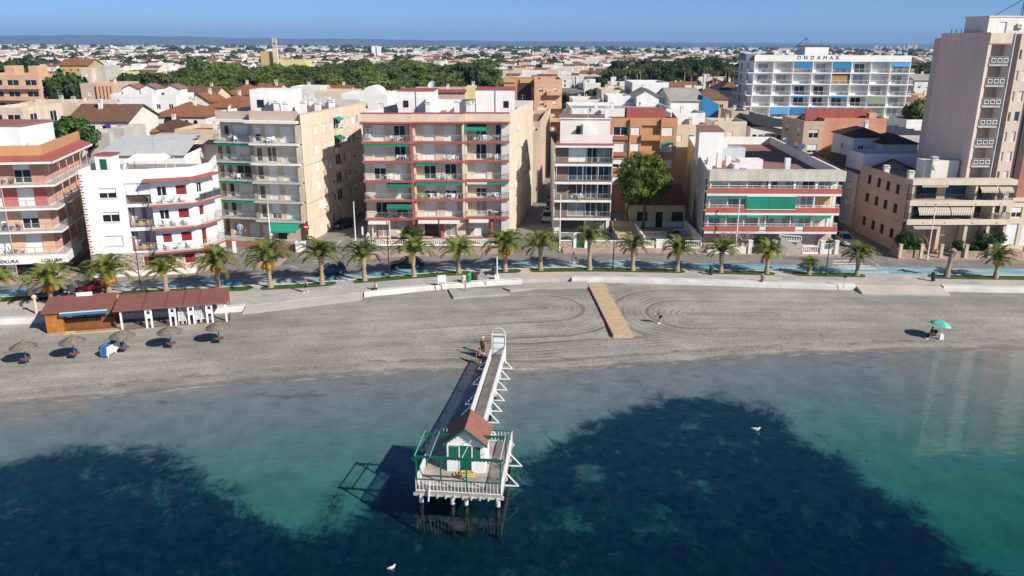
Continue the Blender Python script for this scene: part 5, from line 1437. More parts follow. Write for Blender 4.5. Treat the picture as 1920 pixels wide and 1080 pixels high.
PF.window(1.6, 2.6, 29.3, 31, 'blind', shut='shutw'); PF.window(6.3, 7.3, 29.3, 31, 'blind', shut='shutw'); PF.ac(4, .02, 30.2)
mb = MB(); mb.prism([tp(.8, 2.1), tp(20, 2.1), tp(20, 7.6), tp(.8, 7.6)], 31.6, 31.75); b.put(mb, 'penthouse_roof', W['offw'])
mb = MB(); q = tp(7.3, 5); mb.tube((*q, 31.7), (*q, 34.6), .06, n=6); mb.tube((q[0] + .1, q[1], 34.2), (q[0] - 3.6, q[1] + .5, 31.8), .05, n=5); mb.tube((q[0], q[1], 34.4), (q[0] + 2.6, q[1], 33), .02, n=4)
for s_ in (-.35, .35): mb.tube((q[0], q[1], 34.4), (q[0] + s_, q[1], 31.7), .03, n=4)
mb.lathe((q[0], q[1], 31.7), [(.5, 0), (.4, .15)], 10); b.put(mb, 'mast', W['raild'])
mb = MB()
for k in range(3): q = tp(.2, 9.4 - k * 1.2); mb.tube((*q, 29.4), (*q, 30.1), .05, n=5)
b.put(mb, 'roof_vents', W['raild'])
# ================================================================== white hotel with the rooftop lettering
b = Bld('hotel', 'wide white hotel with blue awnings and dark lettering along its roof', 80, 212)
F = Face(b, (60.5, 206.8), (99.4, 206.8))
b.prism('core', [(60.6, 207.1), (99.3, 207.1), (99.3, 219), (60.6, 219)], 0, 24.2, W['offw'], W['roofg'])
zs = [21.3, 18.55, 15.8, 13.05, 10.3, 7.55, 4.8, 2.05]
bw_ = F.w / 8
for i, z in enumerate(zs):
    mb = MB(); hs = []
    for k in range(8):
        u = k * bw_; kk = 'glass' if (i, k) in ((2, 2), (2, 3), (3, 2), (3, 3), (3, 4), (3, 5), (0, 5)) else rnd.choice(['curtain', 'curtain', 'blind'])
        hs.append((u + 1.3, u + 3.9, z, z + 2.2, kk))
    F.wall(mb, 0, F.w, z, z + 2.75, hs); b.put(mb, 'wall', W['white'])
    for h in hs: F.window(*h[:4], kind=h[4], name='balcony_door', rec=.1)
    mb = MB(); F.box(mb, -.1, F.w + 1.4, -.1, 1.75, z - .2, z); bl = b.put(mb, 'balcony', W['white'])
    F.railing([(0, 1.7), (F.w + 1.3, 1.7), (F.w + 1.3, 0)], z, m='railw', parent=bl, gap=.3, solid='railw' if i == 9 else None)
    for k in range(9):
        mb = MB(); F.box(mb, k * bw_ - .1, k * bw_ + .1, 0, 1.7, z, z + 2.55); b.put(mb, 'dividing_wall', W['white'])
    LF = Face(b, (60.4, 219), (60.4, 206.8))
    mb = MB(); LF.wall(mb, 0, LF.w, z, z + 2.75, [(1.5, 3.5, z, z + 2.2), (7.5, 9.5, z, z + 2.2)]); b.put(mb, 'wall', W['white'])
    LF.window(1.5, 3.5, z, z + 2.2, 'glass', name='balcony_door'); LF.window(7.5, 9.5, z, z + 2.2, 'curtain', name='balcony_door')
    mb = MB(); LF.box(mb, 0, LF.w + 1.7, 0, 1.5, z - .2, z); bl = b.put(mb, 'balcony', W['white']); LF.railing([(0, 1.45), (LF.w + 1.65, 1.45)], z, m='railw', parent=bl, gap=.25)
for (i, k, d, m) in ((0, 2, 1.3, 'blue'), (0, 4, 1.5, 'blue'), (0, 6, .2, 'blue'), (0, 7, .9, 'bluel'), (1, 5, .2, 'blue'), (2, 2, .2, 'blue'), (3, 2, .3, 'blue'), (3, 4, .4, 'blue'), (4, 1, 1.7, 'bluel'), (4, 2, 1.7, 'blue'), (4, 3, .8, 'blue')):
    mb = MB(); u = k * bw_ + .15; z = zs[i]; F.box(mb, u, u + bw_ - .3, 1.72, 1.8, z + 2.5 - d, z + 2.52); b.put(mb, 'awning', W[m])
mb = MB(); u = 6 * bw_ + .15; F.box(mb, u, u + bw_ - .3, 1.72, 1.8, zs[3] + .6, zs[3] + 2.5); b.put(mb, 'sun_blind', mat('olive_cloth', (.26, .30, .20), .85, .1))
mb = MB(); u = 4 * bw_ + .3; F.box(mb, u, u + bw_ - .6, 1.2, 1.28, zs[1], zs[1] + 2.4); b.put(mb, 'sun_blind', mat('bamboo_blind', (.36, .22, .10), .85, .1))
mb = MB(); F.box(mb, -.2, F.w, -.2, 1.8, 24.0, 25.5); b.put(mb, 'roof_fascia', W['white'])
mb = MB(); F.box(mb, -2.2, -.25, -6, 1.0, 24.2, 25.7); b.put(mb, 'roof_tank_room', mat('blue_grey_panel', (.15, .20, .26), .6, .08))
lettering(b, F, 'ONDAMAR', 10.3, 1.83, 24.5, 1.25, W['framed'], 2.1)
b.boxp('penthouse', 74.0, 80.0, 209, 215, 24.2, 27.6, W['white']); b.boxp('penthouse_roof', 73.8, 80.2, 208.8, 215.2, 27.6, 27.8, W['framed'])
mb = MB(); mb.tube((74.8, 211, 27.7), (74.8, 211, 29.8), .07, n=5); mb.tube((74.8, 211, 29.6), (70.5, 211, 26), .08, n=5); mb.tube((74.8, 211, 29.6), (76.2, 211, 27.8), .04, n=4); mb.tube((78.6, 211, 27.7), (78.6, 211, 29.3), .05, n=5); b.put(mb, 'mast', W['raild'])
dish(b, 70, 209, 25.4, .7)

# ================================================================== second and third row buildings
TAKEN = []
def blk(px0, px1, pyt, Y, depth, wall, label, roof='flat', rm='rooft', rise=1.8, win=(1, 3), cat='house', kind=None, name='house', skew=0., wh=1.1, ww=1.0, frame='frame', chim=1, wkind=None, wz0=.9, wst=2.7, side=True):
    x0, z = PY(px0, pyt, Y); x1, _ = PY(px1, pyt, Y)
    h = z - G0
    b = Bld(name, label, (x0 + x1) / 2, Y + depth / 2, cat)
    dx = skew * depth
    foot = [(x0, Y), (x1, Y), (x1 + dx, Y + depth), (x0 + dx, Y + depth)]
    TAKEN.append((min(x0, x0 + dx) - 2, max(x1, x1 + dx) + 2, Y - 2, Y + depth + 2))
    faces = [Face(b, foot[0], foot[1]), Face(b, foot[1], foot[2]), Face(b, foot[2], foot[3]), Face(b, foot[3], foot[0])]
    mb = MB(); wins = []
    top = h + (0. if roof != 'flat' else 0)
    for fi, f in enumerate(faces):
        hs = []
        if fi == 0 and win or (fi in (1, 3) and side and win):
            rows, cols = win
            if fi: cols = max(1, int(f.w / 5))
            for r in range(rows):
                zb = h - 2.6 - r * wst + (wz0 - .9)
                if zb < .2: break
                for c in range(cols):
                    uc = f.w * (c + .5) / cols + rnd.uniform(-.2, .2)
                    if ww < f.w / cols - .3: hs.append((uc - ww / 2, uc + ww / 2, zb, zb + wh))
        f.wall(mb, 0, f.w, 0, top, hs, rev=.14)
        wins += [(f, q) for q in hs]
    cx, cy = (x0 + x1 + dx) / 2, Y + depth / 2
    if roof == 'gx':     # ridge along x
        for (a, c) in ((1, 2), (3, 0)):
            p, q = foot[a], foot[c]; mb.poly([(*p, top), (*q, top), ((p[0] + q[0]) / 2, (p[1] + q[1]) / 2, top + rise)])
    if roof == 'gy':
        for (a, c) in ((0, 1), (2, 3)):
            p, q = foot[a], foot[c]; mb.poly([(*p, top), (*q, top), ((p[0] + q[0]) / 2, (p[1] + q[1]) / 2, top + rise)])
    b.put(mb, 'wall', W[wall])
    for f, q in wins: f.window(*q, kind=wkind or rnd.choice(['glass', 'glass', 'blind', 'half']), frame=frame, rec=.12)
    mb = MB(); e = .45; t = .14
    P4 = [(x0, Y), (x1, Y), (x1 + dx, Y + depth), (x0 + dx, Y + depth)]
    if roof == 'flat':
        mb.prism(foot, top - .3, top - .28); b.put(mb, 'roof', W[rm])
        mb = MB()
        for i in range(4):
            f = faces[i]; f.box(mb, -.025 if i % 2 == 0 else .2, f.w + .025 if i % 2 == 0 else f.w - .2, -.2, .025, top - .3, top + .45)
        b.put(mb, 'parapet', W[wall])
    elif roof == 'gx':
        r0 = ((P4[0][0] + P4[3][0]) / 2 - e, cy); r1 = ((P4[1][0] + P4[2][0]) / 2 + e, cy); s_ = rise / (depth / 2) * e
        for (a, c) in ((0, 1), (2, 3)):
            p, q = P4[a], P4[c]; sg = -1 if a == 0 else 1
            p = (p[0] + (-e if a == 0 else e), p[1] + sg * e); q = (q[0] + (e if a == 0 else -e), q[1] + sg * e)
            ra, rb = (r0, r1) if a == 0 else (r1, r0)
            mb.hexa([(*p, top - s_), (*q, top - s_), (*rb, top + rise), (*ra, top + rise), (*p, top - s_ + t), (*q, top - s_ + t), (*rb, top + rise + t), (*ra, top + rise + t)])
        b.put(mb, 'roof', W[rm])
    elif roof == 'gy':
        r0 = ((P4[0][0] + P4[1][0]) / 2, Y - e); r1 = ((P4[2][0] + P4[3][0]) / 2, Y + depth + e); s_ = rise / ((x1 - x0) / 2) * e
        for sg, (a, c) in ((-1, (3, 0)), (1, (1, 2))):
            p, q = P4[a], P4[c]
            p = (p[0] + sg * e, p[1] + (e if sg < 0 else -e)); q = (q[0] + sg * e, q[1] + (-e if sg < 0 else e))
            ra, rb = (r1, r0) if sg < 0 else (r0, r1)
            mb.hexa([(*p, top - s_), (*q, top - s_), (*rb, top + rise), (*ra, top + rise), (*p, top - s_ + t), (*q, top - s_ + t), (*rb, top + rise + t), (*ra, top + rise + t)])
        o = b.put(mb, 'roof', W[rm])
    elif roof == 'hip':
        c4 = [(P4[0][0] - e, P4[0][1] - e), (P4[1][0] + e, P4[1][1] - e), (P4[2][0] + e, P4[2][1] + e), (P4[3][0] - e, P4[3][1] + e)]
        inset = min(depth, x1 - x0) / 2
        if x1 - x0 >= depth: ra, rb = (x0 + inset + dx / 2, cy), (x1 - inset + dx / 2, cy)
        else: ra, rb = (cx, Y + inset), (cx, Y + depth - inset)
        zt, ze = top + rise, top - .15
        if x1 - x0 >= depth:
            mb.poly([(*c4[0], ze), (*c4[1], ze), (*rb, zt), (*ra, zt)]); mb.poly([(*c4[2], ze), (*c4[3], ze), (*ra, zt), (*rb, zt)])
            mb.poly([(*c4[1], ze), (*c4[2], ze), (*rb, zt)]); mb.poly([(*c4[3], ze), (*c4[0], ze), (*ra, zt)])
        else:
            mb.poly([(*c4[0], ze), (*c4[1], ze), (*ra, zt)]); mb.poly([(*c4[2], ze), (*c4[3], ze), (*rb, zt)])
            mb.poly([(*c4[1], ze), (*c4[2], ze), (*rb, zt), (*ra, zt)]); mb.poly([(*c4[3], ze), (*c4[0], ze), (*ra, zt), (*rb, zt)])
        mb.poly([(*q, ze - .02) for q in reversed(c4)])
        b.put(mb, 'roof', W[rm])
    for k in range(chim):
        xx = rnd.uniform(x0 + .2 * (x1 - x0), x1 - .2 * (x1 - x0)); yy = Y + depth * rnd.uniform(.35, .8)
        chimney(b, xx, yy, top - .3, (1.3 if roof == 'flat' else rise + .9), .6, wall if wall in ('white', 'offw', 'cream') else 'offw')
    if roof == 'flat' and chim > 1: aerial(b, x0 + (x1 - x0) * .3, Y + depth * .5, top, 2.6); dish(b, x0 + (x1 - x0) * .7, Y + depth * .3, top, .5)
    b.dim = (x0, x1, Y, depth, h)
    return b
# left
b = blk(38, 196, 197, 154, 10, 'cream', 'long blank cream building behind the pink block at the left', win=None, chim=2, skew=-.2)
blk(-30, 42, 207, 134, 12, 'cream', 'cream building with a shaded roof terrace at the left edge', win=(1, 2), wkind='glass', wh=1.9, ww=2.2)
b = blk(-60, 72, 143, 222, 16, 'peach', 'peach balconied block at the far left with two roof towers', win=(4, 4), cat='building', name='apartment_block', wh=2., ww=3.2, wst=3.0, rm='rooft', chim=0, wkind='glass', wz0=.6)
x0, x1, Y, d, h = b.dim
for u in (.52, .86): b.boxp('roof_tower', x0 + (x1 - x0) * u, x0 + (x1 - x0) * u + 2.6, Y + .5, Y + 5, h - .2, h + 2.8, W['peach'])
mb = MB(); F = Face(b, (x0, Y), (x1, Y))
for i in range(4): F.box(mb, 0, F.w, .02, 1.2, h - 3.3 - i * 3.0, h - 2.3 - i * 3.0)
b.put(mb, 'balcony', W['peach'])
blk(72, 102, 152, 236, 12, 'salmon', 'dark salmon house with a maroon tiled roof left of the big dark pine', 'gx', 'slabred', win=(2, 3))
b = blk(150, 213, 160, 205, 14, 'tan', 'tan building with tall pale columns right of the big dark pine', win=(4, 2), name='apartment_block', cat='building', ww=1.0)
x0, x1, Y, d, h = b.dim; F = Face(b, (x0, Y), (x1, Y)); mb = MB()
for k in range(5): u = F.w * (.5 + .11 * k); F.box(mb, u, u + .45, 0, .6, 0, h + .2)
b.put(mb, 'columns', W['peach'])
blk(168, 196, 126, 300, 12, 'greyb', 'grey blank walled block beyond the tan columned building', win=None, cat='building'); W['slate'] = mat('slate_blue_wall', (.12, .13, .16), .9, .1)
blk(150, 170, 130, 297, 10, 'cream', 'narrow cream block left of the grey blank walled block', win=(2, 1))
blk(192, 230, 138, 310, 14, 'yellow', 'yellow building left of the pine grove', win=(2, 3), rm='roofg')
blk(110, 165, 122, 330, 12, 'ochre', 'long ochre roofed hall at the left of the town', 'gx', 'tile', win=(1, 4), rise=2.2)
b = blk(208, 285, 180, 176, 13, 'white', 'white block with a pale blank wall and three small roof huts', win=None, chim=0, cat='building')
x0, x1, Y, d, h = b.dim
for px in (231, 264, 308):
    xa = PY(px, 175, Y + 4)[0]; w_ = 3.6
    mb = MB(); mb.prism([(xa, Y + 4), (xa + w_, Y + 4), (xa + w_, Y + 8), (xa, Y + 8)], h - .3, h + 1.4); mb.poly([(xa, Y + 4, h + 1.4), (xa + w_, Y + 4, h + 1.4), (xa + w_ / 2, Y + 4, h + 2.2)]); hut = b.put(mb, 'roof_hut', W['white'])
    mb = MB(); mb.hexa([(xa - .2, Y + 3.7, h + 1.3), (xa + w_ / 2, Y + 3.7, h + 2.25), (xa + w_ / 2, Y + 8.2, h + 2.25), (xa - .2, Y + 8.2, h + 1.3), (xa - .2, Y + 3.7, h + 1.45), (xa + w_ / 2, Y + 3.7, h + 2.4), (xa + w_ / 2, Y + 8.2, h + 2.4), (xa - .2, Y + 8.2, h + 1.45)])
    mb.hexa([(xa + w_ / 2, Y + 3.7, h + 2.25), (xa + w_ + .2, Y + 3.7, h + 1.3), (xa + w_ + .2, Y + 8.2, h + 1.3), (xa + w_ / 2, Y + 8.2, h + 2.25), (xa + w_ / 2, Y + 3.7, h + 2.4), (xa + w_ + .2, Y + 3.7, h + 1.45), (xa + w_ + .2, Y + 8.2, h + 1.45), (xa + w_ / 2, Y + 8.2, h + 2.4)])
    b.put(mb, 'hut_roof', W['rooft'], hut)
blk(285, 330, 182, 177, 10, 'white', 'white two window wing right of the three hut block', win=(1, 2), chim=0, wkind='glass')
b = blk(128, 240, 226, 140, 12, 'offw', 'off white house under a broad brown tiled roof with a purple curtain', 'gx', 'tileb', rise=2.3, win=(1, 4), ww=1.5, wh=1.8, wkind='glass', side=False, chim=3)
x0, x1, Y, d, h = b.dim; b.boxp('curtain', x0 + 6.4, x0 + 7.3, Y - .12, Y - .04, h - 2.4, h - .5, mat('purple_cloth', (.11, .04, .30), .9, .1))
b = blk(284, 385, 217, 166, 12, 'offw', 'off white house with two rows of arched windows under a clay tiled roof', 'hip', 'tile', rise=2.4, win=None, chim=2)
x0, x1, Y, d, h = b.dim; F = Face(b, (x0, Y), (x1, Y))
for r, zz in enumerate((h - 2.2, h - 5.0)):
    for u in ((.04, .8), (.22, 2.0), (.46, .8), (.6, .8), (.77, .8)):
        uu, w_ = u[0] * F.w, u[1]; mb = MB(); p = F.pt(uu + w_ / 2, .0, zz + 1.0)
        F.box(mb, uu, uu + w_, .0, .03, zz, zz + 1.0); mb.tube(p, (p[0], p[1] - .03, p[2]), w_ / 2, n=18); b.put(mb, 'arched_window', W['glass'])
blk(385, 470, 200, 184, 14, 'peach', 'orange roofed house right of the arched house', 'hip', 'tile', rise=2.2, win=(1, 3))
blk(326, 400, 182, 200, 12, 'cream', 'cream gabled house behind the arched house', 'gx', 'tileb', rise=2.2, win=(1, 2)); blk(352, 394, 190, 193, 10, 'offw', 'white gable facing the sea behind the arched house', 'gy', 'tile', rise=1.8, win=(1, 1))
blk(420, 480, 176, 215, 12, 'ochre', 'ochre walled house with several hipped clay roofs', 'hip', 'tile', rise=2.2, win=(1, 3))
blk(478, 520, 170, 222, 12, 'cream', 'cream house with two small chimneys before the pine grove', 'gx', 'tile', rise=1.6, win=(1, 2), chim=2)
# sheds behind the white corner block
b = blk(186, 345, 290, 109.5, 11, 'white', 'low white shed with broad corrugated roof sheets behind the white corner block', win=None, chim=0, roof='none', skew=-.1)
x0, x1, Y, d, h = b.dim
corr = lined('corrugated_sheet', (.58, .58, .57), (.42, .42, .42), .5, .2, 'X', .6, .15)
mb = MB(); mb.hexa([(x0 - .3, Y - .4, h - .1), (x1 + .3, Y - .4, h), (x1 - 1.6, Y + d, h + 1.6), (x0 - 1.9, Y + d, h + 1.2), (x0 - .3, Y - .4, h), (x1 + .3, Y - .4, h + .1), (x1 - 1.6, Y + d, h + 1.7), (x0 - 1.9, Y + d, h + 1.3)]); b.put(mb, 'roof', corr)
blk(338, 408, 276, 119, 6, 'cream', 'cream blank walled shed between the white corner block and the beige block', win=None, chim=0, rm='roofg')
blk(328, 408, 247, 146, 10, 'beige', 'beige house with a red roof edge behind the corrugated shed', win=(1, 2), rm='slabred', wkind='glass')
blk(160, 205, 254, 130, 7, 'greyb', 'small grey house with a dark roof behind the white corner block', win=None, rm='roofg', chim=0); blk(205, 232, 246, 131, 8, 'greyb', 'narrow grey annex beside the small dark roofed house', win=None, chim=0)
blk(230, 290, 246, 148, 9, 'ochre', 'low house with an ochre tiled roof behind the grey annex', 'hip', 'tile', rise=1.2, win=None)
blk(285, 330, 242, 150, 9, 'tan', 'low grey tiled house left of the red edged beige house', 'hip', 'tiled', rise=1.3, win=None)
# centre behind the two big blocks
blk(545, 600, 166, 205, 10, 'offw', 'off white flat roofed house before the pine grove', win=(1, 3), rm='roofg'); blk(590, 660, 175, 190, 12, 'cream', 'cream house with an orange wall behind the beige block', win=(1, 2))
b = blk(640, 726, 180, 168, 12, 'white', 'white house with a rounded roof gable behind the beige block', win=(1, 3), chim=2)
x0, x1, Y, d, h = b.dim; xa = x1 - 3.6; mb = MB(); mb.tube((xa, Y + 3, h - .4), (xa, Y + 9, h - .4), 2.3, n=24); b.put(mb, 'rounded_gable', W['white'])
blk(600, 655, 170, 225, 10, 'yellow', 'pale yellow house below the pine grove', 'gx', 'tile', rise=1.2, win=(1, 2))
b = blk(770, 872, 172, 172, 12, 'tan', 'tan house with a red brown roof edge behind the cream block', win=(1, 3), rm='slabred', chim=1); blk(872, 890, 168, 173, 10, 'yellow', 'narrow yellow house end beside the tan red edged house', win=None)
x0, x1, Y, d, h = b.dim; b.boxp('coping', x0 - .3, x1 + .3, Y - .4, Y - .21, h - .1, h + .55, W['slabred'])
blk(726, 770, 178, 178, 9, 'offw', 'small white house between the rounded gable and the tan house', win=(1, 2))
b = blk(945, 1016, 152, 196, 14, 'orange', 'orange brick flats with a dark panel painted as a shaded stair bay', win=(4, 2), name='apartment_block', cat='building', chim=0, wst=3.1, wkind='blind')
x0, x1, Y, d, h = b.dim; F = Face(b, (x0, Y), (x1, Y)); mb = MB(); F.box(mb, F.w * .42, F.w * .98, .03, .3, h - .4, h + .5); F.box(mb, -.1, F.w * .3, .03, .3, h - .3, h + .5); b.put(mb, 'cornice', W['ochre'])
mb = MB(); F.box(mb, F.w * .36, F.w * .72, .0, .05, 2, h - .6); b.put(mb, 'recess_shade_panel', W['dkbrown']);  # flat dark panel standing in for the shade of a recess
b2 = blk(1002, 1054, 152, 193, 16, 'peach', 'peach balconied wing of the flats beside the long street', win=(4, 2), name='apartment_block', cat='building', chim=0, wst=3.1, wkind='half')
x0, x1, Y, d, h = b2.dim; F = Face(b2, (x0, Y), (x1, Y))
for i in range(4):
    mb = MB(); F.box(mb, F.w * .45, F.w, .02, 1.1, h - 3.2 - 3.1 * i, h - 2.3 - 3.1 * i); b2.put(mb, 'balcony', W['peach'])
blk(984, 1013, 232, 150, 26, 'tan', 'plum roofed house along the shaded side of the long street', win=(2, 2), rm='rooft', skew=.09); blk(996, 1011, 250, 143.5, 6, 'beige', 'low beige house at the corner of the long street', win=(1, 2), rm='roofg')
blk(1003, 1027, 214, 178, 14, 'cream', 'cream house along the shaded side of the long street', win=(2, 2), rm='rooft', skew=.09)
b = blk(1072, 1262, 207, 168, 18, 'white', 'wide white house cluster behind the narrow white block', win=(1, 4), rm='roofg', chim=2)
blk(1074, 1130, 190, 190, 12, 'offw', 'off white terrace right of the long street', win=(1, 2), rm='roofg'); blk(1128, 1170, 172, 198, 12, 'cream', 'cream flat roofed house right of the orange flats', win=None, rm='roofg')
blk(1186, 1254, 158, 196, 14, 'white', 'plain white blank walled block in the middle of the town', win=None, cat='building', chim=0, rm='roofg'); blk(1194, 1236, 180, 184, 10, 'white', 'white gabled house before the plain white block', 'gy', 'roofg', rise=1.4, win=None)
blk(1140, 1182, 183, 187, 9, 'white', 'small white house with one window before the plain white block', win=(1, 1), rm='roofg')
b = blk(1258, 1318, 188, 182, 18, 'white', 'pale hall with a bright blue gable wall', 'gx', 'roofg', rise=2.2, win=None, chim=0)
x0, x1, Y, d, h = b.dim; mb = MB(); mb.prism([(x1 - .2, Y - .5), (x1 + 3.6, Y - .5), (x1 + 3.6, Y + 6), (x1 - .2, Y + 6)], 0, lambda x, y: h + 1.0 - (x - x1) * .5); b.put(mb, 'blue_wall', W['blue'])
blk(1258, 1322, 216, 158, 9, 'white', 'low white house with a row of small dark windows', win=(1, 5), wkind='glass', frame='frameb', ww=.8, wh=.8, rm='slabred')
blk(1300, 1366, 184, 205, 12, 'peach', 'peach house with a brown hipped roof left of the hotel', 'hip', 'tileb', rise=2.4, win=(1, 3), wkind='glass'); blk(1350, 1392, 168, 225, 12, 'offw', 'white house with a brown hipped roof beside the hotel', 'hip', 'tileb', rise=2., win=(1, 1))
blk(1262, 1330, 238, 152, 9, 'cream', 'low cream house with a terrace behind the orange block', win=(1, 3), rm='rooft'); blk(1340, 1400, 232, 156, 8, 'cream', 'cream roof terrace house behind the red banded block', win=(1, 1), rm='roofg'); blk(1372, 1404, 212, 172, 9, 'tan', 'tan house with creeper left of the hotel foot', win=(1, 1), rm='rooft')
b = blk(1408, 1470, 238, 163, 14, 'offw', 'house with a long sloping black roof over slanted gallery windows', roof='none', win=(1, 5), ww=.9, chim=0)
x0, x1, Y, d, h = b.dim; mb = MB(); mb.hexa([(x0, Y - .6, h + .6), (x1 + 4.5, Y - .6, h - 1.6), (x1 + 5, Y + d, h - .2), (x0, Y + d, h + 2.6), (x0, Y - .6, h + .8), (x1 + 4.5, Y - .6, h - 1.4), (x1 + 5, Y + d, h), (x0, Y + d, h + 2.8)]); b.put(mb, 'roof', mat('black_bitumen', (.03, .03, .034), .8, .15, 1))
b = blk(1546, 1664, 226, 147, 12, 'salmon', 'salmon block with a bare salmon wall and maroon roof walls', win=None, cat='building', chim=0, rm='slabred')
x0, x1, Y, d, h = b.dim; b.boxp('roof_wall', x0 - 2.5, x1 - 2, Y + 3, Y + 3.4, h - .3, h + 1.9, W['slabred']); b.boxp('roof_tank', x1 - 3, x1 - 1.6, Y + 1, Y + 2.4, h - .2, h + 1.3, W['peach']); F = Face(b, (x0, Y), (x1, Y)); F.window(F.w * .58, F.w * .66, h - 2.2, h - 1.8, 'glass', rec=-.02)
blk(1508, 1546, 232, 146.5, 12, 'tan', 'tan front with white framed windows left of the bare salmon wall', win=(2, 1), ww=1.8, wh=1.6, wkind='half', rm='slabred', chim=0)
blk(1602, 1664, 256, 133, 9, 'white', 'pale house with a dark hipped roof, left of two behind the beige low block', 'hip', 'tiled', rise=1.2, win=(1, 2), wkind='glass'); blk(1656, 1722, 268, 130, 8, 'white', 'pale house with a dark hipped roof, right of two behind the beige low block', 'hip', 'tiled', rise=1.2, win=(1, 2), wkind='glass')
b = Bld('apartment_block', 'long brown roofed terrace of flats in the shaded street', 60, 140, 'building')
LF = Face(b, (56.5, 151), (54.0, 122.2)); mb = MB(); hs = [(u, u + 1.1, z, z + 1.3) for z in (1.2, 4.0, 6.6) for u in (2, 5, 8.5, 12, 15.5, 19, 22.5, 26)]
LF.wall(mb, 0, LF.w, 0, 9, hs); mb.poly([(54, 122.2, 0), (63, 121.9, 0), (63, 121.9, 9), (58.5, 122, 11), (54, 122.2, 9)]); b.put(mb, 'wall', W['tan'])
for h in hs: LF.window(*h, kind=rnd.choice(['half', 'blind', 'glass']))
for u in (4.4, 11, 17.5, 24): 
    for z in (3.6, 6.2):
        mb = MB(); LF.box(mb, u, u + 2.4, 0, 1, z - .1, z + .8); b.put(mb, 'balcony', W['offw'])
mb = MB(); mb.hexa([(53.4, 121.6, 8.8), (58.6, 121.6, 11.0), (61, 151.5, 11.0), (56, 151.5, 8.8), (53.4, 121.6, 9), (58.6, 121.6, 11.2), (61, 151.5, 11.2), (56, 151.5, 9)]); mb.hexa([(58.6, 121.6, 11.0), (63.6, 121.5, 8.8), (66, 151.5, 8.8), (61, 151.5, 11.0), (58.6, 121.6, 11.2), (63.6, 121.5, 9), (66, 151.5, 9), (61, 151.5, 11.2)]); b.put(mb, 'roof', lined('brown_tile_rows', (.20, .10, .06), (.12, .055, .035), .35, .3, 'Y', .85, .25)); TAKEN.append((52, 66, 119, 153))
blk(1618, 1752, 294, 122.5, 6, 'white', 'long pale wall house directly behind the beige low block', win=None, chim=0, rm='roofg')
b = blk(1664, 1748, 258, 160, 16, 'greyb', 'low building covered in dark roof panels beside the tower', win=None, chim=0, rm='roofg')
x0, x1, Y, d, h = b.dim
for i in range(4):
    mb = MB(); y0 = Y + 1 + i * 3.6; mb.hexa([(x0 + .5, y0, h), (x1 - .5, y0, h), (x1 - .5, y0 + 2.4, h + 1.0), (x0 + .5, y0 + 2.4, h + 1.0), (x0 + .5, y0, h + .1), (x1 - .5, y0, h + .1), (x1 - .5, y0 + 2.4, h + 1.1), (x0 + .5, y0 + 2.4, h + 1.1)]); b.put(mb, 'roof_panel', mat('dark_panel', (.05, .055, .065), .25, .1))
blk(1716, 1768, 150, 262, 12, 'offw', 'white house with a pale roof between the hotel and the tower', 'gx', 'roofg', rise=1.6, win=(1, 3)); blk(1722, 1770, 182, 215, 10, 'peach', 'peach house with a white parapet beside the tower', win=(1, 2)); blk(1700, 1748, 228, 186, 9, 'white', 'white garden wall house under the umbrella pine by the tower', win=None, chim=0)
blk(1396, 1420, 215, 196, 8, 'offw', 'narrow pale house at the foot of the hotel', win=(1, 1))
# church
b = Bld('church', 'yellow church with a tall slim tower rising above the town', -195, 660, 'church')
xa, _ = PY(488, 110, 650); xb, zt = PY(572, 110, 650)
mb = MB(); mb.box(xa, xb, 650, 672, 0, zt - G0 - 1); b.put(mb, 'nave', W['yellow']); xa2, zt2 = PY(492, 96, 655); xb2, _ = PY(512, 96, 655)
mb = MB(); mb.box(xa2, xb2, 649, 662, 0, zt2 - G0); b.put(mb, 'transept', W['ochre'])
xc, zc = PY(514.5, 71, 648); mb = MB(); mb.box(xc - 1.7, xc + 1.7, 646, 649.4, 0, zc - G0 - 8)
for dx in (-1.4, 1.0):
    for y in (646, 649): mb.box(xc + dx, xc + dx + .45, y, y + .4, zc - G0 - 8, zc - G0)
mb.box(xc - 1.5, xc + 1.5, 646.05, 649.35, zc - G0 - 3.2, zc - G0 - 2.4); b.put(mb, 'tower', W['cream'])
TAKEN.append((xa - 3, xb + 3, 640, 675))

# ================================================================== trees
def clump(mb, c, r, n, s, rg, m=0):
    c = Vector(c)
    for _ in range(n):
        d = Vector((rg.gauss(0, 1), rg.gauss(0, 1), rg.gauss(0, 1))); d.normalize()
        k = rg.uniform(.7, 1.04)
        p = c + Vector((d.x * r[0], d.y * r[1], d.z * r[2])) * k
        nn = (d + Vector((rg.gauss(0, .45), rg.gauss(0, .45), rg.gauss(0, .45) + .15))).normalized()
        a = nn.orthogonal().normalized(); a.rotate(Matrix.Rotation(rg.uniform(0, 6.28), 3, nn)); e = nn.cross(a)
        q = s * rg.uniform(.6, 1.25)
        mb.poly([p - a * q - e * q * .5, p + a * q * .2 - e * q * .8, p + a * q + e * q * .4, p - a * q * .3 + e * q * .8], m)
def crown(seed, R_, H_, z0, nclump, nq, s, flat=False, core=.62):
    """R_ crown radius, H_ crown height; clumps spread through the crown"""
    rg = random.Random(seed); mb = MB()
    for i in range(nclump):
        a = rg.uniform(0, 6.28); rr = R_ * math.sqrt(rg.uniform(0, 1)) * .78
        f = 1 - (rr / R_) ** 2
        if flat: z = z0 + H_ * (.45 + .35 * f + rg.uniform(-.18, .12))
        else: z = z0 + H_ * (.5 + math.sqrt(max(f, 0)) * rg.uniform(-.42, .42))
        cr = R_ * rg.uniform(.24, .42)
        rz = cr * (.62 if flat else .85)
        c = (rr * math.cos(a), rr * math.sin(a), z)
        mb.blob(c, (cr * core, cr * core, rz * core), 7, 5)
        clump(mb, c, (cr, cr, rz), nq, s, rg)
    return mb
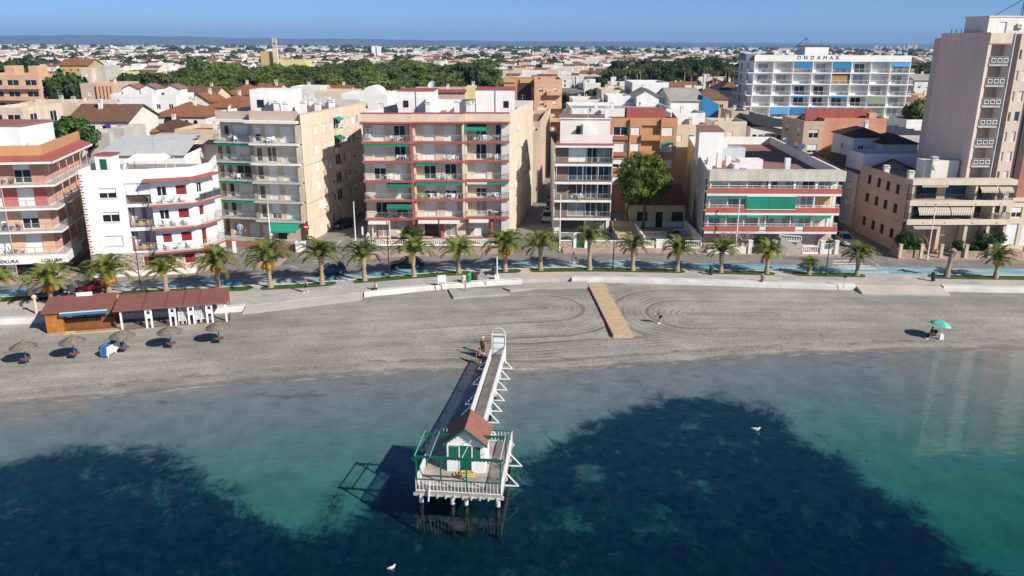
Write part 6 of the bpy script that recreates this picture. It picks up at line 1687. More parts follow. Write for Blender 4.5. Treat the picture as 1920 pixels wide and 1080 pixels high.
def tree_proto(name, cat, leaf, R_, H_, z0, nclump, nq, s, seed, flat=False, tr=.3):
    t = thing(name, 'tree', cat)
    mb = MB(); rg = random.Random(seed + 5)
    mb.path([(0, 0, -.2), (.1, .05, z0 * .5), (rg.uniform(-.3, .3), rg.uniform(-.2, .2), z0 + H_ * .35)], [tr, tr * .8, tr * .45], 7)
    for k in range(5):
        a = k * 1.26 + rg.uniform(-.3, .3); mb.path([(.1, .05, z0 * .75), (math.cos(a) * R_ * .3, math.sin(a) * R_ * .3, z0 + H_ * .22), (math.cos(a) * R_ * .6, math.sin(a) * R_ * .6, z0 + H_ * .5)], [tr * .5, tr * .32, tr * .12], 5)
    mb.build('trunk', W['trunk'], t)
    crown(seed, R_, H_, z0, nclump, nq, s, flat).build('crown', W[leaf], t)
    KIDS[t.name] = list(t.children)
    return t
first = {}
def plant(proto, x, y, sc_, rz, label, group=None, z=G0):
    k = proto.name
    if k not in first: first[k] = 1; o = proto; o.location = (x, y, z); o.rotation_euler = (0, 0, rz); o.scale = sc_ if isinstance(sc_, tuple) else (sc_,) * 3
    else: o = dup(proto, (x, y, z), rz, sc_)
    o['label'] = label
    if group: o['group'] = group
    elif 'group' in o: del o['group']
    return o
bpy.context.view_layer.update()
pines = [tree_proto('pine_tree', 'tree', 'pine', 7.2, 7.0, 6.0, 17, 95, .5, 20 + i, flat=True) for i in range(5)]
rg = random.Random(77)
GROVE = [(-142, 262), (-205, 400), (-195, 475), (-130, 530), (-105, 720), (-30, 760), (-15, 600), (-6, 300), (-8, 262)]
def inpoly(x, y, poly):
    c = False
    for i in range(len(poly)):
        (x0, y0), (x1, y1) = poly[i], poly[(i + 1) % len(poly)]
        if (y0 > y) != (y1 > y) and x < (x1 - x0) * (y - y0) / (y1 - y0) + x0: c = not c
    return c
y = 264; ng = 0
while y < 790:
    sp = 11 + (y - 262) * .016
    x = -215 + rg.uniform(0, sp)
    while x < 0:
        xx, yy = x + rg.uniform(-2, 2), y + rg.uniform(-2.5, 2.5)
        if inpoly(xx, yy, GROVE) and rg.random() < .93 and not any(a < xx < c and d < yy < e for a, c, d, e in TAKEN[-1:]) and ng < 300:
            pos = 'front row' if y < 300 else 'middle' if y < 480 else 'far side'
            plant(rg.choice(pines), xx, yy, (lambda q: (q * 1.08, q * 1.08, q * rg.uniform(.8, 1.1)))(rg.uniform(.78, 1.16) * (1 + (y - 262) * .0004)), rg.uniform(0, 6.28), 'umbrella pine with a rounded green crown in the %s of the pine grove' % pos, 'umbrella pines of the grove'); ng += 1
        x += sp * rg.uniform(.85, 1.15)
    y += sp * .95
darkt = [tree_proto('conifer_tree', 'tree', 'pined', 4.8, 7.5, 2.2, 26, 90, .42, 60 + i) for i in range(2)]
leaft = [tree_proto('leafy_tree', 'tree', 'leaf', 3.2, 4.2, 1.2, 20, 90, .32, 70 + i, tr=.2) for i in range(3)]
def at_px(px, pyb, Y): return PY(px, pyb, Y)[0], Y
x, y_ = at_px(124, 180, 226); plant(darkt[0], x, y_, (1.35, 1.25, 2.05), .4, 'big dark conifer standing among the tan houses at the left')
x, y_ = at_px(255, 150, 268); plant(darkt[1], x, y_, (1.45, 1.3, 2.0), 1.2, 'dark conifer at the left end of the pine grove'); x, y_ = at_px(232, 150, 276); plant(darkt[0], x, y_, (1.0, 1.0, 1.75), 2.2, 'narrow dark conifer left of the pine grove')
x, y_ = at_px(364, 125, 480); plant(leaft[0], x, y_, (1.9, 1.9, 3.5), .3, 'single round tree standing above the left part of the grove')
x, y_ = at_px(138, 240, 126); plant(tree_proto('leafy_tree', 'tree', 'leaf', 3.4, 5.5, 11.2, 30, 110, .3, 90, tr=.3), x, y_, 1.0, 1.3, 'leafy green tree behind the pink block')
x, y_ = at_px(880, 150, 300); plant(darkt[1], x, y_, (.9, .9, 2.15), 2., 'tall bluish conifer at the right end of the pine grove')
x, y_ = at_px(1722, 240, 190); plant(pines[1], x, y_, (.64, .62, 1.22), 2.1, 'umbrella pine between the hotel and the tower')
for px, Y, s, lb in ((1738, 262, 1.5, 'small dark tree left of the tower, nearest of the group'), (1722, 380, 2.0, 'dark tree behind the hotel end'), (1745, 410, 2.1, 'dark tree between hotel and tower, farther back'), (1762, 430, 2.1, 'dark tree touching the tower edge'), (18, 470, 1.9, 'dark tree at the left edge of the town'), (45, 455, 2.0, 'largest dark tree near the left edge of the town'), (-5, 440, 1.8, 'dark tree cut by the left edge of the picture'), (1402, 330, 1.3, 'dark tree touching the left end of the hotel')):
    x, y_ = at_px(px, 120, Y); plant(rg.choice(darkt), x, y_, s, rg.uniform(0, 6), lb)
# town trees and palms beyond the long street
for i in range(70):
    px = rg.uniform(1120, 1395); Y = rg.uniform(430, 760)
    x, y_ = at_px(px, 130, Y); plant(rg.choice(darkt + leaft), x, y_, rg.uniform(1.3, 2.0), rg.uniform(0, 6), 'dark tree in the green belt between the long street and the hotel', 'dark trees of the green belt')
for i in range(60):
    px = rg.uniform(-40, 1900); Y = rg.uniform(260, 900)
    x, y_ = at_px(px, 130, Y)
    if inpoly(x, y_, GROVE): continue
    plant(rg.choice(darkt + leaft), x, y_, rg.uniform(.7, 1.3), rg.uniform(0, 6), 'tree standing between the houses of the far town', 'scattered trees of the far town')

# ================================================================== the town behind
HP = []
def house_proto(i):
    rg = random.Random(300 + i)
    w, d, h = rg.uniform(8.5, 14), rg.uniform(8, 12), rg.choice([3.6, 6.2, 6.4, 6.6])
    wall = ['white', 'white', 'cream', 'white', 'offw', 'peach', 'white', 'cream', 'offw', 'yellow'][i]
    roof = ['flat', 'tile', 'flat', 'flat', 'tile', 'tileb', 'flat', 'tile', 'flat', 'flat'][i]
    t = thing('town_house', 'house', 'house')
    class B0: x = y = 0
    b = B0(); b.root = t
    def put(mb, name, mats, parent=None, label=None, smooth=False): return mb.build(name, mats, parent or t)
    b.put = put
    fs = [Face(b, (-w / 2, -d / 2), (w / 2, -d / 2)), Face(b, (w / 2, -d / 2), (w / 2, d / 2)), Face(b, (w / 2, d / 2), (-w / 2, d / 2)), Face(b, (-w / 2, d / 2), (-w / 2, -d / 2))]
    mb = MB(); wins = []
    for k, f in enumerate(fs):
        hs = []
        if k != 2:
            for r in range(1 if h < 5 else 2):
                for c in range(3 if k == 0 else 2): u = f.w * (c + .5) / (3 if k == 0 else 2); hs.append((u - .55, u + .55, .9 + r * 2.8, 2.2 + r * 2.8))
        f.wall(mb, 0, f.w, 0, h, hs)
        if k != 2: wins += [(f, q) for q in hs]
    if roof != 'flat':
        for s in (-1, 1): mb.poly([(s * w / 2, -d / 2, h), (s * w / 2, d / 2, h), (s * w / 2, 0, h + 1.7)])
    mb.build('wall', W[wall], t)
    for f, q in wins:
        mb = MB(); f.box(mb, q[0], q[1], -.15, -.1, q[2], q[3]); mb.build('window', W[rg.choice(['glass', 'shutw', 'glass'])], t)
    mb = MB()
    if roof == 'flat':
        mb.box(-w / 2 + .2, w / 2 - .2, -d / 2 + .2, d / 2 - .2, h - .4, h - .3); mb.build('roof', W[rg.choice(['rooft', 'roofg', 'offw'])], t)
        mb = MB(); 
        for f in fs[::2]: f.box(mb, -.03, f.w + .03, -.2, .03, h - .3, h + .5)
        for f in fs[1::2]: f.box(mb, .2, f.w - .2, -.2, .03, h - .3, h + .5)
        mb.build('parapet', W[wall], t)
        mb = MB(); mb.box(-1.6, 1.6, 0, 3, h - .3, h + 2.2); mb.build('roof_hut', W['white'], t)
    else:
        e = .4; s_ = 1.7 / (d / 2) * e
        for s in (-1, 1):
            q = [(-w / 2 - e, s * (d / 2 + e), h - s_), (w / 2 + e, s * (d / 2 + e), h - s_), (w / 2 + e, 0, h + 1.7), (-w / 2 - e, 0, h + 1.7)]
            if s > 0: q = [q[1], q[0], q[3], q[2]]
            mb.hexa(q + [(a, c, z + .15) for a, c, z in q])
        mb.build('roof', W[roof], t)
    mb = MB(); mb.box(w * .25, w * .25 + .6, .5, 1.1, h - .3, h + 2.3); mb.build('chimney', W['white'], t)
    HP.append((t, wall, roof, h))
for i in range(10): house_proto(i)
bpy.context.view_layer.update()
for t, *_ in HP: KIDS[t.name] = list(t.children)
rg = random.Random(5)
cands = []
Y = 152.
while Y < 1900:
    dY = 13 + (Y - 150) * .004
    half = Y * .72 + 30
    x = -half + rg.uniform(0, 8)
    while x < half:
        w = rg.uniform(11, 17)
        xx, yy = x + w / 2, Y + rg.uniform(-2, 2)
        x += w + (rg.uniform(3, 9) if rg.random() < .3 else rg.uniform(-.5, 1.5))
        if inpoly(xx, yy, [(-150, 250), (-215, 400), (-212, 740), (-120, 800), (-20, 780), (-5, 600), (2, 300), (2, 250)]): continue
        sx = 3.6 + (yy - 106) * .0885
        if abs(xx - sx) < 9.5 and yy < 540: continue
        if abs(xx - (52 + (yy - 150) * .08)) < 8 and yy < 205: continue
        if any(a - 5 < xx < c + 5 and d - 6 < yy < e + 6 for a, c, d, e in TAKEN): continue
        if 56 < xx < 104 and 198 < yy < 226: continue
        if yy < 160 and 22 < xx < 52: continue
        if rg.random() < .10: continue
        cands.append((xx, yy))
    Y += dY
names = {'white': 'white', 'cream': 'cream', 'offw': 'off white', 'peach': 'peach', 'yellow': 'yellow'}
vis = [c for c in cands if abs(c[0]) < c[1] * .66 + 6]
for k, (xx, yy) in enumerate(vis[:300]):
    t, wall, roof, h = HP[rg.randrange(10)]
    px = 960 + xx / yy * FPX
    where = 'at the left of the town' if px < 330 else 'below the pine grove' if yy < 290 and px < 920 else 'left of the long street' if px < 1030 else 'left of the hotel' if px < 1400 else 'near the hotel'
    lb = '%s %s house with %s %s' % (names[wall], 'single storey' if h < 5 else 'two storey', 'a flat roof' if roof == 'flat' else 'a clay tiled roof' if roof == 'tile' else 'a brown tiled roof', where)
    plant(t, xx, yy, (rg.uniform(.85, 1.2), rg.uniform(.9, 1.15), rg.uniform(.8, 1.25)), rg.choice([0, 0, 0, math.pi, math.pi / 2]) + rg.uniform(-.06, .06) - .08, lb, 'houses of the town')
wl = [W[k] for k in ('white', 'offw', 'cream', 'peach', 'tan', 'tile', 'tileb', 'roofg', 'glass')]
mb = MB()
def far_house(x, y, w, d, h, a):
    ca, sa = math.cos(a), math.sin(a); q = lambda u, v: (x + u * ca - v * sa, y + u * sa + v * ca)
    wm = rg.choices([0, 1, 2, 3, 4], [6, 4, 3, .5, .5])[0]
    c4 = [q(-w / 2, -d / 2), q(w / 2, -d / 2), q(w / 2, d / 2), q(-w / 2, d / 2)]
    for i in range(4):
        j = (i + 1) % 4; mb.poly([(*c4[i], G0), (*c4[j], G0), (*c4[j], G0 + h), (*c4[i], G0 + h)], wm)
    if rg.random() < .26:
        rm = rg.choice([5, 6, 6]); r0, r1 = q(-w / 2, 0), q(w / 2, 0); z = G0 + h
        mb.poly([(*c4[0], z), (*c4[1], z), (*r1, z + 1.8), (*r0, z + 1.8)], rm); mb.poly([(*c4[2], z), (*c4[3], z), (*r0, z + 1.8), (*r1, z + 1.8)], rm)
        mb.poly([(*c4[1], z), (*c4[2], z), (*r1, z + 1.8)], wm); mb.poly([(*c4[3], z), (*c4[0], z), (*r0, z + 1.8)], wm)
    else: mb.poly([(*p, G0 + h - .3) for p in c4], rg.choice([7, 1, 0, 7, 2]))
    if y < 1100:
        for k in range(2):
            u0 = (-w * .3, w * .12)[k]; p, p2 = q(u0, -d / 2 - .05), q(u0 + 1.2, -d / 2 - .05)
            for zz in ((1., 3.8) if h > 5 else (1.,)): mb.poly([(*p, G0 + zz), (*p2, G0 + zz), (*p2, G0 + zz + 1.3), (*p, G0 + zz + 1.3)], 8)
for xx, yy in vis[300:]: far_house(xx, yy, rg.uniform(9, 15), rg.uniform(8, 12), rg.choice([3.5, 6, 6.3, 6.6, 9]), rg.uniform(-.12, .12) - .08)
for i in range(2600):
    yy = 1800 * math.exp(rg.uniform(0, 1.15)); xx = rg.uniform(-.72, .72) * yy
    if mnoise.noise((xx / 700, yy / 900, 2)) < -.12: continue
    far_house(xx, yy, rg.uniform(10, 26), rg.uniform(9, 16), rg.choice([3.5, 6, 6, 7, 9, 12]), rg.uniform(-.3, .3))
o = mb.build('distant_town', wl); tag(o, 'pale low houses of the distant town reaching to the hills', 'town', kind='stuff')
mb = MB()      # pale glasshouses and halls on the plain
for i in range(170):
    yy = rg.uniform(3600, 8500); px = rg.choice([rg.uniform(-100, 620), rg.uniform(-100, 620), rg.uniform(600, 1900)]); xx = (px - 960) / FPX * yy
    w, d = rg.uniform(50, 260), rg.uniform(40, 160); mb.box(xx, xx + w, yy, yy + d, G0, G0 + rg.uniform(3.5, 7), rg.choice([0, 0, 1]))
tag(mb.build('distant_glasshouses', [W['offw'], W['greyb']]), 'long pale glasshouses and halls on the plain below the hills', 'glasshouses', kind='stuff')
for i in range(16):
    px = rg.uniform(1635, 1722); Y = rg.uniform(6500, 7200); x, z = PY(px, rg.uniform(83.5, 88), Y); 
    mb = MB(); w = rg.uniform(14, 30); mb.box(x, x + w, Y, Y + 25, G0, z); tag(mb.build('tower_block', W['tan']), 'tiny pinkish tower block on the horizon right of the hotel', 'tower', 'tower blocks on the horizon')
for (px, pt, w) in ((701, 86, 9), (708, 87, 8)):
    x, z = PY(px, pt, 1500); mb = MB(); mb.box(x - w / 2, x + w / 2, 1500, 1512, G0, z); tag(mb.build('tower_block', W['white']), 'white twin tower block far behind the grove, %s of the pair' % ('left' if px < 705 else 'right'), 'tower')
mb = MB(); rg2 = random.Random(8)
for i in range(2500):
    yy = 780 * math.exp(rg2.uniform(0, 2.0)); xx = rg2.uniform(-.75, .75) * yy
    if mnoise.noise((xx / 260, yy / 420, 7)) < .0: continue
    r = rg2.uniform(3, 7) * (1 + yy / 4000)
    mb.blob((xx, yy, G0 + r * .6), (r * 1.2, r * 1.2, r * .8), 6, 4); clump(mb, (xx, yy, G0 + r * .7), (r * 1.3, r * 1.3, r * .9), 22, r * .35, rg2)
tag(mb.build('distant_trees', W['pined']), 'dark tree tops scattered through the distant town', 'trees', kind='stuff')
# ================================================================== promenade: palms
def frond(mb, rg, az, el, L, droop, m, z0=0.):
    n = 9; pts = []; p = Vector((math.cos(az) * .12, math.sin(az) * .12, z0)); e = el
    hd = Vector((math.cos(az), math.sin(az), 0))
    for i in range(n + 1):
        pts.append(p.copy()); p = p + (hd * math.cos(e) + Vector((0, 0, 1)) * math.sin(e)) * (L / n); e -= droop / n * (1 + i * .12)
    side = Vector((-hd.y, hd.x, 0))
    for i in range(n):
        mb.bar(pts[i], pts[i + 1], .045 * (1 - i / n) + .012, None, m)
        d = (pts[i + 1] - pts[i]); up = side.cross(d).normalized()
        if up.z < 0: up = -up
        for k in range(3):
            q = pts[i] + d * (k / 3.); f = (i + k / 3.) / n
            if f < .1: continue
            ll = (.12 + .40 * math.sin(math.pi * min(1, f * .95 + .08)) ** .7) * L / 2.3
            for s in (-1, 1):
                tip = q + (side * s * .82 + d.normalized() * .55 + up * rg.uniform(.0, .3)).normalized() * ll - Vector((0, 0, .10 * ll + rg.uniform(0, .08)))
                w = d.normalized() * .05
                mb.poly([q - w, q + w, tip], m)
def palm_crown(seed):
    rg = random.Random(seed); mb = MB()
    for i in range(38):
        t = i / 38
        el = R(86) - R(62) * t + rg.uniform(-.14, .14)
        frond(mb, rg, i * 2.4 + rg.uniform(-.25, .25), el, rg.uniform(2.0, 2.6) * (.85 + .15 * math.sin(math.pi * t)), R(56) + rg.uniform(0, .4) + (.3 if t < .5 else 0), 1 if t > .9 else 0, z0=.25 - .25 * t)
    return mb.mesh('crown', [W['frond'], W['frondd']])
def palm_trunk():
    mb = MB(); rg = random.Random(3); pr = []
    for i in range(27):
        z = i / 26; r = .30 - .10 * min(1, z * 3) if z < .33 else .20 + .03 * math.sin(z * 9)
        pr.append((r * (1.06 if i % 2 else .97), z))
    pr += [(.29, 1.02), (.30, 1.07), (.16, 1.12)]
    mb.lathe((0, 0, -.02), pr, 14); return mb.mesh('trunk', W['palmtrunk'])
crowns = [palm_crown(i) for i in range(4)]
trunk_me = palm_trunk()
mb = MB(); rg = random.Random(9)
for k in range(5):
    a = k * 1.26; c = (math.cos(a) * .32, math.sin(a) * .32, -.12); clump(mb, c, (.2, .2, .3), 40, .06, rg); mb.blob(c, (.13, .13, .22), 7, 5)
fruit_me = mb.mesh('date_cluster', W['date'])
PALMS = [(-5, 562, 538, 500, 48, 0), (97, 568, 537, 486, 50, 1), (206, 553, 522, 472, 52, 1), (313, 553, 517, 485, 40, 0), (410, 547, 502, 460, 42, 1), (508, 543, 496, 444, 50, 1), (604, 535, 486, 443, 46, 0), (684, 527, 487, 450, 42, 0), (776, 520, 479, 430, 44, 0), (860, 513, 478, 442, 39, 0), (947, 511, 470, 427, 44, 1), (1013, 508, 466, 426, 40, 0), (1105, 506, 453, 416, 37, 0), (1186, 508, 469, 428, 33, 0), (1269, 510, 476, 442, 36, 0), (1351, 511, 476, 442, 36, 0), (1437, 513, 479, 444, 31, 1), (1516, 516, 502, 476, 22, 0), (1606, 518, 487, 447, 34, 0), (1866, 522, 491, 458, 34, 1)]
PL = ['palm cut by the left edge of the picture', 'palm beside the dark blue hatchback behind the beach kiosk', 'palm beside the red hatchback, in front of the brick quoins', 'small palm behind the left half of the brown roofed shelter', 'palm behind the right end of the brown roofed shelter', 'palm with orange date clusters in the turf bed by the pink topped walker', 'palm standing beside the blue hatchback', 'palm between the blue hatchback and the black saloon', 'palm in front of the black saloon', 'palm left of the taps, before the middle bay of the cream block', 'palm with orange dates beside the white flagpole', 'palm in front of the side street with the silver car', 'tall palm before the narrow white block', 'palm in front of the big pine', 'palm before the yellow house, left of the red banded block', 'palm before the dark undercroft of the red banded block', 'palm with orange dates right of the dark garage gate', 'smallest palm, beside the lamp left of the pedestrian crossing', 'palm at the pedestrian crossing', 'yellowish palm at the far right before the peach wall']
for i, (px, yb, yc, yt, hw, dates) in enumerate(PALMS):
    x, y = P(px, yb, G0 + .1)
    y = float(PALM(x)) - .05 if abs(y - float(PALM(x))) < 2.5 else y
    x = PY(px, yb, y)[0]
    h = PY(px, yc, y)[1] - G0 - .1
    dep = y * math.cos(PITCH) + 25 * math.sin(PITCH)
    r = hw / FPX * dep / 2.05
    lb = PL[i]
    t = thing('palm_tree', lb, 'palm', (x, y, G0 + .1), rnd.uniform(0, 6.28), 'palms along the promenade')
    o = bpy.data.objects.new('trunk', trunk_me); col.objects.link(o); o.parent = t; o.scale = (1.3, 1.3, h); o.rotation_euler = (rnd.uniform(-.03, .03), rnd.uniform(-.03, .03), 0)
    o = bpy.data.objects.new('crown', crowns[i % 4]); col.objects.link(o); o.parent = t; o.location = (0, 0, h + .2); o.rotation_euler = (rnd.uniform(-.13, .13), rnd.uniform(-.13, .13), rnd.uniform(0, 6)); o.scale = (r * 1.03, r * 1.03, r * rnd.uniform(1.08, 1.35))
    if dates:
        o = bpy.data.objects.new('date_cluster', fruit_me); col.objects.link(o); o.parent = t; o.location = (0, 0, h + .1); o.scale = (r * 1.25,) * 3
x, y = P(1775, 521, G0); t = thing('palm_tree', 'dead palm stump with a ragged bare top', 'palm', (x, float(PALM(x)), G0 + .1), 0, 'palms along the promenade')
o = bpy.data.objects.new('trunk', trunk_me); col.objects.link(o); o.parent = t; o.scale = (1.4, 1.4, 3.3); o.rotation_euler = (0, .08, 0)
mb = MB(); rg = random.Random(4)
for k in range(14): a = k * .9; frond(mb, rg, a, R(60) - rg.uniform(0, 1.6), rg.uniform(.5, .9), R(60), 0)
c = mb.build('dry_fronds', mat('dry_frond', (.30, .25, .17), .9, .3, 3), t); c.location = (.26, 0, 3.3)
# palms of the town: one small copy set
tp_ = thing('palm_tree', 'palm', 'palm')
o = bpy.data.objects.new('trunk', trunk_me); col.objects.link(o); o.parent = tp_; o.scale = (1, 1, 11)
o = bpy.data.objects.new('crown', crowns[1]); col.objects.link(o); o.parent = tp_; o.location = (0, 0, 11); o.scale = (1.25,) * 3
reg(tp_)
rg = random.Random(31)
plant(tp_, *at_px(934, 140, 540), 1.2, 1, 'tall town palm right of the pine grove, left of the pair'); plant(tp_, *at_px(957, 140, 530), 1.15, 2, 'tall town palm right of the pine grove, right of the pair')
for px, Y in ((1106, 480), (1124, 470)): plant(tp_, *at_px(px, 140, Y), 1.0, rg.uniform(0, 6), 'town palm at the far end of the long street', 'palms at the end of the long street')
for i in range(24): plant(tp_, *at_px(1150 + i * 10.4 + rg.uniform(-4, 4), 140, rg.uniform(410, 500)), rg.uniform(1.1, 1.4), rg.uniform(0, 6), 'slender palm in the green belt left of the hotel', 'palms of the green belt')
for px, Y in ((683, 268), (706, 264), (822, 290)): plant(tp_, *at_px(px, 170, Y), .95, rg.uniform(0, 6), 'palm rising among the umbrella pines', 'palms among the pines')
# big pine by the yellow house
t = thing('pine_tree', 'big rounded pine with twin trunks before the orange block', 'tree', (20.5, 121, G0 + .3))
mb = MB(); mb.path([(0, 0, -.3), (.1, 0, 3.5), (-.1, .2, 6.2), (-.6, .2, 9)], [.3, .22, .17, .1], 10)
for a in range(7): q = a * .9; mb.path([(0, .1, 4.6 + (a % 3) * .5), (math.cos(q) * 1.6, math.sin(q) * 1.4, 6.4), (math.cos(q) * 3.2, math.sin(q) * 2.6, 7.6)], [.16, .1, .03], 6)
mb.path([(-2.2, 1.0, -.3), (-2.6, .8, 2.5), (-2.0, .6, 5), (-1.4, .5, 7)], [.24, .2, .16, .06], 8); mb.build('trunk', W['trunk'], t)
rg = random.Random(2); mb = MB()
for i in range(125):
    d = Vector((rg.gauss(0, 1), rg.gauss(0, 1), rg.gauss(0, .9))).normalized(); k = rg.uniform(.35, 1) ** .5
    c = Vector((-.55 + d.x * 3.85 * k, d.y * 3.5 * k, 7.3 + d.z * (4.4 if d.z > 0 else 3.4) * k)); r = rg.uniform(.75, 1.25)
    mb.blob(c, (r * .55, r * .55, r * .5), 7, 5); clump(mb, c, (r, r, r * .85), 95, .15, rg)
mb.build('crown', mat('big_pine_needles', (.11, .15, .024), .8, .5, .6, trans=.28), t)
# shrubs
def shrub(px, py, r, h, label, m='leaf', n=14, nq=110, s=.13, dense=False, z=G0, Y=None):
    x, y = P(px, py, z) if Y is None else (PY(px, py, Y)[0], Y)
    t = thing('shrub', label, 'shrub', (x, y, z)); rg = random.Random(int(px)); mb = MB()
    mb2 = MB(); mb2.path([(0, 0, -.05), (.03, 0, h * .6)], [.06, .03], 6); mb2.build('stem', W['trunk'], t)
    for i in range(n):
        a = rg.uniform(0, 6.28); rr = r * math.sqrt(rg.random()) * .7; c = (rr * math.cos(a), rr * math.sin(a), h * (rg.uniform(.25, .75)))
        q = r * .45; mb.blob(c, (q * .7, q * .7, q * .7), 7, 5); clump(mb, c, (q, q, min(q, h * .3)), nq, s, rg)
    mb.build('foliage', W[m], t)
shrub(772, 470, 1.7, 3.0, 'bright green shrub before the cream block, behind a palm', 'leaf', 16, Y=111.5)
shrub(1699, 474, 1.8, 3.7, 'dense clipped round hedge at the street corner of the beige low block', 'hedge', 34, 150, .09, Y=106.2)
shrub(1853, 474, 1.85, 3.8, 'broad leaved tree shrub beside the white garage shutters', 'hedge', 16, 100, .16, Y=106.6)
shrub(1795, 474, .9, 2.9, 'small yellowish garden palm shrub behind the dead palm', 'leaf', 8, 70, .12, Y=105.6); shrub(1822, 474, .9, 1.7, 'low dark shrub left of the broad leaved tree shrub', 'hedge', 8, 80, .12, Y=105.8)
shrub(1552, 470, .8, 2.1, 'small dark topiary bush behind the white entrance gate', 'hedge', 8, 80, .1, Y=108); shrub(1424, 470, 1.1, 2.9, 'dark bush above the steps of the red banded block', 'hedge', 8, 80, .13, Y=107.2)
shrub(1268, 452, 1.3, 1.1, 'low dry shrub on the terrace right of the yellow house', 'pined', 8, 80, .12, Y=115)
shrub(1062, 462, 1.0, 1.5, 'low bush behind the stone garden wall', 'leaf', 8, 80, .12, Y=111)
for px, lb in ((1362, 'bare grey branched tree left of the tall white lamp post'), (1396, 'bare grey branched tree right of the tall white lamp post')):
    x, y = PY(px, 470, 107)[0], 107; t = thing('bare_tree', lb, 'tree', (x, y, G0)); rg = random.Random(px); mb = MB(); mb.path([(0, 0, 0), (.05, 0, 1.5)], [.12, .08], 7)
    for k in range(11):
        a = k * .9; e = Vector((math.cos(a) * rg.uniform(.8, 1.5), math.sin(a) * .9, 1.5 + rg.uniform(.8, 1.7))); mb.path([(.05, 0, 1.3), tuple(Vector((.05, 0, 1.5)).lerp(e, .55)), tuple(e)], [.06, .04, .012], 5)
        for j in range(3): mb.path([tuple(Vector((.05, 0, 1.5)).lerp(e, .6)), tuple(e + Vector((rg.uniform(-.5, .5), rg.uniform(-.4, .4), rg.uniform(-.1, .5))))], [.03, .008], 4)
    mb.build('branches', mat('grey_bark', (.34, .29, .25), .9, .2, 5), t)
# ---- lamp posts, signs, bins
def lamp(px, yb, yt, label, dark=False, z=G0 + .12, head='arms', Y=None):
    x, y = P(px, yb, z) if Y is None else (PY(px, yb, Y)[0], Y)
    h = PY(px, yt, y)[1] - z
    t = thing('street_lamp', label, 'street lamp', (x, y, z), 0, 'dark lamp posts' if dark else 'tall white lamp posts')
    m = W['raild' if dark else 'railw']; mb = MB(); mb.tube((0, 0, 0), (0, 0, h), .10 if not dark else .07, .06 if not dark else .045, 10); mb.tube((0, 0, 0), (0, 0, .5), .15 if not dark else .11, n=10); mb.build('pole', m, t)
    if head == 'arms':
        mb = MB()
        for s in (-1, 1): mb.tube((0, 0, h - .1), (s * .9, 0, h + .35), .035, n=6); mb.obox((s * .65, -.14, h + .24), (s * .55, 0, .2), (0, .28, 0), (0, 0, .09))
        mb.build('lamp_head', W['rail'], t)
    elif head == 'cap':
        mb = MB(); mb.lathe((0, 0, h - .02), [(.07, 0), (.13, .04), (.13, .16), (.05, .22)], 10); mb.build('lamp_head', W['rail'], t)
    else:
        mb = MB(); mb.lathe((0, 0, h), [(.06, 0), (.32, .06), (.34, .12), (.2, .2), (.03, .25)], 14); mb.build('lamp_head', W['rail'], t)
lamp(300, 500, 409, 'tall white lamp post before the white corner block', head='cap'); lamp(509, 466, 384, 'tall white lamp post before the garden wall of the beige block', head='cap'); lamp(668, 474, 380, 'tall white lamp post at the street between the beige and cream blocks', head='cap')
lamp(1049, 470, 364, 'tall white lamp post with crossed arms at the side street with the silver car'); lamp(1378, 476, 374, 'tall white lamp post before the red banded block', head='cap'); lamp(1738, 487, 385, 'tall white lamp post before the brick steps of the beige low block', head='cap')
lamp(266, 553, 447, 'thin dark lamp post behind the brown roofed shelter', True, head='disc', Y=float(PALM(-43))); lamp(730, 522, 418, 'thin dark lamp post beside the black saloon', True, head='cap'); lamp(1149, 506, 413, 'thin dark lamp post left of the big pine', True, head='cap'); lamp(1548, 517, 450, 'short dark lamp post with a round head near the crossing', True, head='disc')
lamp(1559, 466, 437, 'small grey lamp in the shaded street beside the red banded block', True, head='disc', Y=112)
def post_sign(name, px, yb, yt, label, build, z=G0 + .12, Y=None, pr=.035, pm='metal'):
    x, y = P(px, yb, z) if Y is None else (PY(px, yb, Y)[0], Y); h = PY(px, yt, y)[1] - z
    t = thing(name, label, 'sign', (x, y, z)); mb = MB(); mb.tube((0, 0, 0), (0, 0, h), pr, n=8); mb.build('post', W[pm], t); build(t, h)
W['signred'] = mat('sign_red', (.45, .02, .025), .5, .04); W['signblue'] = mat('sign_blue', (.03, .22, .42), .5, .04)
def noentry(t, h):
    mb = MB(); mb.tube((0, -.05, h - .4), (0, -.09, h - .4), .42, n=22); p = mb.build('sign_plate', W['signred'], t); mb = MB(); mb.box(-.28, .28, -.105, -.092, h - .47, h - .33); mb.build('white_bar', W['acw'], p)
    mb = MB(); mb.poly([(-.32, -.08, h - .95), (.32, -.08, h - .95), (0, -.08, h - 1.45)]); mb.poly([(-.32, -.06, h - .95), (0, -.06, h - 1.45), (.32, -.06, h - .95)]); mb.build('give_way_back', W['raild'], t)
post_sign('traffic_sign', 578, 472, 420, 'red and white no entry sign at the corner of the beige block', noentry)
def bluer(t, h):
    mb = MB(); mb.tube((0, -.05, h - .4), (0, -.09, h - .4), .42, n=22); p = mb.build('sign_plate', W['acw'], t); mb = MB(); mb.tube((0, -.092, h - .4), (0, -.1, h - .4), .36, n=22); p2 = mb.build('blue_disc', W['signblue'], p)
    mb = MB(); mb.box(-.05, .05, -.112, -.102, h - .62, h - .2); mb.poly([(-.16, -.107, h - .35), (.16, -.107, h - .35), (0, -.107, h - .12)]); mb.build('arrow', W['acw'], p)
post_sign('traffic_sign', 454, 458, 420, 'round blue traffic sign with a white arrow before the red brick wall', bluer)
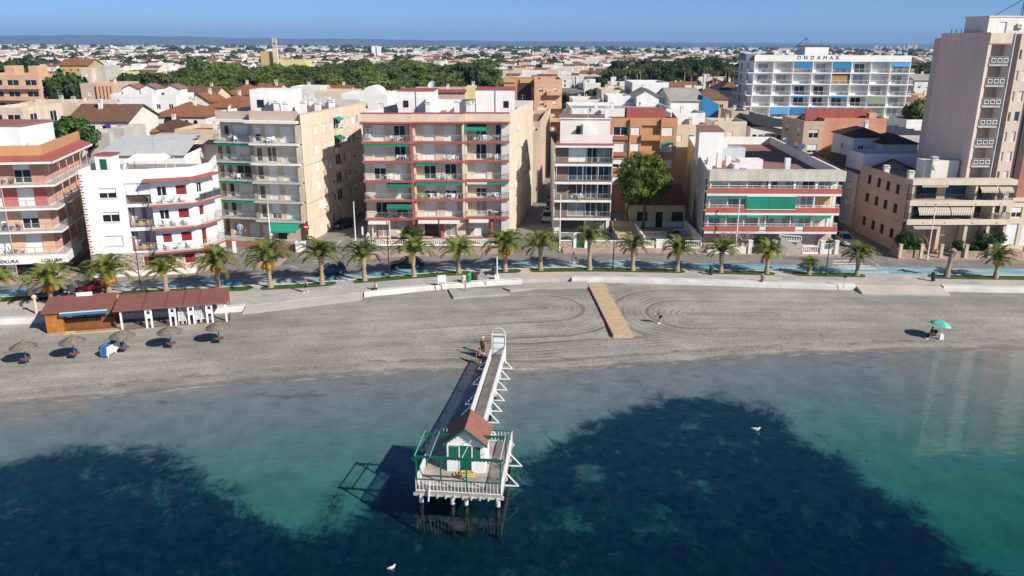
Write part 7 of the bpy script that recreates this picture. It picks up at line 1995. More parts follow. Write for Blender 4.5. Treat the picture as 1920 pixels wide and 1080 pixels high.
def speed(t, h):
    mb = MB(); mb.tube((0, -.05, h - .3), (0, -.09, h - .3), .32, n=20); p = mb.build('sign_plate', W['signred'], t); mb = MB(); mb.tube((0, -.092, h - .3), (0, -.1, h - .3), .24, n=20); mb.build('white_disc', W['acw'], p)
post_sign('traffic_sign', 511, 468, 436, 'small round red rimmed sign beside a white lamp post', speed)
def panel(w, hh, m='acw'):
    def f(t, h): mb = MB(); mb.box(-w / 2, w / 2, -.08, -.04, h - hh, h); mb.build('sign_plate', W[m], t)
    return f
post_sign('information_sign', 442, 486, 452, 'tall narrow pale sign panel right of the white corner block', panel(.5, 1.7)); post_sign('information_sign', 681, 455, 425, 'narrow pale sign post in the street between the beige and cream blocks', panel(.25, 1.2))
post_sign('beach_sign', 911, 534, 508, 'small black sign on a thin post by the beach taps', panel(.36, .5, 'framed'), z=1.0); post_sign('beach_sign', 1581, 541, 514, 'small black sign on a thin post near the crossing', panel(.36, .45, 'framed'), z=1.0)
x, y = P(829, 543, .95); t = thing('notice_board', 'white notice board on two legs at the edge of the sand', 'sign', (x, y, .9), .12)
mb = MB(); mb.box(-.5, .5, -.03, .03, 1.0, 1.85); mb.build('board', W['acw'], t)
for s in (-1, 1): mb = MB(); mb.box(s * .45 - .04, s * .45 + .04, .031, .1, -.2, 1.8); mb.build('leg', W['railw'], t)
x, y = P(932, 524, G0 + .1); t = thing('flagpole', 'white flagpole on a white block beside the sea wall', 'flagpole', (x, y, G0 + .1)); mb = MB(); mb.box(-.28, .28, -.28, .28, 0, .65); mb.build('base', W['acw'], t); mb = MB(); mb.tube((0, 0, .65), (0, 0, 2.9), .09, .07, 10); mb.build('pole', W['railw'], t)
def bin_(px, py, label, m, h=1.0, r=.3, z=G0 + .1, lid='raild', cone=1.1):
    x, y = P(px, py, z); t = thing('litter_bin', label, 'litter bin', (x, y, z)); mb = MB(); mb.lathe((0, 0, 0), [(r * .85, 0), (r, h * .8)], 14); mb.build('body', W[m], t); mb = MB(); mb.lathe((0, 0, h * .8), [(r * cone, 0), (r * cone, .06), (r * .7, h * .2)], 14); mb.build('lid', W[lid], t)
W['navy'] = mat('navy_plastic', (.02, .05, .11), .5, .08); W['gbin'] = mat('green_plastic', (.03, .30, .06), .5, .08)
bin_(888, 525, 'black litter bin among the bins by the beach taps', 'raild'); bin_(896, 525, 'grey litter bin with dark lid, rightmost by the taps', 'metal'); bin_(926, 515, 'dark litter bin behind the white flagpole', 'navy', 1.1); bin_(1333, 515, 'navy litter bin at the gap between two long turf beds', 'navy', 1.15, .28); bin_(1749, 527, 'navy litter bin at the left end of the last turf bed', 'navy', 1.15, .28)
bin_(869, 531, 'beige litter bin left of the green one by the taps', 'cream', 1.0, .28, lid='cream'); bin_(879, 534, 'bright green litter bin by the beach taps', 'gbin', 1.5, .3, lid='gbin', z=1.0)
x, y = P(873, 545, .97); t = thing('foot_tap', 'grey post with beach foot taps on the concrete slab', 'tap', (x, y, .97)); mb = MB(); mb.tube((0, 0, 0), (0, 0, 1.3), .11, n=10); mb.build('post', W['rail'], t)
mb = MB(); 
for s in (-1, 1): mb.tube((0, 0, .9), (s * .3, -.1, .9), .03, n=6); mb.tube((s * .3, -.1, .9), (s * .3, -.1, .8), .025, n=6)
mb.lathe((0, 0, .0), [(.5, 0), (.5, .03)], 18); mb.build('taps', W['metal'], t)
x, y = P(47, 591, G0 + .1); t = thing('stone_bollard', 'pale round topped post left of the kiosk roof', 'post', (*P(69, 588, G0 + .1), G0 + .1)); mb = MB(); mb.lathe((0, 0, 0), [(.16, 0), (.14, 1.7), (.24, 1.75), (.26, 1.95), (.1, 2.1)], 12); mb.build('post', W['cream'], t)

# ================================================================== cars
def car_proto(name, paint, L=3.9, Wd=1.68, H=1.45, sedan=False, van=False):
    t = thing(name, 'car', 'car'); hw = Wd / 2; mb = MB()
    # body loft along x (front at -x)
    st = [(-L / 2, .62, .34, .58), (-L / 2 + .12, .9, .28, .68), (-L * .30, .98, .25, .84), (-L * .12, 1, .25, .92), (L * .25, 1, .25, .95), (L * .42, .97, .27, .95 if not sedan else .93), (L / 2 - .06, .9, .34, .86), (L / 2, .75, .42, .72)]
    rows = []
    for x, w, zb, zt in st: w *= hw; rows.append([(x, -w * .94, zb), (x, -w, zb + .14), (x, -w, zt - .14), (x, -w * .90, zt), (x, w * .90, zt), (x, w, zt - .14), (x, w, zb + .14), (x, w * .94, zb)])
    k0 = len(mb.v)
    for r in rows: mb.v += r
    for i in range(len(rows) - 1):
        for j in range(8): j2 = (j + 1) % 8; mb.f.append((k0 + i * 8 + j, k0 + i * 8 + j2, k0 + (i + 1) * 8 + j2, k0 + (i + 1) * 8 + j)); mb.m.append(0)
    mb.f.append(tuple(k0 + j for j in range(8))); mb.m.append(0); mb.f.append(tuple(k0 + (len(rows) - 1) * 8 + j for j in reversed(range(8)))); mb.m.append(0)
    xa, xb, xc, xd = (-L * .19, -L * .03, L * .26, L * .40) if sedan else (-L * .21, -L * .04, L * .36, L * .47)
    wb, wt = hw * .90, hw * .72
    base = [(xa, .90), (xb, H - .06), ((xb + xc) / 2, H), (xc, H - .05), (xd, .93)]
    k1 = len(mb.v)     # roof skin
    prof = [(xa, .9, wb), (xb, H - .05, wt), ((xb + xc) / 2, H, wt), (xc, H - .06, wt * .97), (xd, .93, wb * .95)]
    for i in range(1, 3): mb.hexa([(prof[i][0], -prof[i][2], prof[i][1] - .08), (prof[i + 1][0], -prof[i + 1][2], prof[i + 1][1] - .08), (prof[i + 1][0], prof[i + 1][2], prof[i + 1][1] - .08), (prof[i][0], prof[i][2], prof[i][1] - .08), (prof[i][0], -prof[i][2] * .93, prof[i][1]), (prof[i + 1][0], -prof[i + 1][2] * .93, prof[i + 1][1]), (prof[i + 1][0], prof[i + 1][2] * .93, prof[i + 1][1]), (prof[i][0], prof[i][2] * .93, prof[i][1])])
    for s in (-1, 1):   # pillars
        mb.bar((xa, s * wb, .9), (xb, s * wt, H - .08), .07); mb.bar((xd, s * wb * .95, .93), (xc, s * wt * .97, H - .1), .12); xm = L * .10; mb.bar((xm, s * (wb + .005), .92), (xm - .03, s * wt * 1.01, H - .08), .08)
        mb.obox((xa + .12, s * hw, .92), (.16, 0, 0), (0, s * .16, 0), (0, 0, .12))
    mb.build('body', paint, t, smooth=False)
    mb = MB()          # glass house
    e = .015
    mb.poly([(xa, -wb, .9), (xa, wb, .9), (xb, wt, H - .07), (xb, -wt, H - .07)]); mb.poly([(xd, wb * .95, .93), (xd, -wb * .95, .93), (xc, -wt * .97, H - .1), (xc, wt * .97, H - .1)])
    for s in (-1, 1): mb.poly([(xa, s * wb, .9), (xd, s * wb * .95, .93), (xc, s * wt * .97, H - .1), (xb, s * wt, H - .07)])
    mb.build('windows', W['glass'], t)
    for sx, x in ((-1, -L * .31), (1, L * .30)):
        for s in (-1, 1):
            mb = MB(); y0, y1 = s * (hw - .17), s * (hw + .015)
            mb.tube((x, y0, .31), (x, y1, .31), .31, n=18); w = mb.build('wheel', W['tyre'], t); mb = MB(); mb.tube((x, y1, .31), (x, y1 + s * .012, .31), .20, n=14); mb.build('rim', W['rim'], w)
            mb = MB(); mb.obox((sx * L / 2 * .985 if sx < 0 else L / 2 * .965, s * hw * .45, .58), (sx * .04, 0, 0), (0, s * hw * .36, 0), (0, 0, .14)); mb.build('headlight' if sx < 0 else 'tail_light', W['light' if sx < 0 else 'tail'], t)
    mb = MB(); mb.box(-L / 2 - .015, -L / 2 + .02, -.26, .26, .42, .53); mb.box(L / 2 - .02, L / 2 + .012, -.26, .26, .5, .61); mb.build('number_plate', W['acw'], t)
    return t
def paintm(n, c): return mat(n, c, .22, .03, 1, spec=.6)
def place_car(px, py, ang, paint, label, Y=None, **k):
    t = car_proto('parked_car', paint, **k); x, y = P(px, py, G0) if Y is None else (PY(px, py, Y)[0], Y); t.location = (x, y, G0 + .022); t.rotation_euler = (0, 0, ang); tag(t, label, 'car', 'cars parked by the sea front')
place_car(95, 559, R(14), paintm('navy_car_paint', (.008, .012, .05)), 'dark blue hatchback parked behind the beach kiosk')
place_car(177, 546, R(14), paintm('red_car_paint', (.42, .015, .03)), 'red three door hatchback parked behind the beach kiosk')
place_car(621, 514, R(19), paintm('blue_car_paint', (.008, .04, .13)), 'deep blue small hatchback beside a palm trunk', L=3.7)
place_car(763, 502, R(12), paintm('black_car_paint', (.01, .01, .012)), 'black saloon parked before the cream block', sedan=True, L=4.4)
place_car(1026, 414, R(83), paintm('silver_car_paint', (.45, .46, .47)), 'silver car parked in the shaded side street', H=1.6)
place_car(1034, 392, R(84), paintm('black_car_paint', (.01, .01, .012)), 'black car parked behind the silver one in the side street', H=1.55); place_car(1037, 369, R(84), paintm('charcoal_car_paint', (.03, .03, .035)), 'charcoal car farther up the side street')
place_car(1583, 457, R(88), paintm('pale_blue_car_paint', (.40, .47, .52)), 'pale blue car in the shaded street beside the red banded block', H=1.6, L=4.2); place_car(1566, 443, R(88), paintm('black_car_paint', (.01, .01, .012)), 'dark car parked behind the pale blue one')
place_car(646, 445, R(60), paintm('charcoal_car_paint', (.03, .03, .035)), 'charcoal car parked in the street behind the narrow pale sign', Y=122)
for i, Y in enumerate((150, 163, 190, 222)): place_car(0, 300, R(85), paintm(*[('white_car_paint', (.6, .6, .6)), ('charcoal_car_paint', (.03, .03, .035)), ('silver_car_paint', (.45, .46, .47)), ('white_car_paint', (.6, .6, .6))][i]), 'car parked far up the long side street, %s of four' % ORD[i], Y=Y); bpy.context.view_layer.update() if 0 else None
k = 0
for o in [o for o in bpy.data.objects if o.get('label', '').startswith('car parked far up')]: Y = o.location.y; o.location.x = 3.6 + (Y - 106) * .0885 + .9

# ================================================================== bathing pier
t = thing('bathing_pier', 'white railed wooden bathing pier with a square deck on piles', 'pier', (-6.3, 45.4, 0), R(-5.5))
DZ = 1.0
mb = MB(); mb.box(0, 5.75, 0, 7.35, DZ - .08, DZ); dk = mb.build('deck', W['deck'], t)
mb = MB(); mb.box(2.15, 3.4, 7.36, 24.2, DZ - .08, DZ); mb.build('walkway', W['deck'], t)
mb = MB()
for v in (.02, 2.4, 4.9, 7.2): mb.box(-.1, 5.85, v, v + .16, DZ - .28, DZ - .081)
for u in (.02, 5.57): mb.box(u, u + .16, .2, 7.2, DZ - .26, DZ - .082)
for u in (2.16, 3.24): mb.box(u, u + .14, 7.4, 24.2, DZ - .26, DZ - .082)
for k in range(10): u = .35 + k * .56; mb.box(u, u + .1, -.25, .019, DZ - .25, DZ - .1)
mb.build('beams', mat('grey_white_timber', (.50, .48, .45), .85, .15, 2), t)
for (u, v) in ((.35, .25), (2.45, .25), (3.35, .25), (5.45, .25), (.35, 3.6), (5.45, 3.6), (2.8, 3.6), (.35, 7), (5.45, 7), (2.3, 10), (3.3, 10), (2.3, 13.5), (3.3, 13.5), (2.3, 17), (3.3, 17), (2.3, 20.5), (3.3, 20.5)):
    mb = MB(); r_ = .15 if v < 8 else .1; mb.tube((u, v, .12), (u, v, DZ - .27), r_, n=12); mb.tube((u, v, -3.6 if v < 8 else -1.5), (u, v, .119), r_ + .01, n=12, m=1); mb.build('pile', [mat('pile_concrete', (.55, .55, .52), .85, .15, 3), mat('pile_algae', (.004, .008, .009), .9, .3, 3)], t)
def rail_run(p, q, h=.92, cap='railw', bars=True, gap=.23, capw=.07):
    p, q = Vector((*p, DZ)), Vector((*q, DZ)); up = Vector((0, 0, 1)); L = (q - p).length; mb = MB()
    mb.bar(p + up * .1, q + up * .1, .05, .07)
    k = int(L / gap)
    for i in range(k + 1):
        if bars: r = p + (q - p) * (i / k); mb.bar(r + up * .1, r + up * (h - .03), .085, .03)
    o = mb.build('railing', W['railw'], t); mb = MB(); mb.bar(p + up * h, q + up * h, capw, .06); mb.build('handrail', W[cap], o)
rail_run((.08, .06), (5.67, .06), cap='greend'); rail_run((.06, .1), (.06, 7.25), gap=.16); rail_run((5.69, .1), (5.69, 7.25), gap=.16); rail_run((.1, 7.3), (2.1, 7.3), cap='greend'); rail_run((3.45, 7.3), (5.65, 7.3), cap='greend')
rail_run((2.17, 7.35), (2.17, 23.2), gap=.14, capw=.12); rail_run((3.38, 7.35), (3.38, 24.2), gap=.14, capw=.12)
def brace(p, s, along=False):
    u, v = p; mb = MB(); mb.bar((u, v, DZ - .12), (u + s * .95, v, DZ - .12), .07); mb.bar((u + s * .9, v, DZ - .1), (u, v, DZ + .9), .07); mb.build('brace', W['railw'], t)
for v in (8.6, 10.6, 12.6, 14.6, 16.7, 19, 21.4): brace((3.42, v), 1)
for v in (9.6, 11.6, 13.6, 17.6, 21): brace((2.13, v), -1)
for v in (1.6, 4.2): brace((5.75, v), 1)
mb = MB(); mb.bar((.95, -.25, DZ - .5), (1.05, .0, DZ + .85), .08); mb.build('brace', W['railw'], t)
# gate with arch
mb = MB()
for u in (2.15, 3.4): mb.box(u - .05, u + .05, 24.15, 24.25, DZ - .9, DZ + 2.1)
mb.box(2.2, 3.35, 24.16, 24.24, DZ + 2.0, DZ + 2.1); pts = [(2.15 + .625 * (1 - math.cos(a)), 24.2, DZ + 2.1 + .62 * math.sin(a)) for a in np.linspace(0, math.pi, 13)]; mb.path(pts, .028, 6); g = mb.build('gate_frame', W['railw'], t)
mb = MB()
for k in range(3): mb.box(2.26, 3.29, 24.18, 24.22, DZ + .05 + k * .6, DZ + .6 + k * .6)
mb.build('gate_panel', W['acw'], g)
mb = MB(); mb.box(2.22, 2.26, 24.17, 24.23, DZ, DZ + 1.9); mb.box(3.29, 3.33, 24.17, 24.23, DZ, DZ + 1.9)
for k in range(4): mb.box(2.26, 3.29, 24.17, 24.23, DZ + k * .6 - .0, DZ + .05 + k * .6)
mb.build('gate_leaf_frame', W['raild'], g)
mb = MB()
for k in range(5): mb.box(2.2, 3.35, 24.3 + k * .3, 24.6 + k * .3, DZ - .25 - k * .17, DZ - .17 - k * .17)
mb.build('steps', W['deck'], t)
# hut
h = thing('beach_hut', 'white beach hut with green doors and shutters under a brown gable roof', 'hut', (-6.3, 45.4, DZ), R(-5.5))
u0, u1, v0, v1, eh, rh = 1.65, 4.25, 2.8, 5.25, 2.35, 3.35
um = (u0 + u1) / 2
mb = MB(); mb.prism([(u0, v0), (u1, v0), (u1, v1), (u0, v1)], 0, eh); mb.poly([(u0, v0, eh), (u1, v0, eh), (um, v0, rh)]); mb.poly([(u1, v1, eh), (u0, v1, eh), (um, v1, rh)]); mb.build('wall', lined('white_boarding', (.78, .78, .76), (.62, .62, .61), .16, .08, 'Z', .7, .05), h)
rf = MB(); e = .22; sl_ = (rh - eh) / (um - u0)
for s in (-1, 1):
    ue = (u0 - e) if s < 0 else (u1 + e); ze = eh - e * sl_
    q = [(ue, v0 - .3, ze), (um, v0 - .3, rh), (um, v1 + .25, rh), (ue, v1 + .25, ze)]
    if s > 0: q = [q[1], q[0], q[3], q[2]]
    rf.hexa(q + [(a, b_, c + .09) for a, b_, c in q])
rf.build('roof', mat('brown_pink_felt', (.26, .11, .085), .85, .14, 1.4, 0, .2, 14), h)
mb = MB(); mb.hexa([(3.5, 2.52, 2.92), (4.3, 2.52, 2.30), (4.35, 3.5, 2.27), (3.3, 3.4, 3.08), (3.5, 2.52, 2.975), (4.3, 2.52, 2.355), (4.35, 3.5, 2.325), (3.3, 3.4, 3.135)]); mb.build('roof_patch', mat('faded_felt_patch', (.30, .25, .18), .9, .25, 4), h)
for s in (-1, 1):
    mb = MB(); ue = (u0 - e) if s < 0 else (u1 + e); mb.bar((ue, v0 - .34, eh - e * sl_ + .0), (um, v0 - .34, rh + .02), .05, .14)
    for k in range(8): f = (k + .5) / 8; mb.tube((ue + (um - ue) * f, v0 - .36, eh - e * sl_ + (rh - eh + e * sl_) * f - .12), (ue + (um - ue) * f, v0 - .32, eh - e * sl_ + (rh - eh + e * sl_) * f - .07), .07, n=8)
    mb.build('barge_board', W['greend'], h)
mb = MB(); mb.box(um - .37, um + .37, v0 - .05, v0 - .003, .02, 2.0); dr = mb.build('door', W['greend'], h); mb = MB(); mb.box(um - .01, um + .01, v0 - .056, v0 - .051, .05, 1.98); mb.box(um + .05, um + .08, v0 - .08, v0 - .051, .9, 1.1); mb.build('handle', W['raild'], dr)
for a, c in ((u0 + .18, um - .5), (um + .5, u1 - .3)): mb = MB(); mb.box(a, c, v0 - .045, v0 - .003, .95, 1.95); mb.build('shutter', lined('green_louvre', (.012, .14, .09), (.006, .08, .05), .08, .3), h)
mb = MB()
for a in (um - .48, um + .4): mb.box(a, a + .08, v0 - .03, v0 - .002, 0, 2.12)
mb.box(u0 + .0, u1, v0 - .028, v0 - .001, 2.02, 2.1); mb.build('trim', W['frame'], h)
# pergola on the deck
g = thing('pergola', 'green painted open pergola frame standing on the pier deck', 'pergola', (-6.3, 45.4, DZ), R(-5.5))
ph = 2.5
def pbar(n, a, b_, w=.09): mb = MB(); mb.bar(a, b_, w); return mb.build(n, W['greend'], g)
for (u, v) in ((.12, .14), (1.72, .14), (3.4, .14), (5.62, .14), (.12, 3.3), (5.62, 3.3)): 
    mb = MB(); mb.bar((u, v, 0), (u, v, ph), .09)
    for s in (-1, 1): mb.bar((u, v, ph - .4), (u + s * .35, v, ph - .03), .05)
    mb.build('post', W['greend'], g)
mb = MB(); mb.bar((-.05, .14, ph + .05), (5.8, .14, ph + .05), .07, .12)
for k in range(24): a = .1 + k * .235; mb.tube((a, .12, ph - .02), (a, .16, ph - .02), .12, n=8)
mb.build('front_beam', W['greend'], g)
mb = MB(); mb.bar((-.05, 3.3, ph + .05), (5.8, 3.3, ph + .05), .07, .12)
for k in range(24): a = .1 + k * .235; mb.tube((a, 3.28, ph - .02), (a, 3.32, ph - .02), .10, n=8)
mb.build('back_beam', W['greend'], g)
W['palegreen'] = mat('pale_green_paint', (.16, .36, .28), .6, .1, 3)
for u in (.05, 1.05): mb = MB(); mb.bar((u, .0, ph + .13), (u, 3.5, ph + .13), .06, .06); mb.build('rafter', W['palegreen'], g)
mb = MB(); mb.bar((3.15, .1, ph + .12), (3.45, 3.3, ph + .12), .03); mb.bar((5.62, .1, ph + .12), (5.62, 3.3, ph + .12), .04); mb.build('wire', W['railw'], g)
rg = random.Random(6); mb = MB(); q = Matrix.Rotation(R(-5.5), 3, 'Z') @ Vector((3.1, 2.3, 0))
for k in range(7):
    r = .3 + .13 * (k % 3); cx, cy = rg.uniform(-.35, .35), rg.uniform(-.12, .12); mb.path([(cx + r * math.cos(a), cy + r * .55 * math.sin(a), .05 + .03 * k + .03 * math.sin(3 * a)) for a in np.linspace(0, 6.2, 16)], .05, 6)
o = mb.build('rope_heap', mat('yellow_rope', (.50, .38, .13), .8, .2, 5)); o.location = (-6.3 + q.x, 45.4 + q.y, DZ); tag(o, 'heap of yellow rope on the deck before the hut door', 'rope')

# ================================================================== beach kiosk, shelter and their things
K0 = Vector((-47.1, 75.1)); ka = R(16)
t = thing('beach_kiosk', 'brown wooden beach kiosk with a blue rolled awning and an orange boarded end', 'kiosk', (*K0, .72), ka)
mb = MB(); mb.box(0, 1.55, 0, 3.2, 0, 2.2); mb.build('storeroom', W['woodo'], t)
mb = MB(); mb.box(1.56, 6.2, .9, 1.0, 0, 1.05); mb.box(1.56, 6.2, 1.01, 3.2, 0, .98); mb.build('counter', W['wood'], t)
mb = MB(); mb.box(1.56, 6.2, 3.1, 3.2, .99, 2.3); mb.box(6.1, 6.2, .9, 3.09, .99, 2.3); mb.build('wall', W['wood'], t)
mb = MB(); mb.box(1.7, 3.3, 1.25, 1.3, 1.06, 1.95); mb.box(3.4, 6.0, 1.25, 1.3, 1.06, 1.95); mb.build('shutter', mat('grey_brown_board', (.28, .19, .14), .8, .2, 2), t)
mb = MB(); mb.hexa([(-.25, -.35, 2.2), (6.3, -.35, 2.2), (6.3, 3.5, 2.75), (-.25, 3.5, 2.75), (-.25, -.35, 2.32), (6.3, -.35, 2.32), (6.3, 3.5, 2.87), (-.25, 3.5, 2.87)]); mb.build('roof', W['felt'], t)
mb = MB(); mb.hexa([(1.5, -.55, 1.9), (5.9, -.55, 1.9), (5.9, -.36, 1.98), (1.5, -.36, 1.98), (1.5, -.6, 2.12), (5.9, -.6, 2.12), (5.9, -.36, 2.2), (1.5, -.36, 2.2)]); aw = mb.build('awning', W['blue'], t); mb = MB(); mb.box(1.5, 5.9, -.6, -.36, 2.2, 2.24); mb.build('awning_case', W['acw'], aw)
mb = MB(); mb.box(1.7, 2.25, .84, .89, 1.3, 1.75); mb.build('menu_board', W['offw'], t); mb = MB(); mb.box(2.4, 3.9, 3.0, 3.3, 2.85, 3.2); mb.build('roof_box', W['acw'], t)
mb = MB(); mb.box(0, 7.0, -.75, -.02, -.3, .06); mb.build('platform', mat('beach_platform_boards', (.40, .30, .24), .85, .15, 2), t); mb = MB(); mb.box(1.6, 7.0, -.8, -.751, -.05, .07); mb.build('platform_edge', mat('yellow_edge_paint', (.60, .47, .10), .8, .1), t); mb = MB(); mb.box(1.56, 6.3, -.01, .89, -.3, .05); mb.build('floor', W['wood'], t)
mb = MB(); mb.box(1.7, 2.6, -.5, -.2, .07, .16); o = mb.build('timber_board', W['beige']); o.location = (*K0, .72); o.rotation_euler = (0, 0, ka); tag(o, 'loose pale board lying on the kiosk platform', 'board')
S0 = Vector((-40.2, 76.3))
t = thing('beach_shelter', 'long open beach shelter with a brown roof on paired white posts', 'shelter', (*S0, .75), ka)
mb = MB(); mb.hexa([(-.5, -.3, 2.05), (10.6, -.3, 2.05), (10.6, 3.9, 2.5), (-.5, 3.9, 2.5), (-.5, -.3, 2.17), (10.6, -.3, 2.17), (10.6, 3.9, 2.62), (-.5, 3.9, 2.62)]); rf = mb.build('roof', W['felt'], t)
mb = MB()
for u in (2.2, 4.35, 6.1, 7.65): mb.hexa([(u, -.31, 2.175), (u + .12, -.31, 2.175), (u + .12, 3.9, 2.625), (u, 3.9, 2.625), (u, -.31, 2.2), (u + .12, -.31, 2.2), (u + .12, 3.9, 2.65), (u, 3.9, 2.65)])
mb.build('roof_seam', mat('dark_felt_seam', (.15, .065, .055), .9, .1), rf)
for us in ((.15,), (2.5, 3.0), (4.8, 5.3), (6.6, 7.1), (8.4, 8.9), (10.3,)):
    for u in us: mb = MB(); mb.box(u - .09, u + .09, -.09, .09, -.4, 2.05); mb.build('post', W['railw'], t)
    if len(us) > 1: mb = MB(); mb.box(us[0] + .09, us[1] - .09, -.05, .05, 1.0, 1.45); mb.box(us[0] + .09, us[1] - .09, -.05, .05, 1.8, 2.0); mb.build('post_panel', W['railw'], t)
for u in (.3, 3.2, 6, 8.8, 10.45): mb = MB(); mb.box(u - .07, u + .07, 3.5, 3.64, -.3, 2.4); mb.build('post', W['wood'], t)
mb = MB(); mb.box(.1, 10.5, -.06, .06, -.1, .04); mb.box(10.44, 10.56, .07, 3.6, -.1, .04); mb.build('floor_edge', W['wood'], t)
mb = MB(); mb.box(.2, 10.4, .07, 3.5, -.2, .0); mb.build('floor', mat('grey_floor_mat', (.21, .19, .18), .9, .2, 2), t)
# stacked beach chairs inside the shelter
HC = MB(); HC.box(-.25, .25, -.25, .25, .38, .42); HC.obox((-.25, .2, .42), (.5, 0, 0), (0, .05, 0), (0, .22, .75))
for x in (-.24, .19):
    for y_ in (-.24, .19): HC.box(x, x + .05, y_, y_ + .05, 0, .38)
    HC.box(x, x + .05, -.24, .3, .6, .64)
HC_ME = HC.mesh('beach_chair', W['acw']); Mk = Matrix.Rotation(ka, 3, 'Z')
for k, u in enumerate((5.75, 6.05, 7.45, 8.0, 5.6, 7.75)):
    for j in range(7):
        q = Mk @ Vector((u + (0 if k < 4 else .3), .4 + j * .055 + (.75 if k > 3 else 0), 0)); o = bpy.data.objects.new('beach_chair', HC_ME); col.objects.link(o); o.location = (S0.x + q.x, S0.y + q.y, .76 + j * .13); o.rotation_euler = (0, 0, ka)
        tag(o, 'white plastic beach chair in the stacks under the brown roofed shelter', 'chair', 'white chairs stacked in the shelter')
# thatched parasols
tp0 = thing('thatched_parasol', 'parasol', 'parasol')
mb = MB(); rg = random.Random(1)
n_ = 40
for (r0, z0, r1, z1) in ((1.17, 1.74, .75, 1.98), (.75, 1.985, .08, 2.3)):
    for i in range(n_):
        a, b_ = 2 * math.pi * i / n_, 2 * math.pi * (i + 1) / n_; j = rg.uniform(-.04, .03); ro = r0 + (j if r0 > 1 else 0)
        mb.poly([(ro * math.cos(a), ro * math.sin(a), z0 + j * .3), (ro * math.cos(b_), ro * math.sin(b_), z0 + j * .3), (r1 * math.cos(b_), r1 * math.sin(b_), z1 + .02), (r1 * math.cos(a), r1 * math.sin(a), z1 + .02)])
        mb.poly([(ro * math.cos(a), ro * math.sin(a), z0 - .07), (r1 * math.cos(a), r1 * math.sin(a), z1 - .06), (r1 * math.cos(b_), r1 * math.sin(b_), z1 - .06), (ro * math.cos(b_), ro * math.sin(b_), z0 - .07)])
        if r0 > 1: mb.poly([(ro * math.cos(a), ro * math.sin(a), z0 - .07), (ro * math.cos(b_), ro * math.sin(b_), z0 - .07), (ro * math.cos(b_), ro * math.sin(b_), z0 + j * .3), (ro * math.cos(a), ro * math.sin(a), z0 + j * .3)])
for k in range(7): mb.tube((0, 0, 2.25), (rg.uniform(-.22, .22), rg.uniform(-.22, .22), 2.25 + rg.uniform(.1, .3)), .025, .008, 4)
mb.build('canopy', W['thatch'], tp0); mb = MB(); mb.tube((0, 0, -.3), (0, 0, 2.2), .06, n=10); mb.build('pole', mat('blue_pole_paint', (.03, .20, .52), .5, .08), tp0)
mb = MB(); mb.lathe((0, 0, .52), [(.44, 0), (.46, .02), (.46, .07), (.44, .09)], 22); mb.build('table', mat('brown_table_board', (.20, .075, .035), .6, .15, 2), tp0)
reg(tp0)
for i, (px, py, lb) in enumerate(((50, 681, 'thatched parasol farthest left, nearest the water'), (141, 671, 'thatched parasol left of the stacked blue loungers, before the kiosk'), (234, 660, 'thatched parasol beside the stacked blue loungers'), (322, 652, 'thatched parasol before the middle of the open shelter'), (412, 643, 'thatched parasol farthest right, before the shelter end'))):
    x, y = P(px, py, .62); plant(tp0, x, y, 1.0, i * 1.1, lb, 'thatched parasols on the beach', z=ground_z(x, y) - .02)
# stacked loungers
lg_ = thing('sun_lounger', 'blue and white sun lounger in the stack beside a thatched parasol', 'sun lounger', group='stacked blue loungers')
mb = MB()
for s in (-.32, .32):
    mb.bar((s, -.95, .3), (s, .35, .3), .06); mb.bar((s, .35, .3), (s, .95, .62), .06)
    for v in (-.8, .3): mb.box(s - .03, s + .03, v - .03, v + .03, 0, .29)
for v in (-.95, .93): mb.bar((-.32, v, .3 if v < 0 else .61), (.32, v, .3 if v < 0 else .61), .06)
mb.build('frame', W['acw'], lg_); mb = MB(); mb.box(-.28, .28, -.985, -.95, .18, .35); mb.hexa([(-.27, -.92, .33), (.27, -.92, .33), (.27, .35, .33), (-.27, .35, .33), (-.27, -.92, .35), (.27, -.92, .35), (.27, .35, .35), (-.27, .35, .35)]); mb.hexa([(-.27, .35, .33), (.27, .35, .33), (.27, .93, .65), (-.27, .93, .65), (-.27, .35, .35), (.27, .35, .35), (.27, .93, .67), (-.27, .93, .67)]); mb.build('fabric', mat('bright_blue_mesh', (.025, .17, .50), .7, .06), lg_)
reg(lg_); x, y = P(208, 664, .6); gz = ground_z(x, y)
for j in range(8): plant(lg_, x + .01 * j, y + .01 * j, 1.0, -.18, 'blue and white sun lounger in the stack beside a thatched parasol', 'stacked blue loungers', z=gz + j * .11)
# boardwalk
cA, cB, cC, cD = P(1102, 532, 1.0), P(1133, 532, 1.0), P(1187, 629, .72), P(1150, 629, .72)
mb = MB(); mb.hexa([(*cD, .45), (*cC, .45), (*cB, .8), (*cA, .8), (*cD, .80), (*cC, .80), (*cB, 1.06), (*cA, 1.06)])
tag(mb.build('boardwalk', lined('yellow_boardwalk_planks', (.54, .41, .25), (.36, .27, .16), .34, .1, 'Y', .8, .16)), 'yellow wooden boardwalk running down the sand from the promenade', 'boardwalk')
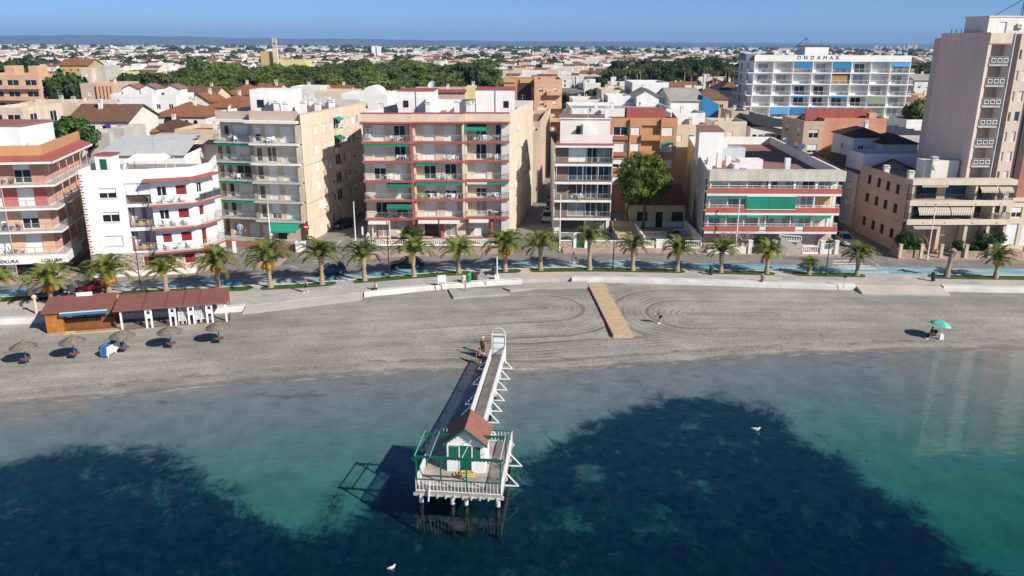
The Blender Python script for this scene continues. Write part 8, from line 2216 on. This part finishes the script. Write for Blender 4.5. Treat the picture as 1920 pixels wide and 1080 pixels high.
# ================================================================== people, parasol, gulls
def skin_mesh(verts, edges, radii, levels=2):
    me = bpy.data.meshes.new('tmp'); me.from_pydata(verts, edges, []); o = bpy.data.objects.new('tmp', me); col.objects.link(o)
    m = o.modifiers.new('s', 'SKIN'); m.use_smooth_shade = True
    for i, r in enumerate(radii): me.skin_vertices[0].data[i].radius = (r, r)
    me.skin_vertices[0].data[0].use_root = True
    s = o.modifiers.new('u', 'SUBSURF'); s.levels = levels
    dg = bpy.context.evaluated_depsgraph_get(); out = bpy.data.meshes.new_from_object(o.evaluated_get(dg), depsgraph=dg)
    bpy.data.objects.remove(o); bpy.data.meshes.remove(me)
    return out
def merge(mb, me):
    k = len(mb.v); mb.v += [tuple(v.co) for v in me.vertices]
    for p in me.polygons: mb.f.append(tuple(k + i for i in p.vertices)); mb.m.append(0)
def person(label, loc, rz, pose, shirt, trousers, hair=(.05, .03, .02), hat=None, sleeve=.5, short=True, scale=1.0):
    t = thing('person', label, 'person', loc, rz); t.scale = (scale,) * 3
    J = dict(pel=(0, 0, .95), ab=(0, 0, 1.1), ch=(0, -.01, 1.3), nk=(0, -.01, 1.45), hd=(0, -.03, 1.56), top=(0, -.03, 1.66), sL=(.18, 0, 1.39), sR=(-.18, 0, 1.39), eL=(.25, .02, 1.12), eR=(-.25, .02, 1.12), wL=(.27, -.06, .88), wR=(-.27, -.06, .88), hL=(.1, 0, .9), hR=(-.1, 0, .9), kL=(.11, -.03, .5), kR=(-.11, -.03, .5), aL=(.11, .02, .09), aR=(-.11, .02, .09), tL=(.12, -.16, .04), tR=(-.12, -.16, .04))
    J.update(pose)
    names = ['pel', 'ab', 'ch', 'nk', 'hd', 'top', 'sL', 'sR', 'eL', 'eR', 'wL', 'wR', 'hL', 'hR', 'kL', 'kR', 'aL', 'aR', 'tL', 'tR']
    ed = [('pel', 'ab'), ('ab', 'ch'), ('ch', 'nk'), ('nk', 'hd'), ('hd', 'top'), ('ch', 'sL'), ('ch', 'sR'), ('sL', 'eL'), ('sR', 'eR'), ('eL', 'wL'), ('eR', 'wR'), ('pel', 'hL'), ('pel', 'hR'), ('hL', 'kL'), ('hR', 'kR'), ('kL', 'aL'), ('kR', 'aR'), ('aL', 'tL'), ('aR', 'tR')]
    rad = dict(pel=.13, ab=.125, ch=.135, nk=.055, hd=.09, top=.085, sL=.065, sR=.065, eL=.045, eR=.045, wL=.032, wR=.032, hL=.095, hR=.095, kL=.06, kR=.06, aL=.042, aR=.042, tL=.035, tR=.035)
    body = MB(); merge(body, skin_mesh([J[n] for n in names], [(names.index(a), names.index(b_)) for a, b_ in ed], [rad[n] for n in names]))
    hd = Vector(J['hd']).lerp(Vector(J['top']), .45); f = Vector(pose.get('face', (0, -1, 0))).normalized(); up = (Vector(J['top']) - Vector(J['nk'])).normalized(); sd = f.cross(up).normalized()
    body.blob(tuple(hd), (.083, .1, .118), 12, 8); body.tube(tuple(hd + f * .085), tuple(hd + f * .125 - up * .02), .018, .012, 6)
    for s in (-1, 1): body.blob(tuple(hd + sd * s * .085), (.02, .025, .035), 6, 4)
    body.bar(tuple(hd + f * .09 - up * .055 - sd * .025), tuple(hd + f * .09 - up * .055 + sd * .025), .012)
    for s, w, e in ((1, 'wL', 'eL'), (-1, 'wR', 'eR')):
        d = (Vector(J[w]) - Vector(J[e])).normalized(); o_ = d.orthogonal().normalized(); c = Vector(J[w]) + d * .05; body.blob(tuple(c), (.035, .035, .045), 8, 5)
        for k, ln in enumerate((.065, .08, .085, .075)): b0 = c + o_ * (k - 1.5) * .018 + d * .035; body.path([tuple(b0), tuple(b0 + d * ln * .5), tuple(b0 + d * ln * .85 + f * ln * .3)], [.009, .0085, .007], 5)
        b0 = c + o_ * .03; body.path([tuple(b0), tuple(b0 + o_ * .03 + d * .03), tuple(b0 + o_ * .03 + d * .06)], [.011, .01, .008], 5)
    bo = body.build('body', W['skin'], t, smooth=True)
    mix_ = lambda a, b_, k: tuple(Vector(J[a]).lerp(Vector(J[b_]), k))
    vs = [J['ab'], J['pel'], J['ch'], J['sL'], J['sR'], mix_('sL', 'eL', sleeve), mix_('sR', 'eR', sleeve), mix_('ch', 'nk', .6)]
    if shirt: MBs = MB(); merge(MBs, skin_mesh(vs, [(0, 1), (0, 2), (2, 3), (2, 4), (3, 5), (4, 6), (2, 7)], [.145, .15, .155, .085, .085, .068, .068, .09])); MBs.build('shirt', mat(*shirt), bo, smooth=True)
    kk = .75 if short else 1
    ends = [mix_('hL', 'kL', kk), mix_('hR', 'kR', kk)]; vs = [J['pel'], J['hL'], J['hR'], *ends]; es = [(0, 1), (0, 2), (1, 3), (2, 4)]; rs = [.15, .118, .118, .09, .09]
    if not short: vs += [mix_('kL', 'aL', .9), mix_('kR', 'aR', .9)]; es += [(3, 5), (4, 6)]; rs += [.06, .06]
    m_ = MB(); merge(m_, skin_mesh(vs, es, rs)); m_.build('trousers', mat(*trousers), bo, smooth=True)
    hb = MB(); hb.blob(tuple(hd + up * .035 - f * .018), (.094, .108, .105), 12, 7); hb.build('hair', mat('hair_%d' % int(hair[0] * 100), hair, .8, .1), bo, smooth=True)
    if hat: m_ = MB(); q = hd + up * .09; m_.lathe(tuple(q), [(.19, 0), (.19, .015), (.11, .02), (.10, .1), (.03, .13)], 16); m_.build('hat', mat(*hat), bo)
    for a, b_ in (('aL', 'tL'), ('aR', 'tR')): m_ = MB(); m_.path([mix_(a, b_, -.25), mix_(a, b_, .4), mix_(a, b_, 1.2)], [.05, .055, .045], 7); m_.build('shoe', W['acw'], bo)
    return t
walk = dict(kL=(.1, -.2, .52), aL=(.1, -.22, .11), tL=(.1, -.38, .06), kR=(-.1, .02, .5), aR=(-.1, .28, .14), tR=(-.1, .14, .04), wL=(.25, .14, .92), wR=(-.27, -.2, .95), eL=(.25, .08, 1.12))
sit = dict(pel=(0, 0, .5), ab=(0, -.02, .66), ch=(0, -.05, .9), nk=(0, -.06, 1.05), hd=(0, -.08, 1.16), top=(0, -.09, 1.26), sL=(.18, -.05, 1.0), sR=(-.18, -.05, 1.0), eL=(.24, -.1, .74), eR=(-.24, -.1, .74), wL=(.16, -.32, .62), wR=(-.16, -.32, .62), hL=(.1, -.05, .48), hR=(-.1, -.05, .48), kL=(.13, -.46, .5), kR=(-.13, -.46, .5), aL=(.13, -.48, .09), aR=(-.13, -.5, .09), tL=(.13, -.64, .04), tR=(-.13, -.66, .04))
bend = dict(pel=(0, .1, .92), ab=(0, 0, 1.05), ch=(0, -.22, 1.12), nk=(0, -.38, 1.12), hd=(0, -.5, 1.1), top=(0, -.6, 1.1), sL=(.18, -.28, 1.08), sR=(-.18, -.28, 1.08), eL=(.22, -.34, .84), eR=(-.22, -.34, .84), wL=(.2, -.42, .6), wR=(-.2, -.42, .6), hL=(.1, .1, .88), hR=(-.1, .1, .88), kL=(.13, -.02, .5), kR=(-.13, .05, .5), face=(0, -.5, -.8))
x, y = P(575, 549, G0 + .1); person('walker in a pink top, pink cap and dark shorts on the promenade', (x, y, G0 + .1), R(-70), walk, ('pink_cloth', (.55, .15, .20), .85, .06), ('navy_shorts', (.02, .025, .06), .85, .06), hat=('pink_cap', (.55, .15, .2), .8, .05))
x, y = P(705, 543, G0 + .2); person('person in a white shirt and dark trousers sitting on the sea wall', (x, float(SEA(x)) + .75, 1.06), R(-60), sit, ('white_cloth', (.7, .7, .7), .85, .05), ('black_cloth', (.015, .015, .018), .85, .05), short=False)
x, y = P(1427, 524, G0 + .2); person('person in a grey top sitting on the long white sea wall', (x, float(SEA(x)) + .8, 1.02), R(-40), sit, ('greygreen_cloth', (.35, .40, .36), .85, .06), ('grey_cloth', (.12, .12, .13), .85, .06), hair=(.4, .38, .35), short=False)
x, y = P(899, 683, .2); person('person in a pink top and black shorts standing on the wet sand by the pier', (x, y, max(0, ground_z(x, y)) - .02), R(150), walk, ('salmon_cloth', (.58, .22, .2), .85, .06), ('black_cloth', (.015, .015, .018), .85, .05))
x, y = P(905, 664, .3); person('person in a straw hat and brown clothes standing beside the pier gate', (x, y, ground_z(x, y) - .02), R(160), {}, ('brown_cloth', (.10, .06, .03), .85, .06), ('darkbrown_cloth', (.05, .03, .02), .85, .06), hat=('straw', (.6, .5, .36), .9, .1), short=False)
x, y = P(1236, 606, .6); person('person in dark swimwear bending down on the raked sand', (x, y, ground_z(x, y) - .02), R(-75), bend, ('dark_red_cloth', (.07, .012, .015), .85, .06), ('black_cloth', (.015, .015, .018), .85, .05), hair=(.5, .45, .38), sleeve=.15); 
x, y = P(1751, 632, .4); gz = ground_z(x, y)
person('person in black sitting on a folding chair under the green parasol', (x - .2, y, gz - .02), R(-82), sit, ('black_cloth', (.015, .015, .018), .85, .05), ('black_cloth', (.015, .015, .018), .85, .05), short=False)
ch = thing('folding_chair', 'low folding chair under the green parasol', 'chair', (x - .2, y, gz), R(-82)); mb = MB(); mb.box(-.25, .25, -.25, .22, .36, .39); mb.obox((-.25, .2, .38), (.5, 0, 0), (0, .03, 0), (0, .2, .55)); mb.build('seat', W['navy'], ch); mb = MB()
for s in (-.26, .26): mb.bar((s, -.28, 0), (s, .25, .42), .025); mb.bar((s, .28, 0), (s, -.22, .42), .025); mb.bar((s, -.25, .58), (s, .3, .6), .03)
mb.build('frame', W['metal'], ch)
pa = thing('beach_parasol', 'pale green beach parasol shading a seated person', 'parasol', (x + .25, y + .05, gz), 0); n_ = 8; mb = MB()
tilt = Matrix.Rotation(R(10), 3, 'Y')
for i in range(n_):
    a, b_ = 2 * math.pi * i / n_, 2 * math.pi * (i + 1) / n_; prev = None
    for (r, z) in ((.03, 1.95), (.5, 1.86), (.85, 1.7), (1.05, 1.5)):
        cur = [tilt @ Vector((r * math.cos(q), r * math.sin(q), z)) for q in (a, (a + b_) / 2, b_)]; cur[1] = cur[1] * .985 + Vector((0, 0, z)) * .015
        if prev: mb.poly([prev[0], prev[1], cur[1], cur[0]], i % 2); mb.poly([prev[1], prev[2], cur[2], cur[1]], i % 2)
        prev = cur
mb.build('canopy', [mat('mint_cloth', (.22, .60, .42), .8, .05, trans=.3), mat('teal_cloth', (.06, .48, .42), .8, .05, trans=.3)], pa); mb = MB(); mb.tube((0, 0, -.2), tuple(tilt @ Vector((0, 0, 2.0))), .022, n=8); mb.build('pole', W['railw'], pa)
bg_ = thing('beach_bag', 'white bag standing on the sand behind the seated person', 'bag', (x + .62, y - .25, gz)); mb = MB(); mb.prism([(-.2, -.12), (.2, -.12), (.22, .12), (-.22, .12)], 0, .55); mb.build('body', W['acw'], bg_); mb = MB(); mb.path([(-.12, 0, .5), (-.08, 0, .72), (.08, 0, .72), (.12, 0, .5)], .015, 5); mb.build('handle', W['acw'], bg_)
# cyclist on the road
x, y = P(1077, 496, G0); ct = thing('bicycle', 'bicycle ridden along the road before the stone garden wall', 'bicycle', (x, y, G0 + .02), R(8))
for s in (-.52, .52):
    mb = MB(); pts = [(s + .33 * math.cos(a), 0, .34 + .33 * math.sin(a)) for a in np.linspace(0, 2 * math.pi, 25)]; mb.path(pts, .022, 6); w_ = mb.build('wheel', W['tyre'], ct); mb = MB()
    for k in range(10): a = k * .628; mb.tube((s, 0, .34), (s + .32 * math.cos(a), 0, .34 + .32 * math.sin(a)), .004, n=4)
    mb.build('spokes', W['metal'], w_)
mb = MB()
for p, q in (((-.52, 0, .34), (-.36, 0, .86)), ((-.38, 0, .8), (.15, 0, .75)), ((-.38, 0, .74), (.02, 0, .32)), ((.02, 0, .32), (.18, 0, .88)), ((.02, 0, .32), (.52, 0, .34)), ((.16, 0, .75), (.52, 0, .34))): mb.tube(p, q, .02, n=6)
mb.box(.05, .3, -.07, .07, .88, .93); mb.tube((-.36, -.25, .95), (-.36, .25, .95), .015, n=6); mb.tube((-.36, 0, .84), (-.36, 0, .95), .015, n=6); mb.build('frame', W['raild'], ct)
ride = dict(pel=(0, .18, .98), ab=(0, .08, 1.1), ch=(0, -.04, 1.28), nk=(0, -.1, 1.42), hd=(0, -.14, 1.52), top=(0, -.15, 1.62), sL=(.17, -.06, 1.36), sR=(-.17, -.06, 1.36), eL=(.22, -.18, 1.14), eR=(-.22, -.18, 1.14), wL=(.2, -.34, 1.0), wR=(-.2, -.34, 1.0), hL=(.09, .14, .94), hR=(-.09, .14, .94), kL=(.1, -.2, .72), kR=(-.1, -.12, .58), aL=(.1, .0, .36), aR=(-.1, .1, .16), tL=(.1, -.14, .3), tR=(-.1, -.06, .12))
person('cyclist in pale clothes riding along the road before the stone garden wall', (x, y, G0 + .02), R(8 - 90), ride, ('pale_cloth', (.5, .48, .45), .85, .05), ('grey_cloth', (.12, .12, .13), .85, .06))
def gull(px, py, label, s=1.0, rz=0.):
    x, y = P(px, py, 0); t = thing('seagull', label, 'seagull', (x, y, 0), rz); t.scale = (s,) * 3; mb = MB(); mb.path([(-.3, 0, .12), (-.2, 0, .12), (0, 0, .09), (.15, 0, .13), (.2, 0, .22), (.25, 0, .26)], [.012, .06, .11, .09, .05, .05], 10); mb.build('body', W['acw'], t, smooth=True)
    mb = MB(); mb.tube((.28, 0, .26), (.37, 0, .24), .016, .006, 6); mb.build('beak', W['date'], t); mb = MB()
    for q in (-1, 1): mb.hexa([(-.32, q * .02, .15), (.08, q * .05, .17), (.1, q * .12, .12), (-.15, q * .1, .1), (-.32, q * .02, .17), (.08, q * .05, .19), (.1, q * .125, .13), (-.15, q * .11, .12)])
    mb.build('wing', W['rail'], t)
gull(1417, 807, 'white seagull floating over the dark weed right of the pier', 1.2, R(-20)); gull(734, 1067, 'white seagull floating at the bottom left of the pier', .9, R(30))

# ================================================================== the air over the place
HZ = 0.00007
hm = bpy.data.materials.new('air_haze'); hm.use_nodes = True; nt = hm.node_tree; nt.nodes.clear()
pv = nt.nodes.new('ShaderNodeVolumePrincipled'); pv.inputs['Color'].default_value = (.36, .60, 1., 1); pv.inputs['Density'].default_value = HZ
mo = nt.nodes.new('ShaderNodeOutputMaterial'); nt.links.new(pv.outputs[0], mo.inputs['Volume'])
mb = MB(); mb.box(-33000, 33000, -900, 31000, -11, 420); hz = mb.build('haze', hm); hz['kind'] = 'stuff'
